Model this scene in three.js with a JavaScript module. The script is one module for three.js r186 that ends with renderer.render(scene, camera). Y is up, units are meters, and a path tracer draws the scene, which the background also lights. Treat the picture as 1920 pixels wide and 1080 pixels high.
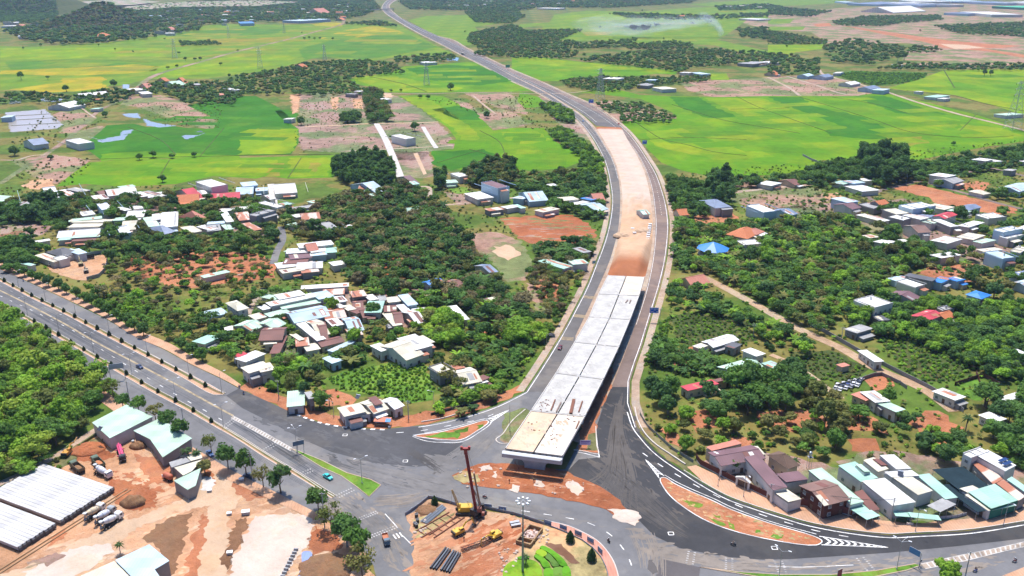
import * as THREE from 'three';
import { Sky } from 'three/addons/objects/Sky.js';
import { mergeGeometries } from 'three/addons/utils/BufferGeometryUtils.js';

// ---------------------------------------------------------------- camera, sky, sun, exposure
const FOCAL = 1614, EYE = 180, PITCH = Math.atan(600 / 1614);
const scene = new THREE.Scene();
const camera = new THREE.PerspectiveCamera(2 * Math.atan(540 / FOCAL) * 180 / Math.PI, 16 / 9, 1, 20000);
camera.position.set(0, EYE, 0);
camera.rotation.set(-PITCH, 0, 0);
scene.add(camera);

const SUN = new THREE.Vector3(-0.05, 1, -0.38).normalize();
const sky = new Sky(); sky.name = 'sky'; sky.scale.setScalar(18000); sky.userData.kind = 'structure';
sky.material.uniforms.sunPosition.value.copy(SUN);
sky.material.uniforms.turbidity.value = 8; sky.material.uniforms.rayleigh.value = 0.5;
sky.material.uniforms.mieCoefficient.value = 0.004;
scene.add(sky);
scene.environmentIntensity = 0.27;
const sun = new THREE.DirectionalLight(0xfff0d8, 4.7);
sun.position.copy(SUN).multiplyScalar(1500).add(new THREE.Vector3(0, 0, -600));
sun.target.position.set(0, 0, -600); scene.add(sun, sun.target); sun.name = 'sun';
sun.castShadow = true; sun.shadow.mapSize.set(4096, 4096);
Object.assign(sun.shadow.camera, { left: -700, right: 700, top: 700, bottom: -700, near: 10, far: 4000 });
scene.fog = new THREE.FogExp2(0xb9d4f2, 0.00005);
const renderer = new THREE.WebGLRenderer({ antialias: true });
renderer.setSize(1024, 576);
renderer.toneMapping = THREE.LinearToneMapping;
renderer.toneMappingExposure = 1.17;
renderer.shadowMap.enabled = true;

// ---------------------------------------------------------------- helpers
const V3 = THREE.Vector3, sP = Math.sin(PITCH), cP = Math.cos(PITCH);
let seed = 7;
const rnd = () => { seed = (seed + 0x6D2B79F5) | 0; let t = Math.imul(seed ^ (seed >>> 15), 1 | seed); t = t + Math.imul(t ^ (t >>> 7), 61 | t) ^ t; return ((t ^ (t >>> 14)) >>> 0) / 4294967296; };
const rr = (a, b) => a + (b - a) * rnd();
const pick = a => a[Math.floor(rnd() * a.length)];
// survey point: bearing and depression of a spot, carried to the plane at height h
const G = (x, y, h = 0) => {
  const u = (x - 960) / FOCAL, v = (y - 540) / FOCAL, dy = -sP - v * cP, t = (EYE - h) / -dy;
  return new V3(u * t, h, (-cP + v * sP) * t);
};
const pairs = a => { const o = []; for (let i = 0; i < a.length; i += 2) o.push([a[i], a[i + 1]]); return o; };
const GP = (a, h = 0) => pairs(a).map(p => G(p[0], p[1], h));
const pxPerM = p => FOCAL / (Math.hypot(p.x, p.y - EYE, p.z));
const names = {};
const numbered = n => { const k = names[n] = (names[n] ?? -1) + 1; return k ? `${n}_${String(k).padStart(3, '0')}` : n; };
function put(o, name, parent) {
  o.name = parent ? name : numbered(name); (parent || scene).add(o);
  o.castShadow = o.receiveShadow = true; return o;
}
const mesh = (name, geo, mat, parent) => put(new THREE.Mesh(geo, mat), name, parent);
function tag(o, label, category, group) { o.userData.label = label; o.userData.category = category; if (group) o.userData.group = group; return o; }
function thing(name, pos, turn, label, category, group) {
  const g = put(new THREE.Group(), name); g.position.copy(pos); g.rotation.y = turn || 0; return tag(g, label, category, group);
}
function struct(name, geo, mat, parent) { const m = mesh(name, geo, mat, parent); if (!parent) m.userData.kind = 'structure'; return m; }
const spline = (pts, closed, per = 6) => new THREE.CatmullRomCurve3(pts, closed, 'centripetal').getPoints(pts.length * per);
const turnOf = (a, b) => Math.atan2(-(b.z - a.z), b.x - a.x);      // rotation.y that carries +x onto a -> b
const ord = n => ['first', 'second', 'third', 'fourth', 'fifth', 'sixth', 'seventh', 'eighth', 'ninth', 'tenth', 'eleventh', 'twelfth', 'thirteenth', 'fourteenth', 'fifteenth', 'sixteenth', 'seventeenth', 'eighteenth', 'nineteenth', 'twentieth'][n] || `${n + 1}th`;

// flat polygon at height y; uv in metres
function flatGeo(P, y) {
  const c = P.map(p => new THREE.Vector2(p.x, -p.z));
  if (THREE.ShapeUtils.isClockWise(c)) { c.reverse(); }
  const f = THREE.ShapeUtils.triangulateShape(c, []), pos = [], uv = [], idx = [];
  for (const q of c) { pos.push(q.x, y, -q.y); uv.push(q.x, q.y); }
  for (const t of f) idx.push(...t);
  const g = new THREE.BufferGeometry();
  g.setAttribute('position', new THREE.Float32BufferAttribute(pos, 3)); g.setAttribute('uv', new THREE.Float32BufferAttribute(uv, 2));
  g.setIndex(idx); g.computeVertexNormals(); return g;
}
// raised slab of that outline: top at y, sides down to y0
function slabGeo(P, y, y0) {
  const top = flatGeo(P, y), pos = [], uv = [];
  const n = P.length; let s = 0;
  for (let i = 0; i < n; i++) {
    const a = P[i], b = P[(i + 1) % n], L = Math.hypot(b.x - a.x, b.z - a.z);
    pos.push(a.x, y, a.z, b.x, y, b.z, b.x, y0, b.z, a.x, y, a.z, b.x, y0, b.z, a.x, y0, a.z);
    uv.push(s, y, s + L, y, s + L, y0, s, y, s + L, y0, s, y0); s += L;
  }
  const g = new THREE.BufferGeometry();
  g.setAttribute('position', new THREE.Float32BufferAttribute(pos, 3)); g.setAttribute('uv', new THREE.Float32BufferAttribute(uv, 2)); g.computeVertexNormals();
  return mergeGeometries([top.toNonIndexed(), g]);
}
// roughened outline for patches of bare ground and weeds
function rough(P, amp, step = 4) {
  const out = [];
  for (let i = 0; i < P.length; i++) {
    const a = P[i], b = P[(i + 1) % P.length], L = a.distanceTo(b), n = Math.max(1, Math.min(90, Math.round(L / step)));
    const nx = -(b.z - a.z) / L, nz = (b.x - a.x) / L;
    for (let k = 0; k < n; k++) { const t = k / n, j = (rnd() - .5) * 1.7 * amp + amp * .7 * Math.sin(i * 2.1 + t * L * .5); out.push(new V3(a.x + (b.x - a.x) * t + nx * j, 0, a.z + (b.z - a.z) * t + nz * j)); }
  }
  return out;
}
// strip between two lines of points (resampled), at height y
function resample(P, n) { const c = new THREE.CurvePath(); for (let i = 1; i < P.length; i++) c.add(new THREE.LineCurve3(P[i - 1], P[i])); return c.getSpacedPoints(n); }
function bandGeo(A, B, y) {
  const n = A.length - 1, pos = [], uv = [], idx = [];
  for (let i = 0; i <= n; i++) { pos.push(A[i].x, y, A[i].z, B[i].x, y, B[i].z); uv.push(A[i].x, -A[i].z, B[i].x, -B[i].z); }
  for (let i = 0; i < n; i++) { const k = 2 * i; idx.push(k, k + 1, k + 2, k + 1, k + 3, k + 2); }
  const g = new THREE.BufferGeometry();
  g.setAttribute('position', new THREE.Float32BufferAttribute(pos, 3)); g.setAttribute('uv', new THREE.Float32BufferAttribute(uv, 2)); g.setIndex(idx);
  g.computeVertexNormals(); if (g.attributes.normal.getY(0) < 0) { for (let i = 0; i < idx.length; i += 3) [idx[i], idx[i + 1]] = [idx[i + 1], idx[i]]; g.setIndex(idx); g.computeVertexNormals(); }
  return g;
}
function offset(P, d) {   // shift a polyline sideways by d metres (d > 0: to the right of travel)
  return P.map((p, i) => { const a = P[Math.max(0, i - 1)], b = P[Math.min(P.length - 1, i + 1)], L = Math.hypot(b.x - a.x, b.z - a.z) || 1; return new V3(p.x - (b.z - a.z) / L * d, 0, p.z + (b.x - a.x) / L * d); });
}
const lineGeo = (P, w, y, d = 0) => bandGeo(offset(P, d - w / 2), offset(P, d + w / 2), y);
function dashGeos(P, w, y, on, off, d = 0) {
  const L = P.reduce((s, p, i) => i ? s + p.distanceTo(P[i - 1]) : 0, 0), Q = resample(P, Math.max(2, Math.round(L))), out = [];
  for (let i = 0; i + on < Q.length; i += on + off) out.push(lineGeo(Q.slice(i, i + on + 1), w, y, d));
  return out;
}
// extruded ribbon with height: a kerb or wall along a polyline
function wallGeo(P, w, y0, y1, d = 0) {
  const A = offset(P, d - w / 2), B = offset(P, d + w / 2), pos = [], uv = []; let s = 0;
  const quad = (a, ya, b, yb, c, yc, e, ye, L) => { pos.push(a.x, ya, a.z, b.x, yb, b.z, c.x, yc, c.z, a.x, ya, a.z, c.x, yc, c.z, e.x, ye, e.z); uv.push(s, ya, s + L, yb, s + L, yc, s, ya, s + L, yc, s, ye); };
  for (let i = 0; i < P.length - 1; i++) {
    const L = P[i].distanceTo(P[i + 1]);
    quad(A[i], y1, B[i], y1, B[i + 1], y1, A[i + 1], y1, w); quad(A[i], y0, A[i], y1, A[i + 1], y1, A[i + 1], y0, L); quad(B[i + 1], y0, B[i + 1], y1, B[i], y1, B[i], y0, L); s += L;
  }
  const n = P.length - 1; quad(B[0], y0, B[0], y1, A[0], y1, A[0], y0, w); quad(A[n], y0, A[n], y1, B[n], y1, B[n], y0, w);
  const g = new THREE.BufferGeometry(); g.setAttribute('position', new THREE.Float32BufferAttribute(pos, 3)); g.setAttribute('uv', new THREE.Float32BufferAttribute(uv, 2)); g.computeVertexNormals(); return g;
}
const box = (w, h, d, x = 0, y = 0, z = 0) => new THREE.BoxGeometry(w, h, d).translate(x, y, z);
const cyl = (r0, r1, h, x = 0, y = 0, z = 0, n = 8) => new THREE.CylinderGeometry(r1, r0, h, n).translate(x, y + h / 2, z);
const rod = (a, b, r, n = 6, r2 = r) => { const d = b.clone().sub(a), g = new THREE.CylinderGeometry(r2, r, d.length(), n); g.applyQuaternion(new THREE.Quaternion().setFromUnitVectors(new V3(0, 1, 0), d.clone().normalize())); return g.translate((a.x + b.x) / 2, (a.y + b.y) / 2, (a.z + b.z) / 2); };
const v = (x, y, z) => new V3(x, y, z);
const merge = a => { const n = a.map(g => g.index ? g.toNonIndexed() : g); return mergeGeometries(n); };
// a body of given side outline (x, y), width w across z, edges softened
const prof = (pts, w, bev = 0.06) => { const s = new THREE.Shape(); pts.forEach((p, i) => i ? s.lineTo(p[0], p[1]) : s.moveTo(p[0], p[1])); return new THREE.ExtrudeGeometry(s, { depth: w - 2 * bev, bevelEnabled: bev > 0, bevelSize: bev, bevelThickness: bev, bevelSegments: 1 }).translate(0, 0, -w / 2 + bev); };

// where trees may not stand: 2 m cells
const GX = 900, GZ0 = -1700, GW = 900, GH = 780, used = new Uint8Array(GW * GH);
const cell = (x, z) => { const i = Math.floor((x + GX) / 2), j = Math.floor((z - GZ0) / 2); return i < 0 || j < 0 || i >= GW || j >= GH ? -1 : j * GW + i; };
const inPoly = (x, z, P) => { let r = false; for (let i = 0, j = P.length - 1; i < P.length; j = i++) { const a = P[i], b = P[j]; if ((a.z > z) !== (b.z > z) && x < (b.x - a.x) * (z - a.z) / (b.z - a.z) + a.x) r = !r; } return r; };
const extent = P => { let x0 = 1e9, x1 = -1e9, z0 = 1e9, z1 = -1e9; for (const p of P) { x0 = Math.min(x0, p.x); x1 = Math.max(x1, p.x); z0 = Math.min(z0, p.z); z1 = Math.max(z1, p.z); } return [x0, x1, z0, z1]; };
function block(P, m = 1) {
  const [x0, x1, z0, z1] = extent(P);
  for (let x = x0 - m; x <= x1 + m; x += 1.5) for (let z = z0 - m; z <= z1 + m; z += 1.5) {
    const c = cell(x, z); if (c < 0 || used[c]) continue;
    if (inPoly(x, z, P) || (m > 0 && (inPoly(x + m, z, P) || inPoly(x - m, z, P) || inPoly(x, z + m, P) || inPoly(x, z - m, P)))) used[c] = 1;
  }
}
const free = (x, z) => { const c = cell(x, z); return c < 0 || !used[c]; };

// ---------------------------------------------------------------- textures: grain and stains, as multipliers of the base colour
function fbm(size, first, octaves, gain, sd) {
  let s = sd; const r = () => { s = Math.imul(s ^ (s >>> 15), 0x2c1b3c6d) + 0x9E3779B9 | 0; let t = Math.imul(s ^ (s >>> 13), 0x297a2d39); return ((t ^ (t >>> 16)) >>> 0) / 4294967296; };
  const out = new Float32Array(size * size); let amp = 1, tot = 0, n = first;
  for (let o = 0; o < octaves && n <= size; o++, n *= 2, amp *= gain) {
    const L = new Float32Array(n * n); for (let i = 0; i < L.length; i++) L[i] = r() * 2 - 1;
    tot += amp * .5; const k = n / size;
    for (let y = 0; y < size; y++) {
      const fy = y * k, y0 = Math.floor(fy), ty = fy - y0, sy = ty * ty * (3 - 2 * ty), r0 = y0 % n * n, r1 = (y0 + 1) % n * n;
      for (let x = 0; x < size; x++) {
        const fx = x * k, x0 = Math.floor(fx), tx = fx - x0, sx = tx * tx * (3 - 2 * tx), a = x0 % n, b = (x0 + 1) % n;
        const p = L[r0 + a] + (L[r0 + b] - L[r0 + a]) * sx, q = L[r1 + a] + (L[r1 + b] - L[r1 + a]) * sx;
        out[y * size + x] += amp * (p + (q - p) * sy);
      }
    }
  }
  for (let i = 0; i < out.length; i++) out[i] /= tot;
  return out;
}
function tex(size, metres, f, wide = 1) {
  const d = new Uint8Array(size * size * 4);
  for (let i = 0; i < size * size; i++) { const c = f(i, i % size, Math.floor(i / size)); d[i * 4] = Math.max(0, Math.min(255, c[0] * 200)); d[i * 4 + 1] = Math.max(0, Math.min(255, c[1] * 200)); d[i * 4 + 2] = Math.max(0, Math.min(255, c[2] * 200)); d[i * 4 + 3] = 255; }
  const t = new THREE.DataTexture(d, size, size, THREE.RGBAFormat); t.wrapS = t.wrapT = THREE.RepeatWrapping; t.magFilter = THREE.LinearFilter; t.minFilter = THREE.LinearMipmapLinearFilter; t.generateMipmaps = true; t.needsUpdate = true;
  t.repeat.set(1 / metres, 1 / (metres * wide)); return t;
}
const big = fbm(1024, 4, 9, .62, 11), fineN = fbm(512, 16, 6, .75, 23), mid = fbm(512, 4, 8, .6, 37), mid2 = fbm(512, 4, 8, .6, 59);
const at5 = (a, x, y) => a[(y & 511) * 512 + (x & 511)];
const sm = (a, b, x) => { const t = Math.max(0, Math.min(1, (x - a) / (b - a))); return t * t * (3 - 2 * t); };
const T = {};
T.asphalt = tex(1024, 90, (i, x, y) => { const b = big[i], d = sm(.15, .6, at5(mid, x >> 1, y >> 1)), g = 1 + .10 * at5(fineN, x, y) + .13 * b; return [g * (1 + .28 * d), g * (1 + .22 * d), g * (1 + .13 * d)]; });
T.soil = tex(1024, 70, (i, x, y) => { const b = big[i], d = sm(-.1, .6, at5(mid, x >> 1, y >> 1)), g = 1 + .16 * at5(fineN, x, y) + .2 * b; return [g * (1 + .02 * d), g * (1 + .16 * d), g * (1 + .3 * d)]; });
T.pale = tex(512, 40, (i, x, y) => { const g = 1 + .07 * fineN[i] + .08 * mid[i], d = sm(.1, .6, mid2[i]); return [g, g * (1 - .05 * d), g * (1 - .12 * d)]; });
T.rice = tex(1024, 170, (i, x, y) => { const d = sm(-.2, .65, at5(mid2, x >> 1, y >> 1)), e = sm(.2, .55, at5(mid, y >> 1, x >> 1)), b = big[i], row = ((x + (at5(mid, x, y) * 6 | 0)) % 16) < 2 ? .93 : 1, g = row * (1 + .13 * at5(fineN, x, y) + .16 * b); return [g * (.82 + .42 * d + .2 * e), g * (.93 + .12 * d), g * (.8 + .3 * e)]; });
T.grass = tex(1024, 60, (i, x, y) => { const d = sm(0, .7, at5(mid, x >> 1, y >> 1)), b = big[i], g = 1 + .3 * at5(fineN, x, y) + .25 * b; return [g * (.8 + .7 * d), g * (.9 + .2 * d), g * (.8 + .3 * d)]; });
T.dry = tex(1024, 180, (i, x, y) => { const d = sm(-.15, .35, big[i]), e = sm(.1, .6, at5(mid2, x >> 1, y >> 1)), g = 1 + .28 * at5(fineN, x, y) + .15 * at5(mid, x, y); return [g * (1.15 - .62 * d + .25 * e), g * (1 - .12 * d + .1 * e), g * (1 - .52 * d + .15 * e)]; });
T.concrete = tex(512, 16, (i, x, y) => { const s = at5(mid, x >> 3, y), g = 1 + .1 * fineN[i] + .15 * mid2[i] + .08 * s; return [g, g * .995, g * .98]; });
T.roof = tex(512, 14, (i, x, y) => { const seam = (x % 37) < 3 ? .8 : 1, sheet = 1 + .1 * Math.sin(Math.floor(x / 37) * 12.9898 + Math.floor(y / 170) * 4.1), s = at5(mid, x, y >> 3), g = seam * sheet * (1 + .05 * s + .03 * fineN[i]), r = sm(.25, .8, at5(mid2, x, y >> 2)); return [g, g * (1 - .06 * r), g * (1 - .11 * r)]; });
T.rust = tex(512, 14, (i, x, y) => { const seam = (x % 37) < 3 ? .85 : 1, r = sm(-.15, .35, at5(mid, x, y >> 3) + .35 * Math.sin(Math.floor(x / 74) * 7.7)), g = seam * (1 + .08 * fineN[i]); return [g * (1 - .35 * r), g * (1 - .68 * r), g * (1 - .78 * r)]; });
T.tile = tex(256, 6, (i, x, y) => { const s = (y % 16) < 4 ? .84 : 1, g = s * (1 + .12 * fineN[(y * 512) + x] + .1 * mid[(y * 512) + x]); return [g, g * .98, g * .96]; });
T.wall = tex(512, 12, (i, x, y) => { const s = at5(mid, x, y >> 3), g = 1 + .05 * fineN[i] + .09 * s + .05 * mid2[i]; return [g, g * .99, g * .97]; });
T.brick = tex(512, 18, (i, x, y) => { const j = ((x % 14) < 1 || (y % 14) < 1) ? .9 : 1, k = Math.sin(Math.floor(x / 14) * 91.7 + Math.floor(y / 14) * 37.3) * .07, g = j * (1 + k + .12 * mid[i] + .05 * fineN[i]); return [g, g * (1 + .06 * mid2[i]), g * (1 + .1 * mid2[i])]; });
T.bump = tex(512, 9, (i) => { const g = .62 + .3 * mid[i] + .22 * fineN[i]; return [g, g, g]; });
T.paint = tex(512, 14, (i) => { const w = sm(.05, .5, mid[i] + .5 * fineN[i]), g = 1 - .35 * w; return [g, g * .99, g * .97]; });
const mats = {};
function M(r, g, b, map, rough = .9, metal = 0, extra) {
  const key = [r, g, b, map, rough, metal, JSON.stringify(extra || 0)].join();
  if (mats[key]) return mats[key];
  const m = rough >= .85 ? new THREE.MeshPhysicalMaterial({ roughness: rough, metalness: metal, side: THREE.DoubleSide, specularIntensity: .2, ...extra }) : new THREE.MeshStandardMaterial({ roughness: rough, metalness: metal, side: THREE.DoubleSide, ...extra });
  m.color.setRGB(r * (map ? 1.275 : 1), g * (map ? 1.275 : 1), b * (map ? 1.275 : 1)); if (map) m.map = T[map];
  return mats[key] = m;
}
const K = {
  asphalt: M(.158, .157, .16, 'asphalt'), asphaltNew: M(.053, .053, .056, 'asphalt'), asphaltMid: M(.132, .124, .12, 'asphalt'), asphaltBrown: M(.19, .142, .122, 'asphalt'),
  dust: M(.40, .29, .21, 'soil'), peach: M(.49, .27, .15, 'soil'), sand: M(.51, .36, .24, 'pale'), pale: M(.54, .45, .375, 'pale'), red: M(.34, .115, .05, 'soil'), orange: M(.40, .155, .075, 'soil'), brown: M(.21, .11, .058, 'soil'),
  track: M(.41, .275, .17, 'soil'), drySoil: M(.30, .21, .15, 'dry'), lot: M(.27, .2, .155, 'dry'), weeds: M(.15, .15, .04, 'dry'), scrub: M(.07, .085, .025, 'grass'), lawn: M(.12, .22, .03, 'grass'), verge: M(.17, .15, .07, 'grass'), tan: M(.40, .29, .15, 'grass'),
  white: M(.78, .78, .76, 'paint', .7), yellow: M(.46, .34, .18, 'paint', .8), kerb: M(.55, .5, .45, 'concrete'), walk: M(.50, .30, .19, 'brick'), concrete: M(.50, .48, .45, 'concrete'), deck: M(.46, .45, .425, 'concrete'), girder: M(.36, .37, .38, 'concrete'),
  steel: M(.32, .33, .35, null, .45, .7), galv: M(.42, .44, .46, null, .5, .6), black: M(.02, .02, .022, null, .6), rubber: M(.025, .025, .025, null, .9), glass: M(.03, .04, .05, null, .12), water: M(.22, .27, .26, null, .06), rusty: M(.20, .08, .045, 'concrete', .8, .2), wood: M(.3, .2, .11, 'concrete'), lamp: M(.75, .77, .8, null, .3), yellowPaint: M(.62, .38, .03, null, .45), redPaint: M(.32, .035, .03, null, .5), pink: M(.6, .05, .16, null, .45), bluePaint: M(.02, .13, .55, null, .5), whitePaint: M(.74, .74, .72, null, .4), greenPaint: M(.09, .14, .09, null, .5), tin: M(.68, .68, .67, 'roof', .5)
};
for (const k of ['peach', 'red', 'orange', 'brown', 'dust', 'sand', 'track', 'drySoil', 'lot', 'pale']) { K[k].bumpMap = T.bump; K[k].bumpScale = k === 'pale' || k === 'sand' ? .25 : .5; }

// ---------------------------------------------------------------- ground, fields, water
const groundGeo = new THREE.PlaneGeometry(16000, 12400, 1, 1).rotateX(-Math.PI / 2).translate(0, 0, -5900);
{ const p = groundGeo.attributes.position, u = groundGeo.attributes.uv; for (let i = 0; i < p.count; i++) u.setXY(i, p.getX(i), -p.getZ(i)); }
struct('ground', groundGeo, K.weeds);
const sheet = (name, a, mat, y, jag = 0, step = 4, blk = false) => {
  let P = GP(a); if (jag) P = rough(P, jag, step); if (blk) block(P, 1); return struct(name, flatGeo(P, y), mat);
};
const rice = { b: M(.105, .23, .004, 'rice'), y: M(.17, .265, .006, 'rice'), Y: M(.30, .27, .014, 'rice'), d: M(.04, .155, .006, 'rice'), f: M(.135, .225, .014, 'rice'), g: M(.08, .185, .016, 'rice'), o: M(.22, .21, .022, 'rice') };
const RICE = [
  ['f', .04, 0,86,60,88,130,84,200,80,260,73,320,64,365,56,380,48,430,45,500,46,560,46,600,46,640,47,690,40,722,38,745,45,790,70,830,92,850,100,835,103,790,104,740,107,690,115,650,112,600,105,560,118,520,128,480,135,430,142,380,148,300,147,270,150,230,160,205,160,190,170,160,172,130,172,80,175,60,165,0,170],
  ['Y', .10, 0,133,120,128,200,122,260,121,300,125,290,133,240,138,190,140,120,142,0,139], ['Y', .10, 15,168,70,160,115,155,115,147,190,143,200,150,190,155,205,165,130,172,90,173],
  ['o', .10, 310,78,330,74,420,72,480,72,480,79,400,82,330,88,310,88], ['Y', .10, 600,72,640,58,700,48,740,55,760,62,700,66,660,73,610,75], ['Y', .10, 585,46,610,42,640,43,642,50,600,52], ['o', .1, 480,72,540,68,560,75,500,80,480,80],
  ['g', .12, 10,117,60,115,130,112,220,112,280,117,230,122,120,127,20,131], ['g', .10, 560,92,620,76,700,66,770,66,800,80,820,88,760,100,680,112,620,105,570,112], ['y', .1, 0,90,80,92,160,88,260,90,330,92,300,105,180,108,80,112,0,108], ['g', .1, 330,64,400,55,480,50,540,50,520,62,440,68,360,72], ['y', .1, 270,128,330,118,420,108,480,104,560,106,530,120,460,132,380,140,300,142],
  ['b', .04, 650,148,690,143,730,135,760,124,830,120,870,117,900,117,940,130,965,150,1000,170,960,172,880,173,790,174,705,173,695,163,660,155], ['y', .08, 660,146,700,140,740,142,800,155,870,165,850,172,780,173,720,170], ['d', .08, 760,128,840,122,900,124,940,140,960,152,900,160,850,158,800,148],
  ['f', .04, 765,38,800,30,880,28,930,25,960,30,955,42,890,50,905,70,880,85,860,85,820,68], ['f', .04, 970,54,975,45,1030,42,1040,27,1100,20,1200,22,1300,14,1440,12,1440,35,1400,38,1370,60,1345,75,1440,96,1440,104,1400,100,1340,85,1290,83,1230,80,1160,82,1140,76,1060,76,1030,75,1050,58,1010,48],
  ['y', .1, 1045,30,1140,25,1260,22,1250,32,1150,38,1060,40], ['o', .1, 1090,60,1150,60,1140,66,1100,67], ['f', .04, 1290,8,1400,0,1560,-3,1600,4,1500,10,1440,11,1330,12], ['f', .04, 1440,36,1490,35,1480,44,1440,45], ['f', .04, 1440,50,1510,50,1505,56,1440,57],
  ['b', .04, 960,108,1010,107,1060,112,1090,116,1150,121,1220,128,1270,132,1268,140,1230,138,1180,144,1120,142,1050,152,1010,152,960,131], ['y', .08, 960,109,1010,108,1090,117,1180,126,1260,133,1250,138,1160,132,1060,125,980,120], ['y', .04, 1325,138,1362,138,1368,150,1335,150],
  ['b', .04, 1080,172,1110,168,1150,166,1200,178,1260,180,1350,182,1440,180,1500,180,1600,180,1640,175,1670,176,1750,195,1830,215,1920,243,1940,262,1850,275,1770,290,1720,300,1680,315,1600,305,1540,300,1535,312,1500,322,1440,328,1380,330,1330,330,1280,320,1240,305,1215,280,1200,262,1175,240,1165,228,1270,222,1260,210,1200,185],
  ['d', .08, 1255,182,1310,182,1340,200,1380,218,1340,225,1300,212,1275,200], ['d', .08, 1440,182,1500,182,1530,200,1580,210,1620,220,1660,240,1700,255,1640,262,1560,255,1545,245,1590,240,1520,215,1470,195], ['d', .08, 1600,182,1660,180,1720,200,1780,215,1740,215,1680,212], ['y', .08, 1680,219,1740,215,1800,225,1790,240,1720,235], ['y', .08, 1320,184,1430,184,1480,205,1540,232,1520,245,1430,230,1385,214], ['y', .08, 1210,248,1280,240,1330,262,1420,285,1400,300,1300,290,1230,275], ['o', .1, 1660,258,1720,252,1740,268,1690,275], ['b', .08, 1290,300,1400,295,1500,300,1480,318,1380,326,1310,318], ['y', .08, 1800,232,1880,240,1920,255,1880,262,1800,258],
  ['y', .04, 1665,165,1720,150,1770,132,1850,130,1940,130,1940,222,1870,200,1790,178,1700,170], ['b', .08, 1770,150,1850,148,1940,160,1940,190,1860,180,1790,165], ['d', .06, 1568,140,1600,133,1740,137,1735,145,1700,155,1640,160,1600,152], ['y', .04, 1440,84,1545,83,1540,92,1490,98,1485,106,1440,105],
  ['d', .05, 350,198,440,180,480,180,520,200,538,215,545,220,545,232,560,242,560,268,545,290,450,292,320,294,240,298,190,300,150,270,165,265,190,245,200,235,250,232,275,238,330,237,350,240,400,242,410,225,380,210], ['y', .09, 450,248,480,240,560,242,555,270,545,288,450,290], ['b', .08, 190,290,240,284,320,286,450,292,440,300,330,297,240,300,190,303], ['d', .09, 180,268,260,262,380,265,440,275,440,285,330,282,220,285],
  ['b', .05, 130,330,165,305,250,299,420,297,520,294,560,292,660,291,680,293,640,310,625,333,540,335,500,330,480,335,400,330,330,345,240,350,160,345,105,350], ['y', .09, 300,310,380,306,460,300,520,300,515,320,470,330,400,326,330,328], ['o', .1, 505,308,535,306,525,330,500,332], ['o', .1, 580,306,600,305,595,322,578,320], ['y', .09, 540,296,625,296,615,330,545,332],
  ['b', .05, 745,180,790,178,830,180,850,190,860,195,870,205,905,225,925,245,960,240,1020,240,1040,265,1060,275,1090,290,1085,305,1060,315,1000,320,960,318,930,312,880,310,870,320,820,310,808,285,830,283,850,280,855,260,840,240,800,210,770,190], ['d', .09, 810,283,850,283,905,280,935,292,885,308,850,320,815,308], ['d', .09, 810,205,860,198,895,210,900,225,860,225], ['y', .09, 750,180,800,182,850,215,890,245,900,262,870,268,850,240,790,205], ['y', .09, 940,248,1010,246,1030,262,1000,270,950,268],
  ['b', .05, 975,172,1010,182,1030,198,985,203,970,190], ['d', .05, 540,235,560,215,540,205,515,208]
];
for (const [k, y, ...a] of RICE) sheet('rice_field', a, rice[k], y, y > .05 ? 2.2 : 0, 9);
const bund = (a, w = .9) => struct('field_bund', wallGeo(spline(GP(a), false, 4), w, 0, .3), K.scrub);
[[1190,228,1215,245,1245,262,1290,272,1340,285,1400,292], [1260,196,1310,212,1360,226,1440,240,1500,250], [1380,180,1420,200,1480,222,1560,250], [1500,182,1560,200,1640,225,1720,250,1820,258,1900,255], [1560,182,1640,195,1700,212], [1800,245,1830,215], [1440,205,1480,202], [1370,205,1440,203], [1700,170,1780,178,1850,195,1940,212], [1790,165,1770,132], [150,300,260,296,400,293,560,289], [375,293,395,270,420,240], [540,334,565,296], [300,330,318,300], [1200,262,1290,258,1400,262], [620,290,560,290], [240,238,300,262,330,290], [900,245,935,265,950,300], [880,280,930,295,960,318], [820,305,905,280], [700,145,760,158,800,172], [60,115,160,112,280,117], [120,128,240,122], [280,108,350,108,410,104], [560,118,620,118,690,115]].forEach(a => bund(a, a[1] < 180 ? 2 : .9));
// water lying on fields and in ponds
[[10,211,84,205,118,234,108,241,20,248], [228,214,258,212,264,222,240,220], [268,222,285,228,300,232,330,236,300,239,276,236], [230,245,250,243,245,250,225,254], [215,256,240,252,232,262,190,268,180,264], [340,255,375,245,385,250,350,262], [20,182,40,183,38,194,18,195], [85,183,118,186,112,191,70,190], [230,158,243,159,242,166,230,166], [835,108,860,108,858,114,838,114]].forEach((a, i) => sheet('pond', a, i === 0 ? M(.34, .31, .27, null, .25) : M(.25, .29, .27, null, .15), .12, 1.2, 3));
for (let k = 0; k < 3; k++) struct('pond_bank', wallGeo(GP([[22,218,92,214], [20,226,104,221], [20,236,112,231]][k]), .7, 0, .5), K.drySoil);

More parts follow.
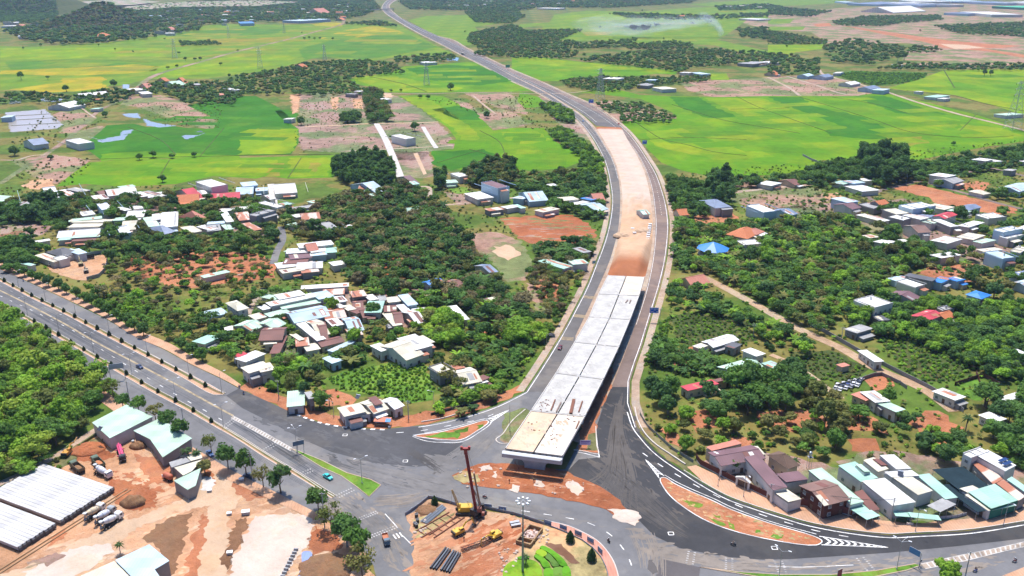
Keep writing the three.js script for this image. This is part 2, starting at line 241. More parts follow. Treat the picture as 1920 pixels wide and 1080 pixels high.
// ---------------------------------------------------------------- bare land, plots, tracks
const LAND = [
  ['drySoil', .03, 240,182,300,178,345,190,365,205,400,222,410,240,385,242,350,232,320,222,290,212,255,200,225,196], ['drySoil', .03, 118,205,140,200,165,215,180,222,165,235,130,252,112,250,118,236,100,215], ['drySoil', .03, 150,245,185,236,200,238,190,258,160,270,130,262], ['peach', .05, 60,338,100,335,98,350,70,356,40,350], ['drySoil', .03, 20,300,100,290,170,300,150,320,105,345,60,330],
  ['lot', .03, 560,175,640,172,700,175,745,180,790,205,830,240,850,262,855,278,810,283,790,300,745,300,730,282,660,287,610,285,565,282,545,240,560,235], ['lot', .03, 740,283,800,285,810,300,815,330,790,335,750,330], ['peach', .06, 545,178,562,176,560,210,548,215], ['peach', .06, 660,186,682,185,680,205,664,202], ['peach', .06, 621,182,634,182,632,208,622,204], ['sand', .06, 710,175,735,174,735,182,712,185],
  ['drySoil', .03, 1275,155,1350,150,1440,145,1520,140,1560,145,1600,155,1640,165,1660,176,1600,181,1500,181,1420,181,1340,183,1290,170], ['drySoil', .03, 795,190,860,188,880,195,900,210,960,200,985,230,1000,232,960,240,925,243,900,225,870,205], ['drySoil', .03, 870,175,950,172,975,190,990,215,960,210,900,190], ['lot', .03, 1010,180,1040,190,1075,215,1100,240,1110,265,1080,255,1040,225], ['drySoil', .03, 1095,190,1160,188,1240,208,1270,222,1165,230,1130,205],
  ['drySoil', .02, 1380,40,1500,20,1700,8,1940,4,1940,118,1780,115,1690,112,1700,95,1760,90,1700,80,1560,85,1520,60,1440,55], ['orange', .06, 1580,48,1630,55,1700,65,1780,76,1850,82,1915,86,1880,90,1840,90,1940,106,1930,110,1850,96,1770,90,1740,80,1660,65], ['sand', .08, 1760,82,1810,84,1850,90,1790,92], ['orange', .06, 1525,45,1555,43,1560,49,1530,50], ['drySoil', .03, 1690,118,1790,116,1900,118,1880,128,1790,128,1700,122],
  ['orange', .06, 1668,350,1720,346,1780,360,1840,375,1910,392,1905,400,1860,402,1800,388,1760,385,1740,370,1690,358], ['orange', .06, 1740,502,1830,494,1835,515,1810,538,1770,530,1720,512], ['orange', .06, 1900,478,1920,480,1920,500,1895,496], ['orange', .06, 1830,340,1860,344,1840,360,1770,352,1790,346], ['orange', .05, 1300,405,1370,396,1385,410,1345,420,1298,418],
  ['red', .05, 938,410,1010,403,1075,403,1110,425,1120,442,1080,455,1010,462,975,450], ['drySoil', .05, 862,440,930,435,975,452,990,470,1000,500,985,525,950,530,930,500,890,465], ['sand', .07, 925,462,960,460,975,478,955,488,930,476], ['drySoil', .05, 985,530,1010,540,1035,585,1030,592,1005,580], ['orange', .05, 1000,525,1045,520,1060,545,1030,590,1010,560],
  ['weeds', .03, 770,350,820,345,850,360,880,380,900,400,860,430,835,410,800,380], ['lot', .04, 830,360,880,365,900,380,860,385], ['lawn', .03, 800,355,870,350,880,360,820,372],
  ['orange', .04, 240,480,330,465,400,470,480,475,520,490,515,520,440,530,360,540,290,530,230,510], ['lot', .04, 0,420,70,412,100,425,80,440,40,455,0,470], ['brown', .05, 0,440,40,432,45,440,10,455], ['red', .04, 660,480,720,475,780,490,800,520,740,525,690,505], ['red', .04, 560,560,620,555,640,580,580,590],
  ['drySoil', .03, 1300,345,1400,340,1500,345,1540,355,1560,375,1500,390,1440,395,1380,380,1320,365], ['peach', .06, 1540,365,1570,361,1580,370,1550,374], ['lot', .03, 1450,390,1560,380,1600,395,1560,410,1480,405], ['lot', .03, 1620,380,1700,372,1740,395,1680,410,1630,400],
  ['orange', .04, 1260,660,1300,650,1330,680,1300,700,1270,690], ['scrub', .04, 1255,590,1330,580,1400,600,1420,640,1330,660,1270,640], ['orange', .04, 1290,772,1350,766,1345,800,1300,812], ['orange', .04, 1420,772,1520,766,1565,800,1485,812,1430,796], ['orange', .04, 1575,772,1640,782,1665,812,1590,806], ['orange', .04, 1225,795,1262,803,1290,842,1252,826], ['orange', .04, 1340,825,1400,818,1420,838,1360,842], ['red', .04, 1590,825,1640,822,1650,848,1600,846], ['scrub', .045, 1480,660,1560,655,1625,690,1610,710,1560,715,1500,700], ['scrub', .045, 1640,630,1700,625,1780,650,1830,690,1790,712,1740,715,1690,690], ['lawn', .06, 1790,722,1840,712,1870,725,1862,740,1820,752,1800,738], ['orange', .05, 1620,712,1660,705,1675,722,1640,735], ['orange', .04, 1700,780,1760,770,1800,800,1790,840,1740,830],
  ['weeds', .04, 900,640,960,630,1000,650,990,690,940,700,905,680], ['orange', .05, 900,600,940,600,945,625,910,625], ['lawn', .05, 610,708,700,685,790,672,803,690,815,720,810,748,770,756,700,742,640,732], ['orange', .05, 590,730,640,735,670,750,650,765,600,755]
];
for (const [k, y, ...a] of LAND) sheet('bare_ground', a, K[k], y, a[1] < 200 ? 2.5 : 1.6, 5, k === 'red' && a[0] > 900 || a[0] === 862 || a[0] === 1668);
[[480,545,640,535,700,560,690,600,640,650,560,690,500,660,470,600], [700,545,800,540,830,580,800,620,740,610,690,580], [110,375,260,365,330,390,320,440,200,450,120,430], [360,390,480,385,520,430,480,450,380,440], [1600,410,1720,400,1800,430,1900,470,1890,510,1780,480,1660,450]].forEach(a => sheet('trodden_ground', a, K.lot, .028, 3, 5));
const track = (a, w, mat, y = .08, name = 'dirt_track') => { w *= a[1] > 200 ? .55 : .7; const P = spline(GP(a), false, 5), n = P.length; block([...offset(P, -w / 2), ...offset(P, w / 2).reverse()], .5); return struct(name, lineGeo(P, w, y), mat); };
[[[0,345,40,318,85,290,130,258,165,225,190,205,222,190,250,177], 11], [[250,177,275,150,300,138,340,126,380,115,420,103,480,88,540,74,590,60,640,46,645,35,652,30], 15], [[0,300,30,300,60,292,85,290], 6], [[180,222,165,212,150,203,120,200], 5], [[572,238,640,235,700,232,760,231,822,229], 10], [[634,236,637,258,640,284], 12], [[706,232,722,260,735,290,752,335], 13], [[793,238,806,260,818,278], 9], [[640,284,700,281,760,278,850,273], 7], [[508,345,512,370,515,395,518,410], 11], [[527,425,530,450,520,470,512,495], 9], [[770,352,800,350,808,372,825,384,880,380,930,374,975,370], 7], [[1310,515,1340,530,1400,562,1450,590,1480,608,1530,632,1580,655,1640,690,1700,715,1740,735,1790,772], 11], [[1445,665,1480,680,1520,705,1560,735,1578,748], 6], [[1330,366,1400,358,1450,352,1520,346], 11], [[1625,368,1650,358,1700,345,1720,340,1800,360,1860,378,1940,398], 9], [[1625,368,1640,378,1690,392], 8], [[1780,330,1820,322,1845,314,1880,320,1940,335], 8], [[1440,145,1480,165,1500,180], 7], [[1475,143,1530,160,1580,176,1612,180], 7], [[1535,130,1545,140,1600,155,1660,172,1720,192,1800,215,1870,232,1940,250], 9], [[885,178,905,195,930,215], 5], [[950,175,1010,176,1060,175,1110,170], 5], [[700,174,790,176,870,174,960,173], 5], [[650,30,690,25,720,22], 9], [[735,20,800,19,900,20,960,21], 8], [[365,525,420,518,480,512], 4], [[465,590,480,560,495,540], 6]].forEach(([a, w], i) => track(a, w, [K.lot, K.lot, K.dust, K.dust, K.sand, K.lot, K.concrete, K.concrete, K.dust, K.concrete, K.asphalt, K.dust, K.track, K.track, K.dust, K.asphaltBrown, K.asphaltBrown, K.asphaltBrown][i] || K.dust, (a[1] < 240 ? .24 : .09) + .003 * i));
sheet('concrete_strip', [775,288,783,287,800,326,794,328], K.sand, .2);

// ---------------------------------------------------------------- carriageways
const asph = (name, a, mat, y) => sheet(name, a, mat, y, 0, 4, true);
// junction and boulevard, old asphalt
const JUNCTION = [-60,480,0,505,60,532,120,560,202,600,254,632,310,657,356,683,411,709,447,728,500,752,545,773,600,793,660,803,720,805,800,797,870,782,930,762,985,735,1010,705,1045,668,1090,668,1090,700,1050,760,1000,830,1000,880,1060,880,1085,830,1100,800,1117,790,1147,725,1179,725,1182,773,1193,803,1208,823,1227,844,1249,862,1282,884,1319,908,1367,934,1414,951,1477,971,1515,982,1590,996,1665,1004,1715,1002,1815,996,1940,976,1940,1125,1420,1125,1230,1125,1150,1125,1100,1010,1034,979,975,967,907,953,832,940,806,932,775,990,780,1030,790,1125,715,1125,700,1060,672,1020,630,985,600,965,540,935,480,905,430,880,380,850,320,815,250,766,203,724,165,694,120,657,60,621,0,587,-60,560];
asph('road', JUNCTION, K.asphalt, .10);
const LCl = [985,735,1010,697,1032,662,1057,620,1080,577,1100,538,1115,500,1127,470,1137,440,1144,407,1147,375,1143,341,1135,307,1122,278,1106,252,1080,222,1047,197,1012,175,957,150,905,122,870,105,830,84,780,59,742,37,724,25,717,15,722,5,733,-4];
const LCr = [1055,735,1066,700,1080,662,1077,637,1100,587,1120,542,1141,495,1152,460,1159,430,1162,400,1163,370,1160,337,1150,302,1132,270,1111,239,1085,214,1050,191,1014,169,962,143,912,116,876,99,838,79,786,55,746,33,728,22,722,13,726,5,738,-4];
const RCl = [1085,830,1117,805,1132,760,1147,725,1165,680,1180,640,1197,590,1212,542,1222,495,1227,457,1229,420,1227,390,1222,355,1212,322,1197,292,1180,268,1155,240,1120,215,1085,195,1050,177,1012,160,962,138,914,113,880,96,842,77,790,53,749,32,731,21,725,12,730,4,742,-4];
const RCr = [1195,802,1187,785,1181,760,1179,730,1185,700,1200,660,1212,620,1225,577,1236,541,1247,495,1252,460,1254,420,1250,387,1242,357,1230,325,1210,292,1194,268,1175,245,1145,220,1110,197,1060,175,1010,152,960,131,905,105,872,89,846,74,805,64,767,45,744,29,733,19,729,11,736,4,750,-4];
const N = 260;
const lcl = resample(spline(GP(LCl), false, 8), N), lcr = resample(spline(GP(LCr), false, 8), N), rcl = resample(spline(GP(RCl), false, 8), N), rcr = resample(spline(GP(RCr), false, 8), N);
const sh = .11;
struct('road', bandGeo(lcl, lcr, sh), K.asphaltMid); struct('road', bandGeo(rcl, rcr, sh), K.asphaltBrown);
block([...offset(lcl, -3), ...offset(lcr, 2).reverse()], 1); block([...offset(rcl, -2), ...offset(rcr, 3).reverse()], 1); 
block(GP([1085,195,1111,239,1150,302,1163,370,1141,495,1100,587,1040,720,1120,805,1165,680,1212,542,1229,420,1212,322,1155,240]), 2);
// dusty shoulders
for (const [P, d] of [[lcl, -2.6], [lcr, 1.6], [rcl, -1.6], [rcr, 2.6]]) struct('road_shoulder', lineGeo(P, 3.6, .075, d), K.dust);
// the finished stretch beyond the earthworks is paved right across
struct('road', bandGeo(resample(spline(GP([1118,236,1095,216,1085,209,1050,188,1014,167,962,142,912,116,876,99,838,79,786,55,746,33,728,22,722,13,726,5,738,-4]), false, 6), 120), resample(spline(GP([1166,240,1140,222,1110,205,1060,181,1012,160,962,138,914,113,880,96,842,77,790,53,749,32,731,21,725,12,730,4,742,-4]), false, 6), 120), .13), K.asphaltMid);
struct('median_barrier', wallGeo(resample(spline(GP([1119,231,1098,214,1080,203,1050,185,1014,166,962,141,913,115,878,98,840,78,788,54,748,33,730,22,724,13,728,5,740,-4]), false, 6), 140), .9, .1, 1.0), K.deck); for (const [P, d] of [[lcl.slice(110), -1], [rcr.slice(110), 1]]) struct('guard_rail', wallGeo(P, .25, .4, .95, d), K.whitePaint);
// newer, darker surfacing
const EDGE_R = [1182,773,1193,803,1208,823,1227,844,1249,862,1282,884,1319,908,1367,934,1414,951,1477,971,1515,982,1590,996,1665,1004,1715,1002,1815,996,1940,976];
asph('road', [424,742,447,729,500,752,545,773,600,793,660,803,720,805,790,799,800,822,830,830,866,830,880,845,830,870,780,876,700,868,622,848,567,824,511,794,455,766], M(.082, .082, .086, 'asphalt'), .125);
asph('road', [1147,726,1179,726,...EDGE_R,1940,1008,1790,1025,1665,1037,1590,1042,1480,1049,1430,1050,1367,1045,1314,1036,1274,1028,1225,1004,1190,968,1150,931,1097,901,1062,886,1085,862,1124,858,1117,805,1132,760], K.asphaltNew, .125);
asph('road', [1238,1048,1313,1064,1308,1100,1225,1100], M(.11, .10, .10, 'asphalt'), .13);
sheet('damp_patch', [1216,1050,1224,1050,1230,1068,1234,1074,1224,1078,1215,1068], M(.06, .05, .045, 'asphalt', .6), .14, .3, 1);

// tyre-borne earth on the tarmac
function smear(a, b, w, n, mat, spread) {   // streaks of earth dragged along a line
  const A = GP(a), B = GP(b), gs = [];
  for (let i = 0; i < n; i++) {
    const t = rnd(), L = resample(spline(A.map((p, k) => p.clone().lerp(B[k], t)), false, 5), 24), s = Math.floor(rnd() * 15), e = s + 3 + Math.floor(rnd() * 7);
    gs.push(lineGeo(L.slice(s, e + 1), w * rr(.2, .75), .133 + .0005 * (i % 10), rr(-spread, spread)));
  }
  const m = struct('earth_streaks', merge(gs), mat); m.userData.kind = 'stuff';
}
const DUST = M(.10, .09, .082, 'asphalt'), DUST2 = M(.082, .077, .074, 'asphalt'), DUST3 = M(.178, .17, .163, 'asphalt'), DUST4 = M(.225, .195, .165, 'asphalt');
smear([1090,905,1130,880,1150,800,1165,730], [1200,970,1190,890,1165,800,1172,730], .6, 220, DUST, 1.5); smear([1090,880,1160,935,1230,985,1300,1020], [1150,870,1230,940,1270,980,1300,1005], .6, 180, DUST2, 2);
smear([860,880,900,850,960,790], [800,880,850,850,930,790], 0.5, 120, DUST3, 2); smear([760,840,800,860,830,880], [770,850,790,865,850,905], .4, 60, DUST2, 1.5); smear([640,880,760,920,900,945,1100,985], [640,860,780,890,900,930,1130,975], .5, 150, DUST3, 2); smear([700,935,760,930,820,915], [700,950,760,945,810,930], .6, 80, DUST4, 2);
smear([600,925,680,985,730,1080], [640,930,720,985,770,1080], .5, 150, DUST3, 1.5); smear([590,935,650,985,700,1040], [600,930,665,985,715,1050], .6, 90, DUST4, 1.5); smear([1180,990,1200,1040,1210,1100], [1230,1000,1240,1040,1240,1100], .5, 80, DUST4, 1.5); smear([1240,1030,1350,1055,1500,1065], [1240,1045,1350,1065,1500,1075], .5, 80, DUST4, 1);
smear([0,530,200,630,420,750], [0,560,200,680,400,790], .3, 120, M(.105, .108, .116, 'asphalt'), 1); smear([430,790,540,860,640,925], [450,785,560,855,660,915], .5, 60, M(.085, .088, .097, 'asphalt'), 1);

block(GP([606,708,700,683,792,670,806,690,818,720,812,750,770,758,700,744,636,734]), 1.5);
// ---------------------------------------------------------------- painted lines
const FADED = M(.42, .41, .40, 'paint', .85), MARK = K.white, L2 = a => spline(GP(a), false, 6);
const lines = (name, gs, mat = MARK) => { const m = struct(name, merge(gs), mat); return m; };
lines('edge_line', [lineGeo(lcl, .35, .16, .9)]); lines('edge_line', [lineGeo(lcr.slice(20), .25, .16, -.6)]); lines('edge_line', [lineGeo(rcr, .35, .16, -.9)]); lines('edge_line', [lineGeo(rcl.slice(6), .25, .16, .6)]);
const midL = lcl.map((p, i) => p.clone().lerp(lcr[i], .5)), midR = rcl.map((p, i) => p.clone().lerp(rcr[i], .5));
lines('lane_dashes', dashGeos(midL.slice(24, 170), .3, .16, 2, 5)); lines('lane_dashes', dashGeos(midR.slice(16, 170), .3, .16, 2, 5));
lines('lane_dashes', dashGeos(midL.slice(170), .5, .16, 3, 6)); lines('lane_dashes', dashGeos(midR.slice(170), .5, .16, 3, 6));
lines('edge_line', [lineGeo(L2([545,773,600,793,660,803,720,805,800,797,870,782,930,762,985,735]).slice(26), .4, .16, 1)]);
lines('edge_line', [lineGeo(L2(EDGE_R), .4, .16, 1.4)]);
lines('lane_dashes', dashGeos(L2([1205,850,1240,874,1278,896,1320,919,1368,942,1420,963,1480,982,1540,998,1620,1012]), .4, .16, 3, 6)); lines('lane_dashes', dashGeos(L2([743,812,790,808,850,797,905,785,950,765]), .35, .16, 3, 7));
for (const y of [616, 571, 639]) {}
for (const a of [[1095,555,1117,557], [1077,590,1099,592], [1053,632,1076,634]]) lines('rumble_strip', [0, 1.1, 2.2, 3.3].map(d => lineGeo(GP(a), .5, .16, d)), K.yellow);
// boulevard
const YEL = L2([-20,536,0,545,60,575,120,607,180,642,254,681,328,720,402,761,437,780]);
lines('centre_line', [lineGeo(YEL, 1, .16)], M(.40, .33, .22, 'paint', .85));
lines('lane_dashes', dashGeos(L2([0,555,80,592,140,622,200,662,270,705,340,746,400,779,437,800]), .3, .16, 3, 9)); lines('lane_dashes', dashGeos(L2([0,536,80,575,150,611,220,650,300,690,380,728,450,765]), .22, .16, 3, 11), M(.42, .42, .43, 'paint'));
// ladder hatch between the carriageways
const hatch = (a, b, n, w, name = 'hatched_marking') => { const A = resample(L2(a), n), B = resample(L2(b), n); const gs = [lineGeo(A, .25, .16), lineGeo(B, .25, .16)]; for (let i = 1; i < n; i++) gs.push(lineGeo([A[i].clone().lerp(B[i], .06), A[i].clone().lerp(B[i], .94)], w, .161)); lines(name, gs, M(.55, .53, .5, 'paint', .8)); };
hatch([437,780,490,808,548,841], [433,784,485,813,545,846], 24, .6); hatch([1727,1058,1800,1042,1870,1028,1940,1012], [1735,1067,1810,1052,1875,1036,1940,1021], 22, .5);
sheet('dusty_paint', [437,780,490,808,548,841,545,846,485,813,433,784], M(.34, .3, .26, 'paint'), .15); sheet('dusty_paint', [1727,1058,1800,1042,1870,1028,1940,1012,1940,1021,1875,1036,1810,1052,1735,1067], M(.38, .31, .25, 'paint'), .15);
// chevrons in the noses of the islands
function chevrons(tip, a, b, n) {
  const t = G(...tip), A = G(...a), B = G(...b), gs = [lineGeo([t, A], .35, .16), lineGeo([t, B], .35, .16)];
  for (let i = 1; i <= n; i++) { const k = i / (n + .6), p = t.clone().lerp(A, k), q = t.clone().lerp(B, k), m = p.clone().lerp(q, .5).add(t.clone().sub(p.clone().lerp(q, .5)).normalize().multiplyScalar(1.6 * k + .4)); gs.push(lineGeo([p, m], .7, .161), lineGeo([m, q], .7, .161)); }
  lines('chevron_marking', gs);
}
chevrons([955,769], [912,787], [919,793], 6); chevrons([1210,862], [1245,893], [1236,897], 6); chevrons([1665,1027], [1536,1006], [1540,1022], 9);
lines('white_border', [lineGeo(L2([775,818,829,808,873,797,913,787,919,792,896,811,864,828,829,829,799,826,775,818]), .3, .16, -.5)]);
lines('white_border', [lineGeo(L2([1238,896,1247,922,1268,944,1318,977,1368,997,1446,1016,1532,1026]), .35, .16, -.9), lineGeo(L2([1244,892,1264,904,1293,918,1337,937,1368,952,1440,979,1530,1004]), .3, .16, -.6)]);
lines('give_way_marking', [lineGeo(GP([1117,805,1120,836,1124,858]), .35, .162), lineGeo(GP([1124,858,1098,851,1082,848]), .35, .162)]);
// dotted crossings and rumble bars
const dots = (a, b, n, w, h = .5) => { const A = G(...a), B = G(...b); const gs = []; for (let i = 0; i <= n; i++) { const p = A.clone().lerp(B, i / n), d = B.clone().sub(A).normalize(), q = v(-d.z, 0, d.x); for (const s of [-1, 1]) gs.push(lineGeo([p.clone().addScaledVector(q, s * w - .35 * Math.sign(1)), p.clone().addScaledVector(q, s * w + .35)], h, .163)); } lines('rumble_bars', gs, FADED); };
dots([421,801], [441,786], 6, .9); dots([494,846], [518,832], 6, .9); dots([566,889], [584,882], 4, .9); dots([634,931], [661,918], 6, .9); dots([676,973], [706,961], 7, .6); dots([695,1007], [743,988], 10, .6); dots([1297,1036], [1293,1057], 5, 1); dots([1367,1048], [1367,1068], 5, 1); dots([1459,1053], [1468,1077], 6, 1.2); dots([1613,1047], [1632,1069], 6, 1.2);
lines('zebra_bars', [0, 1, 2].map(i => lineGeo(GP([737 + i * 6, 1003 - i * 2, 743 + i * 6, 1011 - i * 2]), .5, .163)));
lines('lane_dashes', dashGeos(L2([978,958,1030,966,1060,971,1100,980,1140,1000,1165,1025,1180,1050,1190,1080]), .35, .16, 3, 5));
lines('edge_line', [lineGeo(GP([722,964,744,988]), .3, .16), lineGeo(GP([755,1005,770,1020]), .3, .16), lineGeo(L2([1440,1062,1500,1064,1600,1060]), .25, .16)]);
for (const p of [[647,816], [760,865], [1258,1001], [1452,1028]]) { const c = G(...p), q = .72; lines('painted_frame', [lineGeo([c.clone().add(v(-1.2 * q, 0, -1.1 * q)), c.clone().add(v(1.2 * q, 0, -1.1 * q))], .3, .163), lineGeo([c.clone().add(v(-1.2 * q, 0, 1.1 * q)), c.clone().add(v(1.2 * q, 0, 1.1 * q))], .3, .163), lineGeo([c.clone().add(v(-1.2 * q, 0, -1.1 * q)), c.clone().add(v(-1.2 * q, 0, 1.1 * q))], .3, .164), lineGeo([c.clone().add(v(1.2 * q, 0, -1.1 * q)), c.clone().add(v(1.2 * q, 0, 1.1 * q))], .3, .164)]); }
lines('edge_dashes', dashGeos(L2([545,773,600,793,660,803,720,806,735,806]), 1, .163, 2, 2));

// ---------------------------------------------------------------- islands, pavements, medians
function island(name, a, mat, kerb = K.white, h = .2, smooth = true) {
  let P = GP(a); if (smooth) P = spline(P, true, 4); P.pop(); block(P, 0);
  struct(name, flatGeo(P, h), mat); struct('kerb', wallGeo([...P, P[0]], .35, 0, h + .05), kerb); return P;
}
island('traffic_island', [777,818,829,810,873,799,911,789,916,792,894,809,864,825,829,825,799,822], K.orange);
for (const a of [[795,818,840,811,860,812,858,822,820,822], [893,798,908,793,905,800,895,805], [848,808,880,801,876,808,855,814]]) sheet('grass_patch', a, K.lawn, .22, .8, 1.5);
island('traffic_island', [1238,898,1246,896,1264,907,1293,921,1337,940,1368,955,1440,981,1525,1006,1541,1015,1530,1023,1446,1013,1368,994,1318,974,1268,941,1247,919], K.orange);
for (const a of [[1280,938,1300,940,1313,945,1310,953,1290,950], [1328,968,1345,975,1362,985,1350,986,1335,978], [1365,980,1380,984,1378,992,1366,990], [1418,995,1430,996,1428,1002,1416,1000], [1450,1002,1470,1004,1466,1010,1448,1008], [1335,966,1352,968,1350,972]]) sheet('grass_patch', a, K.lawn, .22, .8, 1.5);
island('traffic_island', [547,842,560,846,604,864,650,887,696,900,714,910,692,932,671,915,640,893,604,877,567,853], K.lawn, K.dust, .2, false);
island('traffic_island', [1312,1064,1383,1073,1461,1078,1560,1078,1640,1071,1715,1058,1726,1061,1700,1070,1640,1082,1500,1095,1312,1095], K.lawn, K.dust, .2, false);
sheet('earth_island', [848,893,863,883,888,874,918,869,942,868,1060,884,1097,901,1125,912,1152,932,1186,961,1199,980,1165,975,1137,956,1087,942,1040,932,978,923,940,917,903,912,867,908], K.red, .2, .6, 2.5);
sheet('earth_patch', [848,893,870,882,895,890,900,905,870,907], K.tan, .22, .6, 2); sheet('gravel_heap_base', [1137,955,1150,953,1172,960,1192,970,1199,980,1192,986,1165,975], K.pale, .24, .5, 1.5);
for (const a of [[1005,900,1020,902,1018,915,1002,912], [1060,905,1075,900,1090,915,1085,930,1070,925], [895,876,918,872,922,880,900,886], [925,886,932,884,930,898,922,895], [960,910,975,912,972,922,955,920]]) sheet('spilt_mortar', a, K.pale, .25, .8, 1.2);
sheet('earth_patch', [945,775,985,764,1000,775,960,828,948,833,939,826], K.drySoil, .15, .5, 2); sheet('earth_patch', [1120,700,1150,690,1146,725,1130,760,1118,790,1117,830,1122,850,1098,848,1085,845,1090,800], K.orange, .15, .5, 2); sheet('earth_patch', [1098,845,1120,845,1118,810,1104,815], K.verge, .16, .4, 1.5);
struct('kerb', wallGeo(L2([1117,800,1119,835,1121,852,1096,847,1076,844]), .4, 0, .3), K.kerb); struct('kerb', wallGeo(L2([985,768,960,790,942,815,930,825,938,832,952,832]), .4, 0, .3), K.kerb);
// strips between boulevard and side roads, hedge bed down the middle
function strip(a, b, name) {
  const A = resample(L2(a), 60), B = resample(L2(b), 60); block([...A, ...[...B].reverse()], 0);
  struct(name, bandGeo(A, B, .24), K.walk); struct('kerb', wallGeo(A, .3, 0, .28), K.kerb); struct('kerb', wallGeo(B, .3, 0, .28), K.kerb);
  const Q = A.map((p, i) => p.clone().lerp(B[i], .5)); struct('planting_bed', lineGeo(Q, 1.3, .262, -.5), K.verge); struct('bed_kerb', wallGeo(Q, .25, .2, .45, -1.3), K.kerb); return Q;
}
const MEDU = strip([-30,506,0,521,60,553,120,582,180,613,232,640,287,667,347,698,411,732,420,739], [-30,513,0,528,60,560,120,589,180,621,235,650,291,680,347,711,402,741,418,741], 'median_strip');
const MEDL = strip([-30,553,0,567,60,599,120,632,180,667,235,697,291,729,347,758,411,797,455,824,511,859,567,893,604,918,627,932], [-30,560,0,573,60,606,120,640,180,675,235,707,293,740,350,770,400,799,446,825,493,856,548,889,594,917,622,935], 'median_strip');
struct('sidewalk', bandGeo(resample(L2([-30,470,0,490,60,520,120,545,205,590,260,620,320,645,365,672,420,700,452,722]), 60), resample(L2([-30,491,0,505,60,531,120,559,202,599,254,632,310,656,356,682,411,708,447,727]), 60), .2), K.walk);
sheet('sidewalk', [180,722,250,770,320,815,380,850,430,880,480,905,540,935,600,965,590,975,530,948,470,920,420,897,360,865,290,822,225,780,160,732], K.walk, .16);
sheet('sidewalk', [1288,876,1305,873,1380,908,1403,918,1443,936,1500,947,1560,957,1595,972,1668,978,1717,983,1752,979,1795,975,1854,970,1898,961,1940,945,1940,974,1815,993,1715,999,1665,1001,1590,993,1515,979,1477,968,1414,948,1367,931,1319,905], K.walk, .2, 0, 4, true);
struct('kerb', wallGeo(L2([1282,882,1319,905,1367,931,1414,948,1477,968,1515,979,1590,993,1665,1001,1715,999,1815,993,1940,974]), .35, 0, .26), K.kerb);
sheet('sidewalk', [1868,1085,1940,1056,1940,1100], K.walk, .2);
sheet('verge', [447,728,500,752,545,773,600,793,660,803,735,803,800,795,870,779,930,758,985,731,975,722,920,745,860,762,800,772,735,785,660,785,610,775,560,755,510,735,470,710], K.orange, .07, .8, 3); 
sheet('verge', [1181,760,1192,800,1227,842,1282,882,1320,870,1290,850,1250,830,1215,790,1200,755], K.verge, .07, .8, 3);
struct('kerb', wallGeo(L2([790,792,830,785,873,772]), .4, 0, .5), K.kerb); struct('drain_wall', wallGeo(L2([1190,765,1196,790,1210,815,1230,835,1255,852,1285,872]), .5, 0, .6), K.kerb);

// earthworks in the median: a bank climbing to the end of the viaduct
{
  const A = resample(spline(GP([1117,239,1135,268,1153,302,1163,337,1167,370,1166,400,1163,430,1158,455,1148,490,1137,522]), false, 5), 60), B = resample(spline(GP([1165,240,1180,268,1194,292,1208,322,1217,355,1222,390,1224,420,1222,457,1217,490,1209,522]), false, 5), 60);
  const W = 14, pos = [], uv = [], idx = [], col = [];
  for (let i = 0; i <= 60; i++) for (let j = 0; j <= W; j++) {
    const p = A[i].clone().lerp(B[i], j / W), e = Math.min(j, W - j) / W, s = i / 60, up = s > .8 ? 5.0 * sm(.8, .93, s) : .6;
    const h = .14 + Math.min(up, e * 26) * (e > 0 ? 1 : 0) + (e > .1 ? .3 * Math.abs(big[((i * 37) & 1023) * 1024 + ((j * 61) & 1023)]) + (s > .6 && s < .86 ? 1.3 * Math.max(0, Math.sin(i * 1.9 + j * .8)) * sm(.1, .3, e) : 0) : 0);
    pos.push(p.x, s > .97 && e > 0 ? Math.max(.2, h - 5 * sm(.97, 1, s)) : h, p.z); uv.push(p.x, -p.z);
    const k = Math.max(0, Math.min(1, (s - .62) / .1 + .5 * big[((i * 91) & 1023) * 1024 + ((j * 151) & 1023)])), r = s > .93 ? Math.min(1, (s - .93) / .03) : 0, q = i < 2 ? 1 : 0;
    const c = [.53 + (.50 - .53) * k, .42 + (.33 - .42) * k, .34 + (.21 - .34) * k].map((x, n) => x + ([.36, .14, .065][n] - x) * Math.max(r, q)); col.push(...c);
  }
  for (let i = 0; i < 60; i++) for (let j = 0; j < W; j++) { const a = i * (W + 1) + j; idx.push(a, a + 1, a + W + 1, a + 1, a + W + 2, a + W + 1); }
  const g = new THREE.BufferGeometry(); g.setAttribute('position', new THREE.Float32BufferAttribute(pos, 3)); g.setAttribute('uv', new THREE.Float32BufferAttribute(uv, 2)); g.setAttribute('color', new THREE.Float32BufferAttribute(col, 3)); g.setIndex(idx); g.computeVertexNormals();
  const m = M(1, 1, 1, 'pale', .95, 0, { vertexColors: true }); struct('earth_bank', g, m);
}

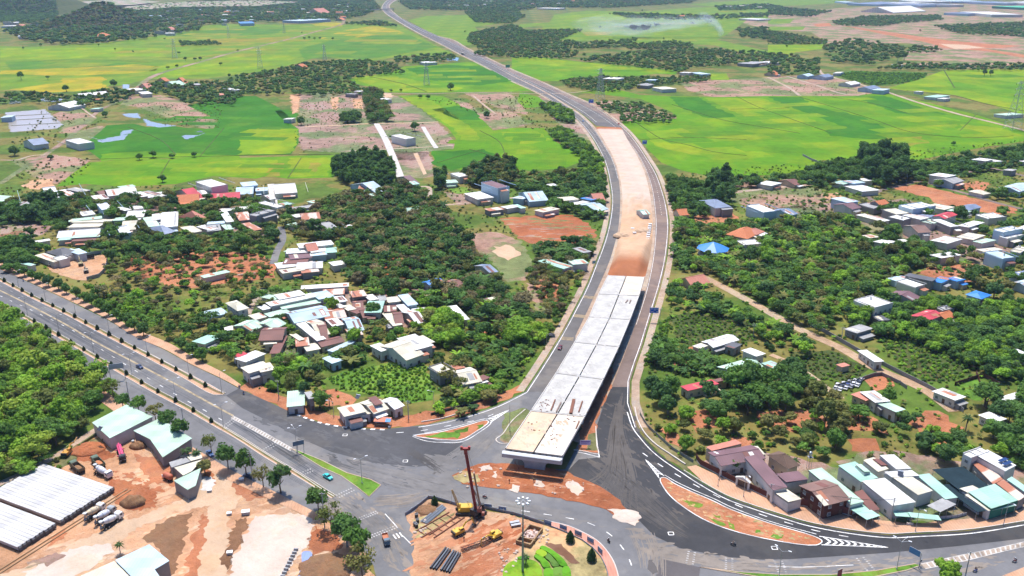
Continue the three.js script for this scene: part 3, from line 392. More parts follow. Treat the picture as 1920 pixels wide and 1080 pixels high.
// ---------------------------------------------------------------- yards
sheet('yard', [-60,960,0,930,60,895,105,870,150,840,190,815,215,800,300,815,380,852,430,885,480,910,540,937,600,967,640,1000,680,1040,700,1080,705,1130,-60,1130], K.peach, .05, 1, 4, true);
for (const [k, y, ...a] of [['pale', .09, 478,968,520,964,575,966,592,985,585,1005,568,1030,548,1060,530,1100,425,1100,440,1040,462,1000], ['sand', .085, 360,925,400,880,440,870,470,890,450,940,430,960,430,1100,345,1100,370,1000,395,950,330,960,240,1000,120,1100,0,1100,0,1080,100,1040,200,990,300,955], ['pale', .095, 40,1075,130,1030,200,1020,215,1035,150,1075,60,1100], ['brown', .09, 268,1006,300,980,358,960,352,1000,336,1050,320,1080,300,1042,285,1022], ['orange', .088, 385,960,360,1010,345,1090,366,1090,372,1060,388,1000], ['brown', .09, 440,975,462,970,455,1010,425,1070,412,1060,430,1010], ['brown', .092, 585,1040,640,1040,655,1070,640,1100,565,1100,575,1060], ['red', .09, 590,985,640,1010,640,1030,590,1040,575,1030], ['red', .09, 205,895,250,905,290,920,295,945,260,960,225,945,200,920], ['red', .09, 150,828,200,845,215,855,180,870,140,860], ['orange', .09, 90,1010,125,990,120,1005,92,1025], ['lot', .09, 45,1065,110,1040,130,1035,100,1060], ['verge', .09, 100,870,150,838,190,818,205,828,150,858,110,880], ['concrete', .1, 380,895,400,892,398,915,378,918], ['orange', .087, 250,850,330,870,330,910,280,905], ['red', .088, 380,870,405,860,400,910,385,900], ['orange', .087, 440,900,500,915,520,930,460,940,440,925], ['lot', .1, 50,1055,110,1035,125,1042,90,1062]]) sheet('yard_soil', a, K[k], y, .9, 1.1);
sheet('yard', [762,968,806,936,832,944,907,957,975,971,1006,981,1024,985,1010,1005,990,1030,965,1050,950,1075,945,1110,770,1110,772,1060,778,1020,769,995], K.peach, .15, .6, 3, true);
for (const [k, y, ...a] of [['orange', .17, 850,1010,900,985,960,975,985,985,985,1020,950,1045,935,1100,830,1100,870,1050], ['red', .175, 900,980,940,968,965,975,940,985,905,990], ['brown', .18, 780,955,805,942,830,948,815,962,785,970], ['tan', .18, 772,975,800,965,850,960,840,985,800,1005,780,1012], ['red', .178, 935,1000,985,990,990,1010,960,1035,935,1040]]) sheet('yard_soil', a, K[k], y, .8, 1);
// garden of the roundabout
sheet('dry_lawn', [1020,984,1048,994,1080,1008,1103,1021,1123,1040,1134,1058,1141,1082,1142,1120,930,1120,945,1080,960,1050,985,1032,1000,1005], K.tan, .2, .3, 3, true);
struct('sidewalk', bandGeo(resample(L2([1034,979,1066,987,1095,1000,1119,1014,1134,1029,1150,1053,1159,1080,1164,1120]), 50), resample(L2([1020,983,1048,993,1080,1007,1103,1020,1123,1039,1134,1057,1141,1080,1142,1120]), 50), .24), M(.55, .26, .19, 'brick'));
struct('kerb', wallGeo(resample(L2([1034,979,1066,987,1095,1000,1119,1014,1134,1029,1150,1053,1159,1080,1164,1120]), 50), .35, 0, .3), K.kerb);

track([225,782,180,806,140,832,100,858,50,884,0,907,-40,925], 6, K.dust, .1); struct('field_wall', wallGeo(L2([232,790,186,813,146,839,106,864]), .5, 0, 1.1), K.drySoil);
sheet('paved_yard', [1312,866,1345,850,1420,845,1500,860,1580,880,1570,868,1640,845,1720,850,1800,868,1880,850,1940,870,1940,945,1898,962,1854,971,1752,980,1668,979,1595,973,1500,948,1443,937,1380,909], K.lot, .12, 1.2, 4);

// stains and spilt soil of all sizes over yards, verges and tarmac
function splotches(name, a, n, r0, r1, mat, y, stretch = 1, dir = 0, hh = 0) {
  const P = GP(a, hh), [x0, x1, z0, z1] = extent(P), gs = [];
  for (let k = 0, t = 0; k < n && t < n * 12; t++) {
    const x = rr(x0, x1), z = rr(z0, z1); if (!inPoly(x, z, P)) continue; k++;
    const r = r0 + (r1 - r0) * rnd() * rnd(), m = 16, Q = [], ph = rnd() * 6.28, c = Math.cos(dir + rr(-.3, .3)), s = Math.sin(dir + rr(-.3, .3));
    for (let i = 0; i < m; i++) { const b = i / m * 6.2832, q = r * (.7 + .3 * Math.sin(3 * b + ph) + rr(-.22, .22)), u = Math.cos(b) * q * stretch, w = Math.sin(b) * q; Q.push(v(x + u * c - w * s, 0, z + u * s + w * c)); }
    gs.push(flatGeo(Q, y + .0006 * (k % 12)));
  }
  const m = struct(name, merge(gs), mat); m.userData.kind = 'stuff';
}
const YARD1 = [10,1075,110,1000,210,930,260,870,330,870,430,900,540,945,600,975,640,1010,680,1050,690,1085], soilA = M(.53, .33, .205, 'soil'), soilB = M(.45, .245, .14, 'soil'), soilC = M(.40, .22, .13, 'soil'), redA = M(.36, .13, .06, 'soil'), redB = M(.42, .19, .10, 'soil');
splotches('soil_stains', YARD1, 90, .5, 3.4, soilA, .063, 3, -.6); splotches('soil_stains', YARD1, 70, .4, 2.4, soilB, .07, 3.5, -.5); splotches('soil_stains', YARD1, 60, .25, 1, soilC, .077, 5, -.55); splotches('soil_stains', [205,880,300,900,300,950,230,955], 60, .4, 2.2, redA, .128, 1.6, .3);
const YARD2 = [775,985,832,950,907,962,975,975,1000,990,960,1040,940,1085,780,1085];
splotches('soil_stains', YARD2, 60, .4, 2.4, redB, .185, 3, -.7); splotches('soil_stains', YARD2, 60, .4, 2, soilB, .195, 3.5, -.6); splotches('soil_stains', YARD2, 40, .3, 1.4, soilC, .205, 4, -.6);
splotches('soil_stains', [850,895,890,876,942,872,1060,888,1125,915,1180,958,1130,950,1040,928,940,913,870,905], 50, .3, 2, redB, .225, 2.5, .2); splotches('soil_stains', [1245,900,1340,945,1440,985,1525,1012,1446,1010,1330,975,1260,930], 60, .3, 1.6, redB, .212, 2.5, .4); splotches('soil_stains', [1245,900,1340,945,1440,985,1525,1012,1446,1010,1330,975,1260,930], 50, .3, 1.4, K.tan, .222, 1.5, .4); splotches('soil_stains', [940,412,1075,405,1115,440,1010,458], 60, .8, 3, K.drySoil, .06, 4, .05);
splotches('tarmac_stains', [450,735,600,800,720,810,800,880,760,930,620,870,480,790], 80, .4, 2.6, M(.10, .10, .104, 'asphalt'), .1275, 3, .55); splotches('tarmac_stains', [700,880,860,850,880,930,1080,960,1180,1000,1000,975,840,935,760,930], 120, .4, 3, DUST3, .1275, 3, .25); splotches('tarmac_stains', [1130,750,1175,750,1230,870,1300,960,1200,960,1110,890], 90, .4, 2.4, DUST, .1275, 3, 1); splotches('tarmac_stains', [1180,985,1260,1030,1460,1055,1460,1075,1230,1050], 80, .4, 2.4, DUST4, .1275, 3, .1); splotches('tarmac_stains', [20,535,420,745,400,785,20,565], 90, .4, 1.8, M(.145, .147, .156, 'asphalt'), .112, 5, .52); splotches('tarmac_stains', [600,930,700,1000,740,1080,780,1080,740,980,660,920], 80, .4, 2.4, DUST4, .1275, 3, .9); splotches('tarmac_stains', [1480,1055,1900,1035,1900,1060,1700,1085,1480,1070], 70, .4, 2, DUST4, .1275, 4, -.1);

splotches('deck_stains', [1012,762,1132,566,1146,540,1172,545,1172,566,1090,750,1080,768], 110, .3, 1.6, M(.42, .405, .38, 'concrete'), 8.03, 2.5, 1.25, 8); splotches('deck_stains', [962,832,1002,785,1070,790,1045,838], 60, .3, 1.5, M(.50, .40, .30, 'pale'), 8.03, 2, 1.25, 8);
// small plots of paddy within the larger fields
function plots(a, ang, w, d, mats, y, p) {
  const P = GP(a), [x0, x1, z0, z1] = extent(P), cx = (x0 + x1) / 2, cz = (z0 + z1) / 2, R = Math.hypot(x1 - x0, z1 - z0) / 2, c = Math.cos(ang), s = Math.sin(ang), at = (u, t) => v(cx + u * c - t * s, 0, cz + u * s + t * c);
  let n = 0; for (let t = -R; t < R; t += d) { const sh = rr(0, w); for (let u = -R - sh; u < R; ) { const W = w * rr(.6, 1.5), q = [at(u + .7, t + rr(.5, 3)), at(u + W - .7, t + rr(.5, 3)), at(u + W - .7, t + d - .7), at(u + .7, t + d - .7)]; u += W; if (rnd() > p || !q.every(k => inPoly(k.x, k.z, P))) continue; struct('rice_plot', flatGeo(q, y + .002 * (n++ % 5)), pick(mats)); } }
}
const va = [M(.115, .235, .004, 'rice'), M(.095, .215, .004, 'rice'), M(.135, .245, .005, 'rice'), M(.085, .20, .006, 'rice'), M(.15, .25, .008, 'rice')], vf = [M(.145, .225, .016, 'rice'), M(.12, .21, .014, 'rice'), M(.165, .23, .018, 'rice'), M(.20, .225, .02, 'rice')];
plots([1180,232,1270,224,1350,184,1600,182,1660,178,1830,216,1930,246,1850,274,1700,302,1600,303,1540,298,1440,326,1330,328,1240,303], -.25, 62, 30, va, .11, .5); plots([130,332,165,307,420,299,620,294,615,330,480,333,240,348], .05, 40, 18, va, .12, .5); plots([190,300,200,245,450,185,520,202,555,245,545,288,240,296], .1, 46, 22, [M(.045, .165, .008, 'rice'), M(.06, .18, .008, 'rice'), M(.04, .145, .008, 'rice')], .12, .45);
plots([660,150,760,126,900,119,960,150,880,172,705,172], -.1, 60, 32, va, .12, .45); plots([820,290,860,205,925,246,1020,243,1085,295,1060,312,960,316,880,308], .1, 46, 24, va, .13, .45); plots([10,90,260,76,380,50,560,48,720,42,840,100,650,112,480,133,300,145,120,170,10,168], .05, 130, 70, vf, .16, .42); plots([980,54,1040,30,1300,18,1430,20,1360,62,1340,80,1160,78,1060,74], .05, 140, 90, vf, .16, .4); plots([1680,166,1770,135,1930,133,1930,218,1790,176], -.2, 80, 44, va, .14, .45); plots([965,110,1090,118,1260,134,1180,142,1050,150], -.15, 70, 34, va, .14, .45);

// ---------------------------------------------------------------- buildings
const ROOF = {   // colour words, material, surface words
  w: ['white', M(.64, .64, .61, 'roof', .8), 'metal'], m: ['pale mint', M(.40, .555, .43, 'roof', .8), 'metal'], e: ['green', M(.06, .42, .22, 'roof', .8), 'metal'], t: ['mint green', M(.33, .54, .44, 'roof', .8), 'metal'], c: ['cream', M(.58, .54, .42, 'roof', .8), 'metal'], b: ['pale blue', M(.42, .54, .60, 'roof', .8), 'metal'],
  B: ['bright blue', M(.03, .20, .56, 'roof', .5), 'metal'], u: ['slate blue', M(.17, .22, .32, 'roof', .6), 'metal'], r: ['red', M(.48, .05, .07, 'roof', .8), 'metal'], k: ['maroon', M(.17, .065, .05, 'roof', .7), 'metal'], R: ['rust streaked', M(.62, .50, .42, 'rust', .8), 'metal'], o: ['orange', M(.52, .17, .065, 'tile', .8), 'tiled'], s: ['salmon', M(.50, .20, .14, 'tile', .8), 'tiled'],
  g: ['grey', M(.33, .33, .33, 'concrete', .9), 'flat'], d: ['charcoal', M(.085, .088, .10, 'roof', .7), 'metal'], p: ['plum brown', M(.165, .085, .095, 'roof', .7), 'metal'], T: ['brown thatched', M(.16, .11, .085, 'tile', .95), 'hipped'], n: ['dark netting', M(.018, .035, .045, 'concrete', .9), 'shade'], q: ['brown', M(.20, .11, .085, 'roof', .7), 'metal']
};
const WALL = { w: M(.62, .61, .58, 'wall'), b: M(.42, .55, .66, 'wall'), g: M(.27, .27, .27, 'wall'), c: M(.55, .46, .34, 'wall'), d: M(.06, .06, .062, 'wall'), k: M(.11, .045, .035, 'wall'), e: M(.05, .2, .14, 'wall'), m: M(.38, .5, .46, 'wall') };
const DOORM = M(.13, .08, .05, null, .6), SHUT = M(.10, .13, .15, null, .3), TRIM = M(.6, .6, .57, null, .7), TANK = M(.5, .52, .54, null, .3, .8);
const winGeo = box(1.2, 1.2, .1), sillGeo = box(1.5, .12, .3, 0, -.72, .05), doorGeo = box(1.3, 2.2, .1), frameGeo = merge([box(1.4, .1, .14, 0, .65, 0), box(.1, 1.2, .14, -.65, 0, 0), box(.1, 1.2, .14, .65, 0, 0), box(.08, 1.2, .14)]);
const HOUSES = [];
function houseLabel(o, place, x, base) { HOUSES.push([o, place, x, base]); }
function openings(g, L, W, h, near) {   // doors and windows on the walls that can be seen from the south
  if (near < 3.1 || h < 3) return;
  const put4 = (len, place) => { const n = Math.max(1, Math.floor(len / 3.4)); for (let i = 0; i < n; i++) for (let s = 0; s + 2.8 < h; s += 3.1) place(-len / 2 + (i + .5) * len / n, s, i === Math.floor(n / 2) && s === 0); };
  const side = (len, ry, ox, oz) => put4(len, (t, s, door) => {
    const m = mesh(door ? 'door' : 'window', door ? doorGeo : winGeo, door ? DOORM : SHUT, g); m.rotation.y = ry; m.position.set(ox * (W ? 1 : 1) + Math.cos(ry) * t, door ? 1.15 : s + 1.6, oz - Math.sin(ry) * t);
    if (!door) { mesh('window_frame', frameGeo, TRIM, m); mesh('sill', sillGeo, TRIM, m); }
  });
  side(L, 0, 0, W / 2 + .02); side(W, -Math.PI / 2, -L / 2 - .02, 0); side(W, Math.PI / 2, L / 2 + .02, 0); side(L, Math.PI, 0, -W / 2 - .02);
}
function slabRoof(pts4, t = .16) {   // four corners with heights -> sheet with thickness; uv: x along the slope's eave
  const top = pts4, bot = pts4.map(p => p.clone().add(v(0, -t, 0))), pos = [], uv = [];
  const U = Math.hypot(top[1].x - top[0].x, top[1].z - top[0].z), D = top[0].distanceTo(top[3]);
  const q = (a, b, c, d, u = [0, 0, U, 0, U, D, 0, D]) => { for (const [p, k] of [[a, 0], [b, 1], [c, 2], [a, 0], [c, 2], [d, 3]]) { pos.push(p.x, p.y, p.z); uv.push(u[2 * k], u[2 * k + 1]); } };
  q(...top); q(bot[3], bot[2], bot[1], bot[0]); for (let i = 0; i < 4; i++) { const j = (i + 1) % 4; q(top[j], top[i], bot[i], bot[j], [0, 0, 1, 0, 1, .1, 0, .1]); }
  const g = new THREE.BufferGeometry(); g.setAttribute('position', new THREE.Float32BufferAttribute(pos, 3)); g.setAttribute('uv', new THREE.Float32BufferAttribute(uv, 2)); g.computeVertexNormals(); return g;
}
const PATCH = ['R', 'R', 'k', 'g', 'c', 'w'].map(k => ROOF[k][1]);
function sheets(rf, hx, za, zb, ya, yb, near, roof) {   // odd, newer or rusted sheets laid over a roof slope
  if (near < 1.7 || hx < 3) return; const n = Math.floor(rr(0, 3.4));
  for (let i = 0; i < n; i++) { const w = rr(.8, 2.6), x = rr(-hx, hx - w), t0 = rr(0, .35), t1 = rr(.65, 1), Z = t => za + (zb - za) * t, Y = t => ya + (yb - ya) * t + .035 + .012 * i, q = [v(x, Y(t0), Z(t0)), v(x + w, Y(t0), Z(t0)), v(x + w, Y(t1), Z(t1)), v(x, Y(t1), Z(t1))]; mesh('roof_sheet', slabRoof(zb < za ? q : [q[1], q[0], q[3], q[2]], .03), pick(PATCH), rf); }
}
function triSheet(a, b, c) { const g = new THREE.BufferGeometry(); g.setAttribute('position', new THREE.Float32BufferAttribute([a.x, a.y, a.z, b.x, b.y, b.z, c.x, c.y, c.z], 3)); const U = a.distanceTo(b); g.setAttribute('uv', new THREE.Float32BufferAttribute([0, 0, U, 0, U / 2, U / 2], 2)); g.computeVertexNormals(); return g; }
function house(A, B, C, h, type, roof, wall, place, xpx, opts = {}) {
  const w0 = C.clone().sub(B), u0 = B.clone().sub(A); let L = Math.hypot(u0.x, u0.z), ux = u0.x / L, uz = u0.z / L;
  const across = w0.x * -uz + w0.z * ux; const grow = /hamlet|lane/.test(place) ? 1.5 : place === ROW ? 1.32 : /village|orchards|highway|grove/.test(place) ? 1.32 : 1; let W = Math.max(3, Math.abs(across) * grow); L = Math.max(3, L * (grow > 1.4 ? 1.1 : grow > 1 ? 1.04 : 1));
  const sgn = across < 0 ? -1 : 1, c = new V3((A.x + B.x) / 2 - uz * sgn * W / 2, 0, (A.z + B.z) / 2 + ux * sgn * W / 2);
  const near = pxPerM(c), [word, rm, surf] = ROOF[roof], kind = opts.kind || (type === 'N' ? 'canopy' : L * W > 420 ? 'large_building' : h >= 7 ? 'tall_house' : L > 3.2 * W ? 'long_shed' : 'house');
  const g = thing(kind, c, Math.atan2(-uz, ux), '', kind === 'long_shed' ? 'shed' : kind === 'canopy' ? 'canopy' : kind === 'large_building' ? 'building' : 'house', place);
  const hx = L / 2, hz = W / 2, ov = type === 'F' ? 0 : Math.min(.7, W * .08), wl = L - 2 * ov, ww = W - 2 * ov, wm = WALL[wall];
  block([v(-hx, 0, -hz), v(hx, 0, -hz), v(hx, 0, hz), v(-hx, 0, hz)].map(p => p.applyAxisAngle(v(0, 1, 0), g.rotation.y).add(c)), 1);
  if (type === 'F') {
    mesh('wall', box(wl, h, ww, 0, h / 2, 0), wm, g); const s = flatGeo([v(-hx + .2, 0, -hz + .2), v(hx - .2, 0, -hz + .2), v(hx - .2, 0, hz - .2), v(-hx + .2, 0, hz - .2)], h + .05); mesh('roof', s, rm, g);
    mesh('parapet', merge([box(L + .1, .5, .2, 0, h + .25, hz - .05), box(L + .1, .5, .2, 0, h + .25, -hz + .05), box(.2, .5, W - .3, -hz + .05, h + .25, 0), box(.2, .5, W - .3, hz - .05, h + .25, 0)]), wm, g);
    if (near > 2.2 && L > 6 && rnd() < .6) { const t = mesh('water_tank', cyl(.55, .55, 1.5, 0, 0, 0, 10), TANK, g); t.position.set(rr(-hx * .6, hx * .6), h + .06, rr(-hz * .6, hz * .6)); }
  } else if (type === 'S' || type === 'N') {
    const f = Math.min(.9, W * .07), y0 = h - f / 2, y1 = h + f / 2;
    if (type === 'N') for (const [x, z] of [[-1, -1], [1, -1], [-1, 1], [1, 1], [0, -1], [0, 1]]) mesh('post', cyl(.08, .08, z < 0 ? y0 - .1 : y1 - .1, x * (hx - .3), 0, z * (hz - .3), 6), K.galv, g);
    else mesh('wall', new THREE.ExtrudeGeometry(new THREE.Shape([new THREE.Vector2(-ww / 2, 0), new THREE.Vector2(ww / 2, 0), new THREE.Vector2(ww / 2, y0 - .2 + (y1 - y0) * .05), new THREE.Vector2(-ww / 2, y1 - .25)]), { depth: wl, bevelEnabled: false }).rotateY(Math.PI / 2).translate(-wl / 2, 0, 0), wm, g);
    const rf = mesh('roof', slabRoof([v(-hx, y1, hz), v(hx, y1, hz), v(hx, y0, -hz), v(-hx, y0, -hz)], .14), rm, g); if (type === 'S') sheets(rf, hx, hz, -hz, y1, y0, near, roof);
  } else {
    const rise = W * (surf === 'tiled' || surf === 'hipped' ? .24 : .13), y0 = h - rise * .35, y1 = h + rise * .65, hip = type === 'H' ? Math.min(hx * .8, hz) : 0, rx = hx - hip;
    const parts = [slabRoof([v(-hx, y0, hz), v(hx, y0, hz), v(rx, y1, 0), v(-rx, y1, 0)]), slabRoof([v(hx, y0, -hz), v(-hx, y0, -hz), v(-rx, y1, 0), v(rx, y1, 0)])];
    if (hip) parts.push(triSheet(v(hx, y0, hz), v(hx, y0, -hz), v(rx, y1, 0)), triSheet(v(-hx, y0, -hz), v(-hx, y0, hz), v(-rx, y1, 0)));
    const rf = mesh('roof', merge(parts), rm, g); if (!hip && surf === 'metal') { sheets(rf, hx, hz, .2, y0, y1, near, roof); sheets(rf, hx, -hz, -.2, y0, y1, near, roof); }
    const k = (y1 - y0) * (ww / W);
    mesh('wall', hip ? box(wl, y0 - .1, ww, 0, (y0 - .1) / 2, 0) : new THREE.ExtrudeGeometry(new THREE.Shape([new THREE.Vector2(-ww / 2, 0), new THREE.Vector2(ww / 2, 0), new THREE.Vector2(ww / 2, y0 - .1), new THREE.Vector2(0, y0 + k - .15), new THREE.Vector2(-ww / 2, y0 - .1)]), { depth: wl, bevelEnabled: false }).rotateY(Math.PI / 2).translate(-wl / 2, 0, 0), wm, g);
    if (near > 2.2) mesh('ridge_cap', box(2 * rx, .1, .45, 0, y1 + .03, 0), rm, g);
  }
  if (grow > 1 && place !== ROW && type !== 'N' && L > 7 && rnd() < .55) {   // lean-to along the front
    const al = L * rr(.35, .8), aw = rr(2.4, 4), ax = rr(-.5, .5) * (L - al), ah = Math.max(2.4, h - rr(1.2, 2)), f = sgn > 0 ? 1 : -1, z0 = f * (hz - ov + .05), z1 = z0 + f * aw, q = [v(ax - al / 2, ah - .4, z1), v(ax + al / 2, ah - .4, z1), v(ax + al / 2, ah, z0), v(ax - al / 2, ah, z0)];
    mesh('annex_roof', slabRoof(f > 0 ? q : [q[1], q[0], q[3], q[2]], .1), ROOF[pick(['R', 'w', 'c', 'k', 'R', 'g', roof])][1], g); mesh('annex_wall', box(al * .94, ah - .55, aw * .85, ax, (ah - .55) / 2, z0 + f * aw * .42), WALL[pick(['g', 'w', 'c'])], g);
  }
  if (type !== 'N') openings(g, wl, ww, h - .6, near);
  const base = type === 'N' ? `${word} ${surf} canopy` : type === 'F' ? `${word === 'grey' ? 'grey' : word} flat-roofed ${h >= 8 ? 'tall house' : 'house'}` : `${word} ${surf}-roofed ${kind === 'large_building' ? 'large building' : kind === 'long_shed' ? 'long shed' : kind === 'tall_house' ? 'two-storey house' : type === 'G' ? 'gabled house' : type === 'H' ? 'hip-roofed house' : 'lean-to house'}`.replace('tiled-roofed hip-roofed', 'tiled hip-roofed').replace('hipped-roofed hip-roofed', 'hip-roofed');
  houseLabel(g, place, xpx, base); return g;
}
function polyHouse(P, h, roof, wall, place, xpx, row = 0) {
  const c = P.reduce((s, p) => s.add(p), v(0, 0, 0)).multiplyScalar(1 / P.length); c.y = 0; const Q = P.map(p => p.clone().sub(c).setY(0)); block(P, 1);
  const g = thing(row ? 'terrace_house' : 'workshop', c, 0, '', row ? 'house' : 'building', place), [word, rm, surf] = ROOF[roof];
  if (row) { const q = Q.map((p, i) => p.clone().setY(h + (i < 1 || i > 2 ? .25 : -.25))); mesh('roof', slabRoof(new V3().crossVectors(q[1].clone().sub(q[0]), q[3].clone().sub(q[0])).y > 0 ? q : [q[1], q[0], q[3], q[2]], .16), rm, g); const e = Q[1].clone().sub(Q[0]), L = e.length(), n = Math.floor(L / 4.2), out = e.clone().cross(v(0, 1, 0)).normalize(); const sd = out.dot(Q[0].clone().lerp(Q[1], .5)) > 0 ? 1 : -1; for (let i = 0; i < n; i++) { const w = mesh(i % 3 === 1 ? 'door' : 'window', i % 3 === 1 ? doorGeo : winGeo, i % 3 === 1 ? DOORM : SHUT, g); w.position.copy(Q[0].clone().lerp(Q[1], (i + .5) / n).multiplyScalar(.97).addScaledVector(out, sd * .06)).setY(i % 3 === 1 ? 1.15 : 1.8); w.rotation.y = turnOf(Q[0], Q[1]); if (i % 3 !== 1) mesh('window_frame', frameGeo, TRIM, w); } } else mesh('roof', slabGeo(Q, h, h - .2), rm, g); const I = Q.map(p => p.clone().multiplyScalar(.97)); mesh('wall', slabGeo(I, h - (row ? .5 : .21), 0), WALL[wall], g);
  houseLabel(g, place, xpx, row ? `${word} ${surf}-roofed ${row} house` : `${word} ${surf}-roofed workshop of irregular outline`); return g;
}
function cluster(tx, ty, sc, place, list) {
  for (const a of list) {
    const wall = a[9] || { w: 'w', m: 'w', e: 'w', t: 'w', c: 'w', b: 'b', B: 'b', u: 'b', r: 'w', k: 'c', R: 'g', o: 'c', s: 'c', g: 'g', d: 'g', p: 'w', T: 'c', n: 'd', q: 'k' }[a[8]];
    const p = i => G(tx + a[i] / sc, ty + a[i + 1] / sc, a[6]); if (place === ROW && a[7] === 'S') { const cc = p(4).sub(p(2)).multiplyScalar(a[8] === 'w' || a[8] === 't' || a[8] === 'c' ? 1.2 : 1.05).add(p(2)); polyHouse([p(0), p(2), cc, cc.clone().add(p(0)).sub(p(2))], a[6], a[8], wall, place, tx + (a[0] + a[4]) / 2 / sc, a[6] > 5 ? 'long' : 'low'); continue; } house(p(0), p(2), p(4), a[6], a[7], a[8], wall, place, tx + (a[0] + a[4]) / 2 / sc);
  }
}
const VILLAGE = 'in the village below the paddies', LANE = 'by the narrow lane', HAMLET = 'in the hamlet above the boulevard', VERGE = 'left of the unfinished highway', EAST = 'in the right-hand village', ORCHARD = 'among the right-hand orchards', ROW = 'in the curved row facing the junction', DEPOT = 'at the girder yard', FAR = 'far off by the paddies', PLANT = 'in the far factory estate', GROVE = 'beside the green grove', EDGE = 'right of the unfinished highway', PLOTS = 'beside the brown building plots';
cluster(0, 270, 4, VILLAGE, [[0,380,150,390,140,430,4,'S','m'],[70,430,270,425,280,470,4,'S','g'],[320,330,410,320,410,390,7,'F','w','b'],[425,345,490,335,480,385,4,'S','w'],[490,335,565,320,570,360,5,'S','g'],[680,385,780,372,785,405,4,'S','w'],[700,355,775,342,770,365,4,'G','k'],[780,340,990,315,985,350,5,'G','w'],[880,315,990,300,988,318,4,'S','m'],[975,365,1055,352,1055,390,4,'S','w'],[1060,355,1112,345,1112,385,4,'S','g'],[1118,362,1250,352,1240,385,4,'S','w'],[1285,340,1370,325,1390,390,6,'G','r'],[1340,388,1500,378,1530,408,5,'G','o'],[1470,285,1585,265,1585,312,9,'F','w'],[1455,348,1535,340,1530,370,5,'S','w'],[1590,365,1800,352,1805,385,4,'G','r'],[1785,318,1910,312,1915,350,5,'G','b'],[1800,285,1910,275,1910,305,5,'S','b'],
  [725,450,800,440,800,480,7,'F','w','b'],[590,505,685,492,680,525,4,'S','w'],[855,475,905,465,905,500,5,'S','w'],[995,468,1060,460,1060,480,5,'F','w'],[990,492,1120,487,1120,525,4,'G','w'],[520,560,760,535,765,555,4,'S','m'],[590,560,860,558,865,582,4,'S','c'],[560,590,790,583,790,612,4,'S','c'],[868,548,975,542,975,565,4,'S','m'],[945,565,1050,558,1040,610,5,'G','c'],[1070,548,1150,538,1125,605,5,'S','m'],[1215,510,1335,500,1330,590,6,'S','w'],[1140,522,1212,515,1210,555,5,'S','w'],[1335,530,1390,512,1425,560,5,'H','s'],[1350,620,1440,605,1435,655,4,'S','c'],[470,642,770,622,775,660,4,'G','w'],[565,672,770,660,760,688,4,'S','m'],[455,690,555,682,550,710,3.5,'S','t'],[565,700,740,690,735,715,3.5,'S','k'],[875,625,950,615,940,660,6,'F','w','b'],[1110,620,1200,600,1225,650,6,'H','u','w'],[1225,618,1300,608,1290,650,4,'S','b'],[1470,615,1535,600,1525,650,4,'S','w'],[1545,610,1645,600,1640,640,4,'F','g'],[1655,602,1715,594,1705,635,4,'S','m'],[1560,580,1690,572,1690,592,4,'S','b'],[1645,502,1700,496,1760,560,5,'S','w'],[1655,482,1900,457,1900,478,4,'S','w'],[1760,512,1855,502,1860,555,5,'S','R'],[1810,592,1870,582,1875,640,5,'S','R'],[1870,530,2010,490,2010,512,9,'F','g'],[200,732,365,707,370,722,3.5,'S','w'],[340,800,470,765,475,820,5,'H','d','w'],[255,830,330,812,350,880,4,'S','c'],[480,790,530,778,535,830,5,'S','b'],[400,855,470,838,472,862,5,'F','w'],[540,787,590,777,585,820,5,'S','b'],[190,882,270,902,275,922,4,'S','t'],[1500,985,1690,942,1700,962,3.5,'S','m']]);
cluster(480, 270, 4, VILLAGE, [[0,325,90,320,90,345,4,'S','b'],[135,305,290,295,290,350,4,'F','w'],[20,388,65,378,65,410,5,'G','w'],[20,442,70,430,112,475,6,'F','w']]);
cluster(480, 270, 4, GROVE, [[700,292,780,277,850,340,5,'G','b'],[795,287,870,287,930,320,5,'G','R'],[1035,240,1085,232,1095,285,5,'G','p'],[1100,257,1150,252,1165,295,5,'S','t'],[820,375,880,365,885,385,4,'S','m'],[1030,490,1200,465,1205,485,4,'G','m'],[1560,367,1680,352,1725,395,5,'S','w'],[1690,290,1770,277,1775,325,12,'F','p','b'],[1460,222,1530,212,1530,240,6,'F','w'],[1400,267,1495,262,1500,285,4,'S','m'],[1710,482,1820,468,1825,490,4,'S','R'],[1832,467,1920,452,1920,475,4,'S','w']]);
cluster(480, 270, 4, LANE, [[170,442,235,432,235,450,3.5,'S','t'],[380,427,435,417,435,435,4,'S','m'],[260,472,450,447,450,465,3.5,'S','g'],[260,527,325,517,325,540,4,'S','w'],[332,512,460,502,462,535,5,'G','R'],[230,597,300,582,300,610,4,'S','m'],[325,577,470,567,470,590,4,'S','d'],[480,592,550,582,545,620,5,'F','g'],[645,612,700,602,700,615,3.5,'S','w'],[315,742,550,717,560,745,5,'S','w'],[245,780,510,765,515,795,4,'S','w'],[355,752,430,742,430,772,6.5,'G','s'],[245,815,395,800,395,838,4,'S','p'],[402,800,515,790,520,820,4,'S','b'],[520,772,600,767,600,800,4,'S','t'],[230,850,395,845,395,880,4,'S','k'],[205,802,240,787,240,825,4,'S','m'],[145,888,305,868,315,902,4,'S','w'],[318,882,495,872,495,905,5,'G','w'],[170,932,325,908,325,940,4,'S','c'],[330,925,450,912,455,945,4,'S','R'],[545,882,640,867,640,895,4,'S','w'],[355,1057,680,1037,685,1060,4,'S','w']]);
cluster(480, 270, 4, HAMLET, [[1240,1030,1340,1002,1370,1030,4,'G','B'],[1400,1025,1470,1007,1490,1050,4,'G','k'],[1635,905,1690,892,1730,940,5,'G','u','w']]);
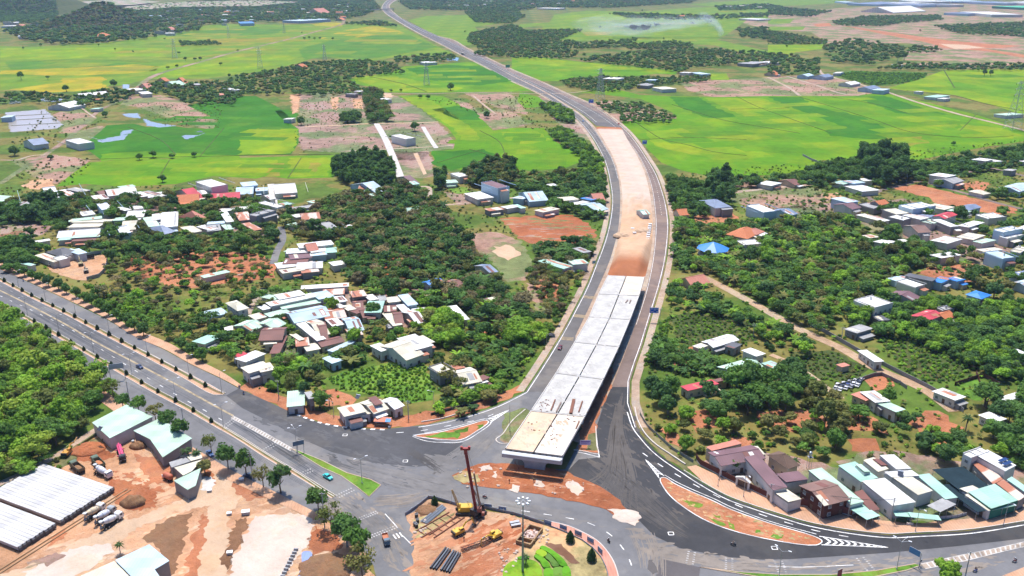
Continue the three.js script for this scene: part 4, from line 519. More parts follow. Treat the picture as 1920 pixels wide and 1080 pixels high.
cluster(480, 540, 4, HAMLET, [[85,102,400,35,410,62,5,'S','w'],[180,122,445,77,450,105,4,'S','m'],[140,45,320,12,400,32,5,'S','w'],[415,32,525,12,525,58,5,'S','b'],[510,5,660,-3,680,32,4,'S','R'],[220,172,470,122,500,178,5,'G','b'],[65,187,210,152,215,180,4,'S','m'],[0,132,60,117,65,150,4,'S','w'],[490,162,635,142,650,190,4,'G','R'],[640,142,690,127,715,180,4,'S','k'],[275,212,490,185,490,208,4,'S','c'],[0,262,90,222,120,275,5,'G','m'],[70,287,230,282,235,345,6,'G','k'],[70,367,160,360,160,400,4,'S','c'],[168,352,235,350,235,445,4,'S','k'],[300,262,362,248,388,358,5,'S','w'],[368,238,450,222,465,305,5,'G','c'],[465,240,515,235,540,340,5,'G','k'],[295,372,388,362,400,410,4,'S','R'],[640,217,740,202,775,270,5,'G','b'],[670,302,760,288,800,330,4,'S','R'],[450,395,610,357,640,385,4,'G','k'],[540,462,700,392,740,397,4,'S','b'],[350,422,445,405,485,440,4,'S','c'],[495,520,570,497,560,550,4,'S','b'],
  [845,92,960,90,950,155,5,'S','t'],[960,127,1046,122,1042,160,4,'S','k'],[1065,47,1135,37,1110,108,5,'S','b'],[970,67,1058,57,1058,90,4,'S','c'],[1052,122,1110,114,1115,155,4,'S','w'],[725,92,800,87,820,125,4,'G','k'],[910,52,965,47,968,80,4,'S','g'],[945,182,1010,172,1025,250,4,'S','c'],[1022,172,1082,167,1108,225,5,'G','k'],[1088,167,1160,152,1195,220,5,'G','w'],[1168,147,1270,137,1290,180,4,'S','w'],[965,272,1020,262,1030,285,3,'S','g'],[930,422,1055,380,1125,470,6,'G','c'],[1060,370,1185,338,1235,415,6,'S','w'],[1195,362,1250,348,1288,395,5,'S','c'],[855,425,925,405,955,450,5,'S','w'],[1225,408,1285,395,1290,440,4,'S','R'],[1135,425,1205,415,1210,460,5,'S','b'],[615,890,770,855,815,905,5,'S','c'],[775,850,880,815,925,880,5.2,'G','c'],[840,818,895,805,945,845,6.4,'S','k'],[930,840,1000,812,1072,855,5,'G','w'],[705,930,830,902,870,925,4,'S','c'],[240,767,360,755,425,835,3.6,'S','m'],[362,777,410,767,420,810,6,'S','g'],[1305,592,1385,567,1420,605,6,'F','c','g'],[1470,605,1600,582,1680,650,5,'G','c'],[1600,687,1700,648,1725,670,4,'S','k'],[1645,702,1720,684,1725,700,3.5,'S','w'],[1460,577,1530,562,1540,590,5,'S','R'],[0,572,100,552,100,600,6,'S','c'],[1425,132,1500,122,1560,200,4,'S','w'],[1700,77,1780,62,1830,80,4,'S','c']]);
cluster(180, 600, 5.4, HAMLET, [[1410,382,1600,305,1640,350,5,'S','w'],[1470,472,1680,412,1700,470,6,'S','c'],[1380,340,1470,308,1500,335,5,'H','r'],[975,207,1130,142,1220,167,4,'S','t'],[1390,47,1520,-8,1640,30,5,'G','m'],[1300,62,1380,52,1390,85,4,'S','w']]);
cluster(480, 540, 4, HAMLET, [[540,60,640,45,660,85,4,'S','w'],[700,20,800,8,815,45,4,'S','R'],[560,110,600,100,630,135,4,'S','w'],[30,60,85,40,100,85,4,'S','m'],[-60,200,20,180,30,215,4,'S','c'],[760,150,830,140,850,185,4,'G','k'],[520,230,600,215,625,260,4,'S','w'],[250,340,290,330,300,380,4,'S','c'],[390,340,440,330,455,370,4,'S','R'],[810,50,870,40,880,75,4,'S','w'],[1130,230,1190,220,1200,250,4,'S','R'],[640,130,700,118,720,150,4,'S','c']]);
cluster(0, 540, 4, HAMLET, [[1515,172,1650,142,1700,175,4,'S','b'],[1690,102,1770,82,1800,130,7,'H','c'] ]);
cluster(960, 270, 4, VERGE, [[45,352,180,342,215,395,6,'G','b'],[0,402,45,385,45,420,5,'S','b'],[165,492,290,467,380,477,4,'S','c'],[340,397,450,387,500,410,5,'S','c'],[425,442,530,422,540,440,4,'S','w'],[475,452,560,432,625,480,5,'G','b'],[510,402,555,392,575,420,5,'S','B','b'],[560,378,640,372,680,405,5,'G','s'],[545,492,620,477,630,495,3,'S','R'],[470,267,595,262,595,272,3,'S','w'],[0,452,40,447,40,480,4,'S','t'],[190,872,260,852,320,930,4,'S','t'],[415,867,530,857,550,890,5,'S','m'],[450,777,510,767,520,810,4,'S','g'],[250,297,310,292,315,310,4,'S','w']]);
cluster(960, 270, 4, 'on the sand between the carriageways', [[925,492,980,487,982,525,5,'G','t']]);
cluster(960, 270, 4, EDGE, [[1405,412,1520,402,1570,450,8,'H','u','w'],[1760,462,1850,452,1880,500,8,'F','w','b'],[1605,662,1720,612,1770,670,6,'H','o'],[1735,650,1795,625,1830,660,6,'H','s'],[1690,727,1820,717,1830,745,5,'F','w'],[1205,492,1280,487,1285,515,4,'G','o'],[1250,1000,1385,977,1405,1025,4,'G','s'],[1830,292,1910,272,1920,310,4,'S','w']]);
cluster(1440, 270, 4, EAST, [[70,267,130,257,190,290,4,'G','k'],[0,282,20,277,25,300,4,'S','b'],[475,287,545,270,550,300,4,'S','t'],[555,272,650,264,655,290,5,'S','b'],[575,312,700,302,715,345,4,'S','w'],[655,257,720,252,720,275,4,'S','w'],[1205,227,1280,212,1340,240,8,'S','w'],[1240,262,1320,240,1370,280,6,'G','g','b'],[1525,112,1585,100,1590,130,6,'S','w'],[1640,117,1700,114,1700,130,4,'S','w'],[1730,322,1860,287,1900,330,6,'G','b'],[1500,347,1560,337,1575,370,4,'H','c'],[1760,192,1800,182,1800,205,5,'S','g'],[1870,122,1920,117,1920,145,4,'S','w'],[20,492,80,477,155,515,5,'G','u'],[470,402,560,392,595,430,8,'S','b'],[490,447,560,432,620,470,7,'G','p'],[680,452,740,442,755,480,5,'F','g'],[760,432,830,417,835,445,7,'G','o','g'],[985,462,1150,437,1160,470,9,'F','w','b'],[860,492,955,482,965,520,6,'F','c','g'],[1170,462,1250,442,1320,480,4,'S','c'],[1315,487,1380,472,1425,515,4,'S','m'],[1395,472,1500,447,1535,475,5,'G','u'],[1235,537,1330,507,1375,530,7,'G','r'],[660,527,720,517,820,570,4,'S','w'],[905,547,960,532,1020,560,6,'F','w','g'],[975,525,1040,512,1100,560,6,'S','w'],[1050,522,1090,507,1165,550,5,'S','u'],[1120,572,1200,557,1225,590,5,'S','m'],[1225,567,1290,562,1410,605,6,'F','w','g'],[1420,607,1540,572,1560,600,5,'S','w'],[1560,532,1690,517,1720,545,5,'F','w'],[1010,602,1110,597,1180,640,7,'G','q','w'],[1220,717,1330,685,1410,715,5,'S','w'],[1410,692,1500,660,1600,682,4,'S','c'],[1535,727,1640,704,1690,720,4,'S','m'],[1695,642,1830,617,1855,640,9,'F','w','b'],[1735,692,1850,665,1890,682,6,'F','w'],[1860,632,1920,607,1920,640,5,'S','w'],[1560,787,1700,772,1740,790,4,'S','c'],[1215,827,1360,805,1420,830,5,'S','w'],[1375,817,1440,832,1620,895,4,'S','w','d'],[1630,812,1720,802,1825,840,8,'F','b','b'],[1820,802,1880,765,1940,775,7,'F','c','w'],[790,727,870,708,935,730,5,'S','w'],[700,682,770,674,770,700,4,'S','c'],[950,717,1010,710,1015,730,4,'S','w'],[1020,982,1060,962,1200,1010,6,'S','d'],[970,1030,1035,1012,1095,1060,5,'F','w'],[1215,1022,1290,990,1325,1020,5,'S','B'],[1335,1005,1400,990,1425,1020,5,'S','B'],[890,1002,1000,982,1010,1010,4,'S','b'],[1810,962,1920,947,1920,975,5,'S','u'],[1830,1032,1920,1012,1920,1060,5,'G','b']]);
cluster(1440, 540, 4, ORCHARD, [[645,92,780,57,880,105,8,'F','w','w'],[905,42,960,12,1075,65,6,'G','p'],[1065,202,1190,157,1255,200,5,'G','r'],[1225,195,1300,167,1400,190,4,'G','o'],[1260,147,1340,134,1358,157,5,'F','g'],[1480,42,1560,12,1650,40,5,'H','B'],[750,192,830,187,910,230,4,'S','d'],[570,302,690,267,790,290,4,'S','g'],[670,462,740,457,850,530,4,'S','w'],[1825,457,1870,452,1920,500,5,'S','w'],[1230,767,1310,742,1450,800,4,'S','w'],[1665,837,1860,777,1930,810,4,'N','w'],[1575,947,1660,922,1760,970,4,'S','w'],[510,572,570,557,585,580,3,'S','s'],[620,792,690,770,770,815,4,'S','s'],[690,772,800,762,910,830,5,'S','w'],[800,852,870,832,1010,890,5,'S','m'],[1885,192,1920,177,1930,207,5,'S','w']]);
cluster(960, 540, 4, ORCHARD, [[1420,397,1610,342,1680,375,4,'G','w'],[1350,432,1415,410,1425,440,4,'S','c'],[1590,432,1650,400,1720,412,4,'S','d'],[1720,462,1790,442,1870,485,5,'S','w'],[1540,582,1760,522,1860,580,4,'G','m'],[1870,560,1940,540,1945,595,4,'S','t'],[1265,732,1490,682,1500,720,4,'S','r'],[1505,685,1620,660,1625,680,4,'S','k']]);
cluster(1300, 780, 6, ROW, [[140,352,480,257,545,300,5,'S','s'],[170,395,645,315,700,440,5.6,'G','p'],[660,345,725,330,800,410,4.6,'S','c'],[570,467,900,830,1055,795,6,'S','p'],[830,412,960,370,1140,490,6.4,'H','T'],[930,655,1180,610,1290,700,5.6,'S','p'],[1190,765,1470,695,1560,900,6.6,'G','q'],[890,852,1040,805,1190,905,4.3,'S','c'],[1360,932,1500,925,1560,975,4,'S','c']]);
cluster(1500, 820, 6, ROW, [[95,377,570,752,715,718,5,'S','m'],[560,792,705,748,815,865,3.3,'N','t'],[605,622,800,830,895,802,3.5,'S','k'],[430,322,690,496,850,455,6,'S','t'],[695,498,1040,762,1262,728,6,'S','w'],[620,307,690,292,790,375,7.2,'S','m'],[710,262,880,382,980,352,5,'S','c'],[815,247,890,237,985,305,5.3,'S','k'],[895,205,1085,352,1225,345,6,'S','w'],[1020,442,1330,642,1470,600,5.6,'S','c']]);
cluster(1440, 810, 4, ROW, [[870,302,930,335,1105,325,6.2,'S','w'],[1115,327,1330,500,1410,488,4.4,'S','t'],[1235,290,1440,450,1585,392,3.8,'N','n'],[1300,405,1560,600,1650,577,3.4,'N','n'],[1500,452,1675,570,1845,517,5,'S','t','e'],[1435,427,1535,395,1605,430,4.6,'S','c'],[1475,475,1655,588,1685,576,4.2,'S','c'],[1668,592,1862,552,1852,528,3.6,'N','t'],[937,602,952,625,1042,607,3,'N','t'],[1052,612,1067,638,1232,630,3,'N','t'],[1195,547,1310,492,1370,540,4,'N','g'],[1465,162,1590,117,1620,150,7,'F','w'],[1560,177,1780,290,1850,252,7,'S','w'],[1535,242,1690,388,1760,350,4.5,'S','R'],[1712,388,1880,510,1930,480,4.5,'S','R'],[1790,360,1930,448,1960,428,4.8,'S','t']]);
for (const [s, h, r, w, tx, ty, sc, ...a] of [[0, 5.4, 'm', 'w', 120, 780, 6, 515,250,315,72,700,-130,1000,5], [0, 4.8, 'm', 'g', 120, 780, 6, 1110,465,970,262,780,165,1075,25,1440,250], [0, 4, 'c', 'g', 120, 780, 6, 1305,452,1530,400,1558,470,1430,505,1380,455], [0, 3.8, 'g', 'g', 120, 780, 6, 1180,520,1370,462,1425,508,1210,580], [0, 4.2, 'c', 'g', 120, 780, 6, 1240,580,1555,487,1440,618,1340,668], [0, 4.6, 'm', 'g', 120, 780, 6, 1235,727,1540,583,1482,780,1390,830], [0, 6, 'b', 'g', 120, 900, 6, 575,900,960,722,1185,908,1020,1005,1160,1200,870,1200], [0, 5.6, 'c', 'g', 120, 900, 6, 190,1075,565,910,850,1200,190,1250]])
  polyHouse(pairs(a).map(p => G(tx + p[0] / sc, ty + p[1] / sc, h)), h, r, w, DEPOT, tx + a[0] / sc);
cluster(0, 0, 4, FAR, [[350,792,480,767,540,795,6,'G','w'],[560,707,770,687,820,697,5,'G','w'],[920,667,1015,657,1020,680,5,'S','w'],[1035,687,1110,682,1115,705,5,'S','w'],[1205,622,1290,612,1320,635,6,'G','m'],[1300,602,1330,599,1345,620,5,'G','o'],[1170,597,1205,592,1220,605,4,'G','o'],[1420,627,1480,622,1490,640,4,'S','g'],[1670,662,1720,657,1740,680,5,'S','w'],[1600,702,1660,697,1665,715,4,'S','s'],[670,817,710,807,715,825,4,'S','t'],[690,742,730,737,730,750,3,'S','o'],[1035,642,1085,637,1090,655,4,'G','s'],[680,268,745,258,750,275,8,'H','o'],[825,267,850,263,850,277,6,'S','w'],[165,1052,280,1037,290,1075,7,'G','u','w'],[490,1052,600,1037,610,1080,7,'F','w'],[0,882,30,867,30,910,6,'S','b'],[1785,162,1890,160,1890,175,8,'S','B'],[5,195,50,190,55,205,6,'S','w'],[90,200,130,195,135,207,6,'G','s'],[1210,218,1250,214,1250,224,6,'G','s'],[1350,200,1395,197,1395,207,6,'S','w'],[1090,117,1150,113,1150,122,8,'S','b']]);
cluster(480, 0, 4, PLOTS, [[1015,1017,1085,1007,1090,1050,8,'F','w'],[915,737,970,732,970,750,5,'S','w'],[730,682,770,677,770,690,5,'S','w'],[200,892,235,882,235,905,5,'S','w'],[665,702,695,697,695,717,5,'S','g'],[1220,462,1315,457,1320,470,5,'S','w'],[275,497,310,489,312,510,5,'G','o'],[195,152,430,138,435,152,8,'S','b'],[590,145,615,140,618,152,5,'G','o'],[350,95,430,90,430,105,6,'G','s'],[160,142,200,138,200,150,6,'S','w']]);
cluster(960, 0, 4, 'beyond the highway', [[680,587,730,577,735,600,6,'S','w'],[935,632,985,622,985,640,6,'H','g'],[1000,599,1025,592,1028,610,6,'S','b'],[1050,652,1155,647,1160,665,5,'S','c'],[1255,542,1290,537,1290,550,5,'S','w'],[1335,542,1405,539,1408,555,5,'S','b'],[1690,472,1800,458,1820,475,6,'S','g'],[1822,462,1920,457,1920,470,5,'S','w'],[1890,547,1920,542,1920,560,5,'G','o'],[1700,140,1790,135,1795,147,5,'S','w'],[185,60,240,56,245,68,6,'S','w']]);
cluster(1440, 0, 4, 'along the far field road', [[330,567,400,557,405,580,6,'G','u'],[215,562,265,552,270,575,6,'G','b'],[525,622,600,610,605,635,5,'G','w'],[485,547,520,537,522,555,5,'S','w'],[670,657,745,642,755,670,6,'G','u'],[775,672,825,660,830,690,6,'S','b'],[1165,722,1270,707,1290,730,4,'S','t'],[1265,737,1315,730,1318,745,4,'S','w'],[1690,852,1830,842,1835,865,4,'S','m'],[1090,682,1120,680,1120,692,4,'S','w'],[920,482,965,480,965,490,5,'S','w']]);
cluster(1440, 0, 4, PLANT, [[695,72,940,60,940,82,10,'G','w'],[600,27,850,12,850,32,9,'F','u','b'],[860,30,1130,22,1130,42,10,'F','u','b'],[1090,17,1270,25,1275,40,10,'F','w'],[1285,26,1470,36,1475,50,10,'F','w'],[1440,87,1660,87,1660,110,10,'F','w'],[1320,97,1430,92,1430,108,8,'F','u','b'],[1680,47,1930,42,1930,75,10,'F','e','e'],[500,10,590,10,590,19,8,'F','b'],[980,2,1240,2,1240,12,10,'F','w'],[1260,2,1500,2,1500,11,10,'F','b'],[1500,15,1660,10,1665,30,10,'F','u','b'],[1700,18,1920,10,1925,30,10,'F','w']]);
const FARH = [];
// small far-off houses of the towns on the skyline, each on its own plot
{
  const zones = [[290,22,470,18,475,42,330,58], [490,12,640,3,690,22,640,40,500,38], [745,3,960,0,1000,10,850,16], [960,-4,1290,-6,1200,8,980,14], [250,40,330,30,380,52,300,70], [0,42,80,40,120,70,20,80], [1340,8,1440,10,1440,18,1350,16], [1250,30,1300,28,1330,36,1260,36], [440,100,650,150,560,170,420,160], [1320,110,1440,120,1420,142,1300,130]];
  const cnt = [34, 34, 24, 22, 12, 10, 8, 4, 0, 0];
  zones.forEach((z, i) => { const P = GP(z), [x0, x1, z0, z1] = extent(P); for (let k = 0, t = 0; k < cnt[i] && t < 900; t++) { const x = rr(x0, x1), zz = rr(z0, z1); if (!inPoly(x, zz, P)) continue; const a = rr(-.5, .5), L = rr(12, 34), W = rr(9, 16), c = Math.cos(a), s = Math.sin(a), h = rr(6, 9); FARH.push([x, zz]); const A = v(x, h, zz), B = v(x + c * L, h, zz + s * L), C = v(B.x - s * W, h, B.z + c * W); const u = x / -zz * FOCAL * cP + 960; house(A, B, C, h, pick(['G', 'S', 'F']), pick(['w', 'w', 'w', 'b', 'c', 'o', 's', 'm']), 'w', ['in the left hillside town', 'in the town by the flyover', 'in the skyline town', 'in the skyline woods', 'below the scrubby hill', 'at the hill foot, far left', 'by the far belts', 'near the smoke', '', ''][i], u); k++; } });
}
// blue round pavilion and villa garden right of the highway
{
  const c = G(1336, 476, 0), g = thing('pavilion', c, 0, 'round pavilion with bright blue conical roof right of the highway', 'pavilion'); block([v(c.x - 11, 0, c.z - 11), v(c.x + 11, 0, c.z - 11), v(c.x + 11, 0, c.z + 11), v(c.x - 11, 0, c.z + 11)], 1);
  for (let i = 0; i < 8; i++) { const a = i * Math.PI / 4, b = a + Math.PI / 4, r = 11; mesh('roof_panel', triSheet(v(Math.cos(a) * r, 4, Math.sin(a) * r), v(Math.cos(b) * r, 4, Math.sin(b) * r), v(0, 8.5, 0)), ROOF.B[1], g); mesh('column', cyl(.2, .2, 4, Math.cos(a) * 9.5, 0, Math.sin(a) * 9.5, 8), TRIM, g); }
  mesh('floor', cyl(9.8, 9.8, .3, 0, 0, 0, 16), K.concrete, g);
}
// labels: what a building looks like and where it stands, told apart from its look-alikes by order from the left
{
  const groups = {}; for (const h of HOUSES) (groups[h[1] + '|' + h[3]] ||= []).push(h);
  for (const l of Object.values(groups)) { l.sort((a, b) => a[2] - b[2]); l.forEach((h, i) => { h[0].userData.label = l.length === 1 ? `${h[3]} ${h[1]}` : `${h[3]} ${h[1]}, ${i === l.length - 1 ? 'rightmost' : i === 0 ? 'leftmost' : ord(i) + ' from left'}`; h[0].userData.group = 'buildings ' + h[1]; }); }
}

// ---------------------------------------------------------------- unfinished viaduct
{
  const H = 8, FL = G(946, 842, H), FR = G(1055, 856, H), BL = G(1140, 515.5, H), BR = G(1209, 518.5, H);
  const c0 = FL.clone().lerp(FR, .5).setY(0), g = thing('viaduct', c0, 0, 'unfinished white concrete viaduct of six spans between the two carriageways', 'bridge');
  const EL = pairs([946,842,995,770,1042,699,1077,641,1104,594,1122,551,1140,515.5]).map(p => G(...p, H)), ER = pairs([1055,856,1097,781,1132,711,1161,650,1182,599,1199,554,1209,518.5]).map(p => G(...p, H));
  const Q = (s, t) => { const k = Math.max(0, Math.min(5, Math.floor(s * 6))), f = s * 6 - k; return EL[k].clone().lerp(EL[k + 1], f).lerp(ER[k].clone().lerp(ER[k + 1], f), t).sub(c0).setY(0); };
  const dusty = M(.60, .46, .33, 'pale'), part = M(.60, .54, .46, 'pale');
  for (let i = 0; i < 6; i++) for (let j = 0; j < 2; j++) {
    const s0 = i / 6 + .003, s1 = (i + 1) / 6 - .003, t0 = j ? .512 : 0, t1 = j ? 1 : .488, mat = i === 0 ? (j ? part : dusty) : i === 5 && j ? part : K.deck;
    const sl = mesh('deck_slab', slabGeo([Q(s0, t0), Q(s1, t0), Q(s1, t1), Q(s0, t1)], H + (i % 2) * .012, H - .28), mat, g);
    for (const t of j ? [.988] : [.012]) mesh('edge_upstand', wallGeo([Q(s0, t), Q(s1, t)], .3, H - .05, H + .3), K.concrete, sl);
    for (let k = 0; k < 5; k++) { const t = t0 + (t1 - t0) * (k + .5) / 5; mesh('girder', merge([wallGeo([Q(s0, t), Q(s1, t)], 1.1, H - 2, H - .7), wallGeo([Q(s0, t), Q(s1, t)], 2.2, H - .69, H - .3)]), K.girder, g); }
  }
  for (let i = 1; i < 6; i++) mesh('expansion_joint', wallGeo([Q(i / 6, 0), Q(i / 6, 1)], .5, H - .3, H + .09), K.concrete, g);
  mesh('end_beam', merge([wallGeo([Q(-.009, -.012), Q(-.009, 1.012)], 1.6, H - 2.1, H - .1), wallGeo([Q(-.012, .0), Q(-.012, 1)], 2.2, H - .35, H + .02)]), M(.46, .48, .5, 'concrete'), g);
  for (let i = 0; i <= 6; i++) {
    const s = Math.max(.012, Math.min(.985, i / 6)), a = Q(s, .03), b = Q(s, .97), W = a.distanceTo(b), p = a.clone().lerp(b, .5), pier = put(new THREE.Group(), 'pier', g); pier.position.copy(p); pier.rotation.y = turnOf(a, b);
    const sh = new THREE.Shape(); const w = W / 2; sh.moveTo(-w, 5.9); sh.lineTo(w, 5.9); sh.lineTo(w, 4.9); sh.quadraticCurveTo(4.6, 4.6, 3.9, 1.8); sh.lineTo(3.9, -.3); sh.lineTo(-3.9, -.3); sh.lineTo(-3.9, 1.8); sh.quadraticCurveTo(-4.6, 4.6, -w, 4.9); sh.closePath();
    mesh('pier_head', new THREE.ExtrudeGeometry(sh, { depth: 2, bevelEnabled: true, bevelSize: .08, bevelThickness: .08, bevelSegments: 1, curveSegments: 8 }).translate(0, 0, -1), K.girder, pier);
    mesh('bearing', merge([-.8, -.4, 0, .4, .8].map(k => box(.6, .2, .6, k * w, 5.95, 0))), K.black, pier);
  }
  mesh('access_scaffold', merge([rod(v(-7, 0, 2), v(-5.6, 2.6, 2), .09), rod(v(-5.6, 2.6, 2), v(-7, 5.2, 2), .09), rod(v(-7, 0, 1), v(-7, 5.5, 1), .06), rod(v(-5.5, 0, 1), v(-5.5, 5.5, 1), .06)]), K.rusty, g);
  // loose steel and timber lying on the deck
  const lay = (name, a, b, w, h, mat, label) => { const A = G(...a, H + .1), B = G(...b, H + .1), L = A.distanceTo(B), m = mesh(name, merge([box(L, h * .3, w, 0, h * .15, 0), box(L, h * .6, w * .25, 0, h * .6, 0), box(L, h * .2, w, 0, h, 0)]), mat); m.position.copy(A.clone().lerp(B, .5)); m.rotation.y = turnOf(A, B); tag(m, label, 'steel beam', 'steel lying on the viaduct deck'); };
  lay('steel_beam', [1070, 776], [1076, 750], 1.3, .5, K.rusty, 'wide rusty steel beam lying on the fifth deck slab'); lay('steel_beam', [1085, 773], [1092, 753], .5, .4, K.rusty, 'thin rusty beam right of the wide one on deck'); lay('steel_beam', [1033, 770], [1041, 750], .5, .4, K.rusty, 'rusty beam on the left half of the fifth slab'); lay('steel_beam', [1043, 773], [1052, 755], .5, .4, M(.25, .18, .15, null, .8), 'brown beam beside the deck gap, fifth slab'); lay('steel_beam', [1080, 804], [1086, 790], .4, .35, K.rusty, 'short rusty beam near the right edge, front slab'); lay('steel_beam', [1173, 568], [1177, 563], .5, .4, M(.25, .18, .15, null, .8), 'short dark beam on the second far slab, left one'); lay('steel_beam', [1180, 569], [1183, 563], .5, .4, M(.25, .18, .15, null, .8), 'short dark beam on the second far slab, right one');
  const bits = []; for (let i = 0; i < 46; i++) { const p = G(...pick([[rr(1010, 1040), rr(748, 772)], [rr(1060, 1110), rr(765, 800)], [rr(990, 1050), rr(785, 840)]]), H + .1); bits.push(box(rr(.2, .9), .12, rr(.2, .5), 0, .06, 0).rotateY(rnd() * 3).translate(p.x, p.y, p.z)); }
  const d = mesh('site_debris', merge(bits), K.rusty); d.userData.kind = 'stuff'; d.userData.label = 'scraps of timber and steel strewn over the deck';
}
// ---------------------------------------------------------------- vehicles
const wheelGeo = (r, w) => merge([new THREE.CylinderGeometry(r, r, w, 14).rotateX(Math.PI / 2)]), rimGeo = (r, w) => new THREE.CylinderGeometry(r * .55, r * .55, w + .03, 10).rotateX(Math.PI / 2);
function wheels(g, xs, z, r, w) { const a = wheelGeo(r, w), b = rimGeo(r, w); for (const x of xs) for (const s of [-1, 1]) { const m = mesh('wheel', a, K.rubber, g); m.position.set(x, r, s * z); mesh('rim', b, K.galv, m); } }
function car(g, paint, glass = K.glass) {
  const body = prof([[-2.15, .45], [-2.2, .85], [-1.5, .98], [1.0, 1.0], [2.05, .82], [2.2, .45]], 1.74, .08); mesh('body', body, paint, g);
  mesh('windows', prof([[-1.75, .95], [-1.15, 1.42], [.35, 1.44], [1.15, .98]], 1.5, .07), glass, g); mesh('cabin_roof', prof([[-1.1, 1.4], [-1.0, 1.5], [.2, 1.52], [.38, 1.42]], 1.38, .05), paint, g);
  for (const s of [-1, 1]) { const l = mesh('headlight', box(.1, .18, .4), K.lamp, g); l.position.set(2.2, .72, s * .6); const t = mesh('tail_light', box(.08, .18, .35), K.redPaint, g); t.position.set(-2.23, .8, s * .62); const d = mesh('door', box(1.7, .5, .03), paint, g); d.position.set(-.2, .72, s * .885); mesh('handle', box(.2, .05, .04, .5, .12, s * .03), K.galv, d); }
  wheels(g, [-1.35, 1.35], .78, .33, .22);
}
const onRoad = (x, y, tx, ty, h = .12) => { const p = G(x, y), q = G(tx, ty); return [p.setY(h), turnOf(p, q)]; };
const newThing = (name, [pos, turn], label, cat, group) => thing(name, pos, turn, label, cat, group);
const CARS = [[[615, 897], [640, 912], M(.02, .52, .50, null, .3), 'turquoise taxi driving beside the grass median'], [[262, 690], [300, 710], M(.03, .05, .13, null, .3), 'dark blue car alone on the boulevard'], [[1050, 654], [1043, 668], M(.16, .01, .03, null, .3), 'dark red car left of the viaduct'], [[394, 853], [400, 860], M(.10, .22, .48, null, .35), 'blue car parked by the depot trees'], [[467, 894], [458, 893], M(.06, .10, .16, null, .35), 'dark grey car parked in street tree shade'], [[1217, 403], [1217, 412], M(.5, .28, .16, null, .4), 'tan pickup parked on the sand between carriageways'], [[1093, 228], [1100, 236], M(.25, .38, .6, null, .3), 'pale blue car on the far bend of the left carriageway'], [[905, 113], [912, 117], M(.6, .6, .62, null, .3), 'silver car far along the highway'], [[1160, 233], [1150, 225], M(.55, .05, .05, null, .3), 'small red car on the right carriageway bend'], [[245, 186], [240, 188], M(.2, .2, .22, null, .4), 'grey car on the far field road']];
for (const [p, q, m, l] of CARS) car(newThing('car', onRoad(...p, ...q), l, 'car', 'cars about the junction'), m);
{ const paints = [[.7, .7, .7], [.04, .05, .07], [.6, .6, .62], [.05, .07, .2], [.3, .3, .32], [.72, .72, .72]].map(c => M(...c, null, .3)); let n = 0;
  for (let r = 0; r < 3; r++) for (let i = 0; i < 5; i++) { const p = G(1570 + i * 11 - r * 3, 724 - i * 2.6 + r * 5.2), g = thing('car', p, rr(-.2, .2) + .9, '', 'car', 'cars crowded in the walled car yard'); car(g, paints[(r * 5 + i * 2) % 6]); g.userData.label = `${['white', 'black', 'silver', 'navy', 'grey', 'white'][(r * 5 + i * 2) % 6]} car in the walled yard, ${ord(i)} in ${['back', 'middle', 'front'][r]} row`; n++; } }
function truckFrame(g, L, cabM, opt = {}) {   // forward control lorry, nose at +x
  mesh('chassis', merge([box(L, .3, .9, 0, .85, 0), box(L * .5, .35, 2, -.5, .75, 0)]), K.black, g);
  const cab = mesh('cab', prof([[L / 2 - 1.9, .75], [L / 2 - 1.95, 2.6], [L / 2 - 1.6, 2.85], [L / 2 - .35, 2.8], [L / 2 - .05, 1.9], [L / 2, .75]], 2.4, .08), cabM, g);
  mesh('windscreen', box(.06, .85, 2.1).rotateZ(-.32).translate(L / 2 - .18, 2.28, 0), K.glass, cab); for (const s of [-1, 1]) { mesh('side_window', box(.9, .6, .05, L / 2 - .95, 2.2, s * 1.21), K.glass, cab); mesh('headlight', box(.08, .2, .4, L / 2 + .05, 1, s * .8), K.lamp, cab); mesh('mirror', box(.1, .5, .25, L / 2 - .05, 2.1, s * 1.42), K.black, cab); }
  wheels(g, opt.axles || [L / 2 - 1.1, -L / 2 + 2.2, -L / 2 + .9], 1, .5, .5);
}
function mixer(g, cabM, drumM) {
  truckFrame(g, 8.6, cabM, { axles: [3.2, 1.4, -2.1, -3.4] });
  const drum = mesh('drum', new THREE.LatheGeometry([[.02, -2.6], [.75, -2.55], [1.12, -1.5], [1.18, .2], [.95, 1.6], [.5, 2.55], [.42, 2.55]].map(p => new THREE.Vector2(...p)), 18), drumM, g); drum.rotation.z = Math.PI / 2 - .22; drum.position.set(-.75, 2.35, 0);
  for (const y of [-1.3, 1.0]) mesh('drum_band', new THREE.TorusGeometry(1.14, .06, 6, 20).rotateX(Math.PI / 2).translate(0, y, 0), K.galv, drum);
  mesh('hopper', cyl(.35, .75, .8, -4, 2.9, 0, 10), K.galv, g); mesh('chute', rod(v(-4.1, 2.4, 0), v(-5, 1.3, .4), .22), K.steel, g); mesh('rear_frame', merge([rod(v(-3.6, 1, .8), v(-3.8, 3, .6), .08), rod(v(-3.6, 1, -.8), v(-3.8, 3, -.6), .08), box(.2, .2, 1.6, -3.75, 2.6, 0)]), K.steel, g); mesh('water_tank', cyl(.35, .35, 1.6, 0, 0, 0, 10).rotateX(Math.PI / 2).translate(1.75, 1.6, -.8), K.galv, g);
}
const cream = M(.55, .45, .30, null, .5), drumGrey = M(.62, .63, .66, null, .5);
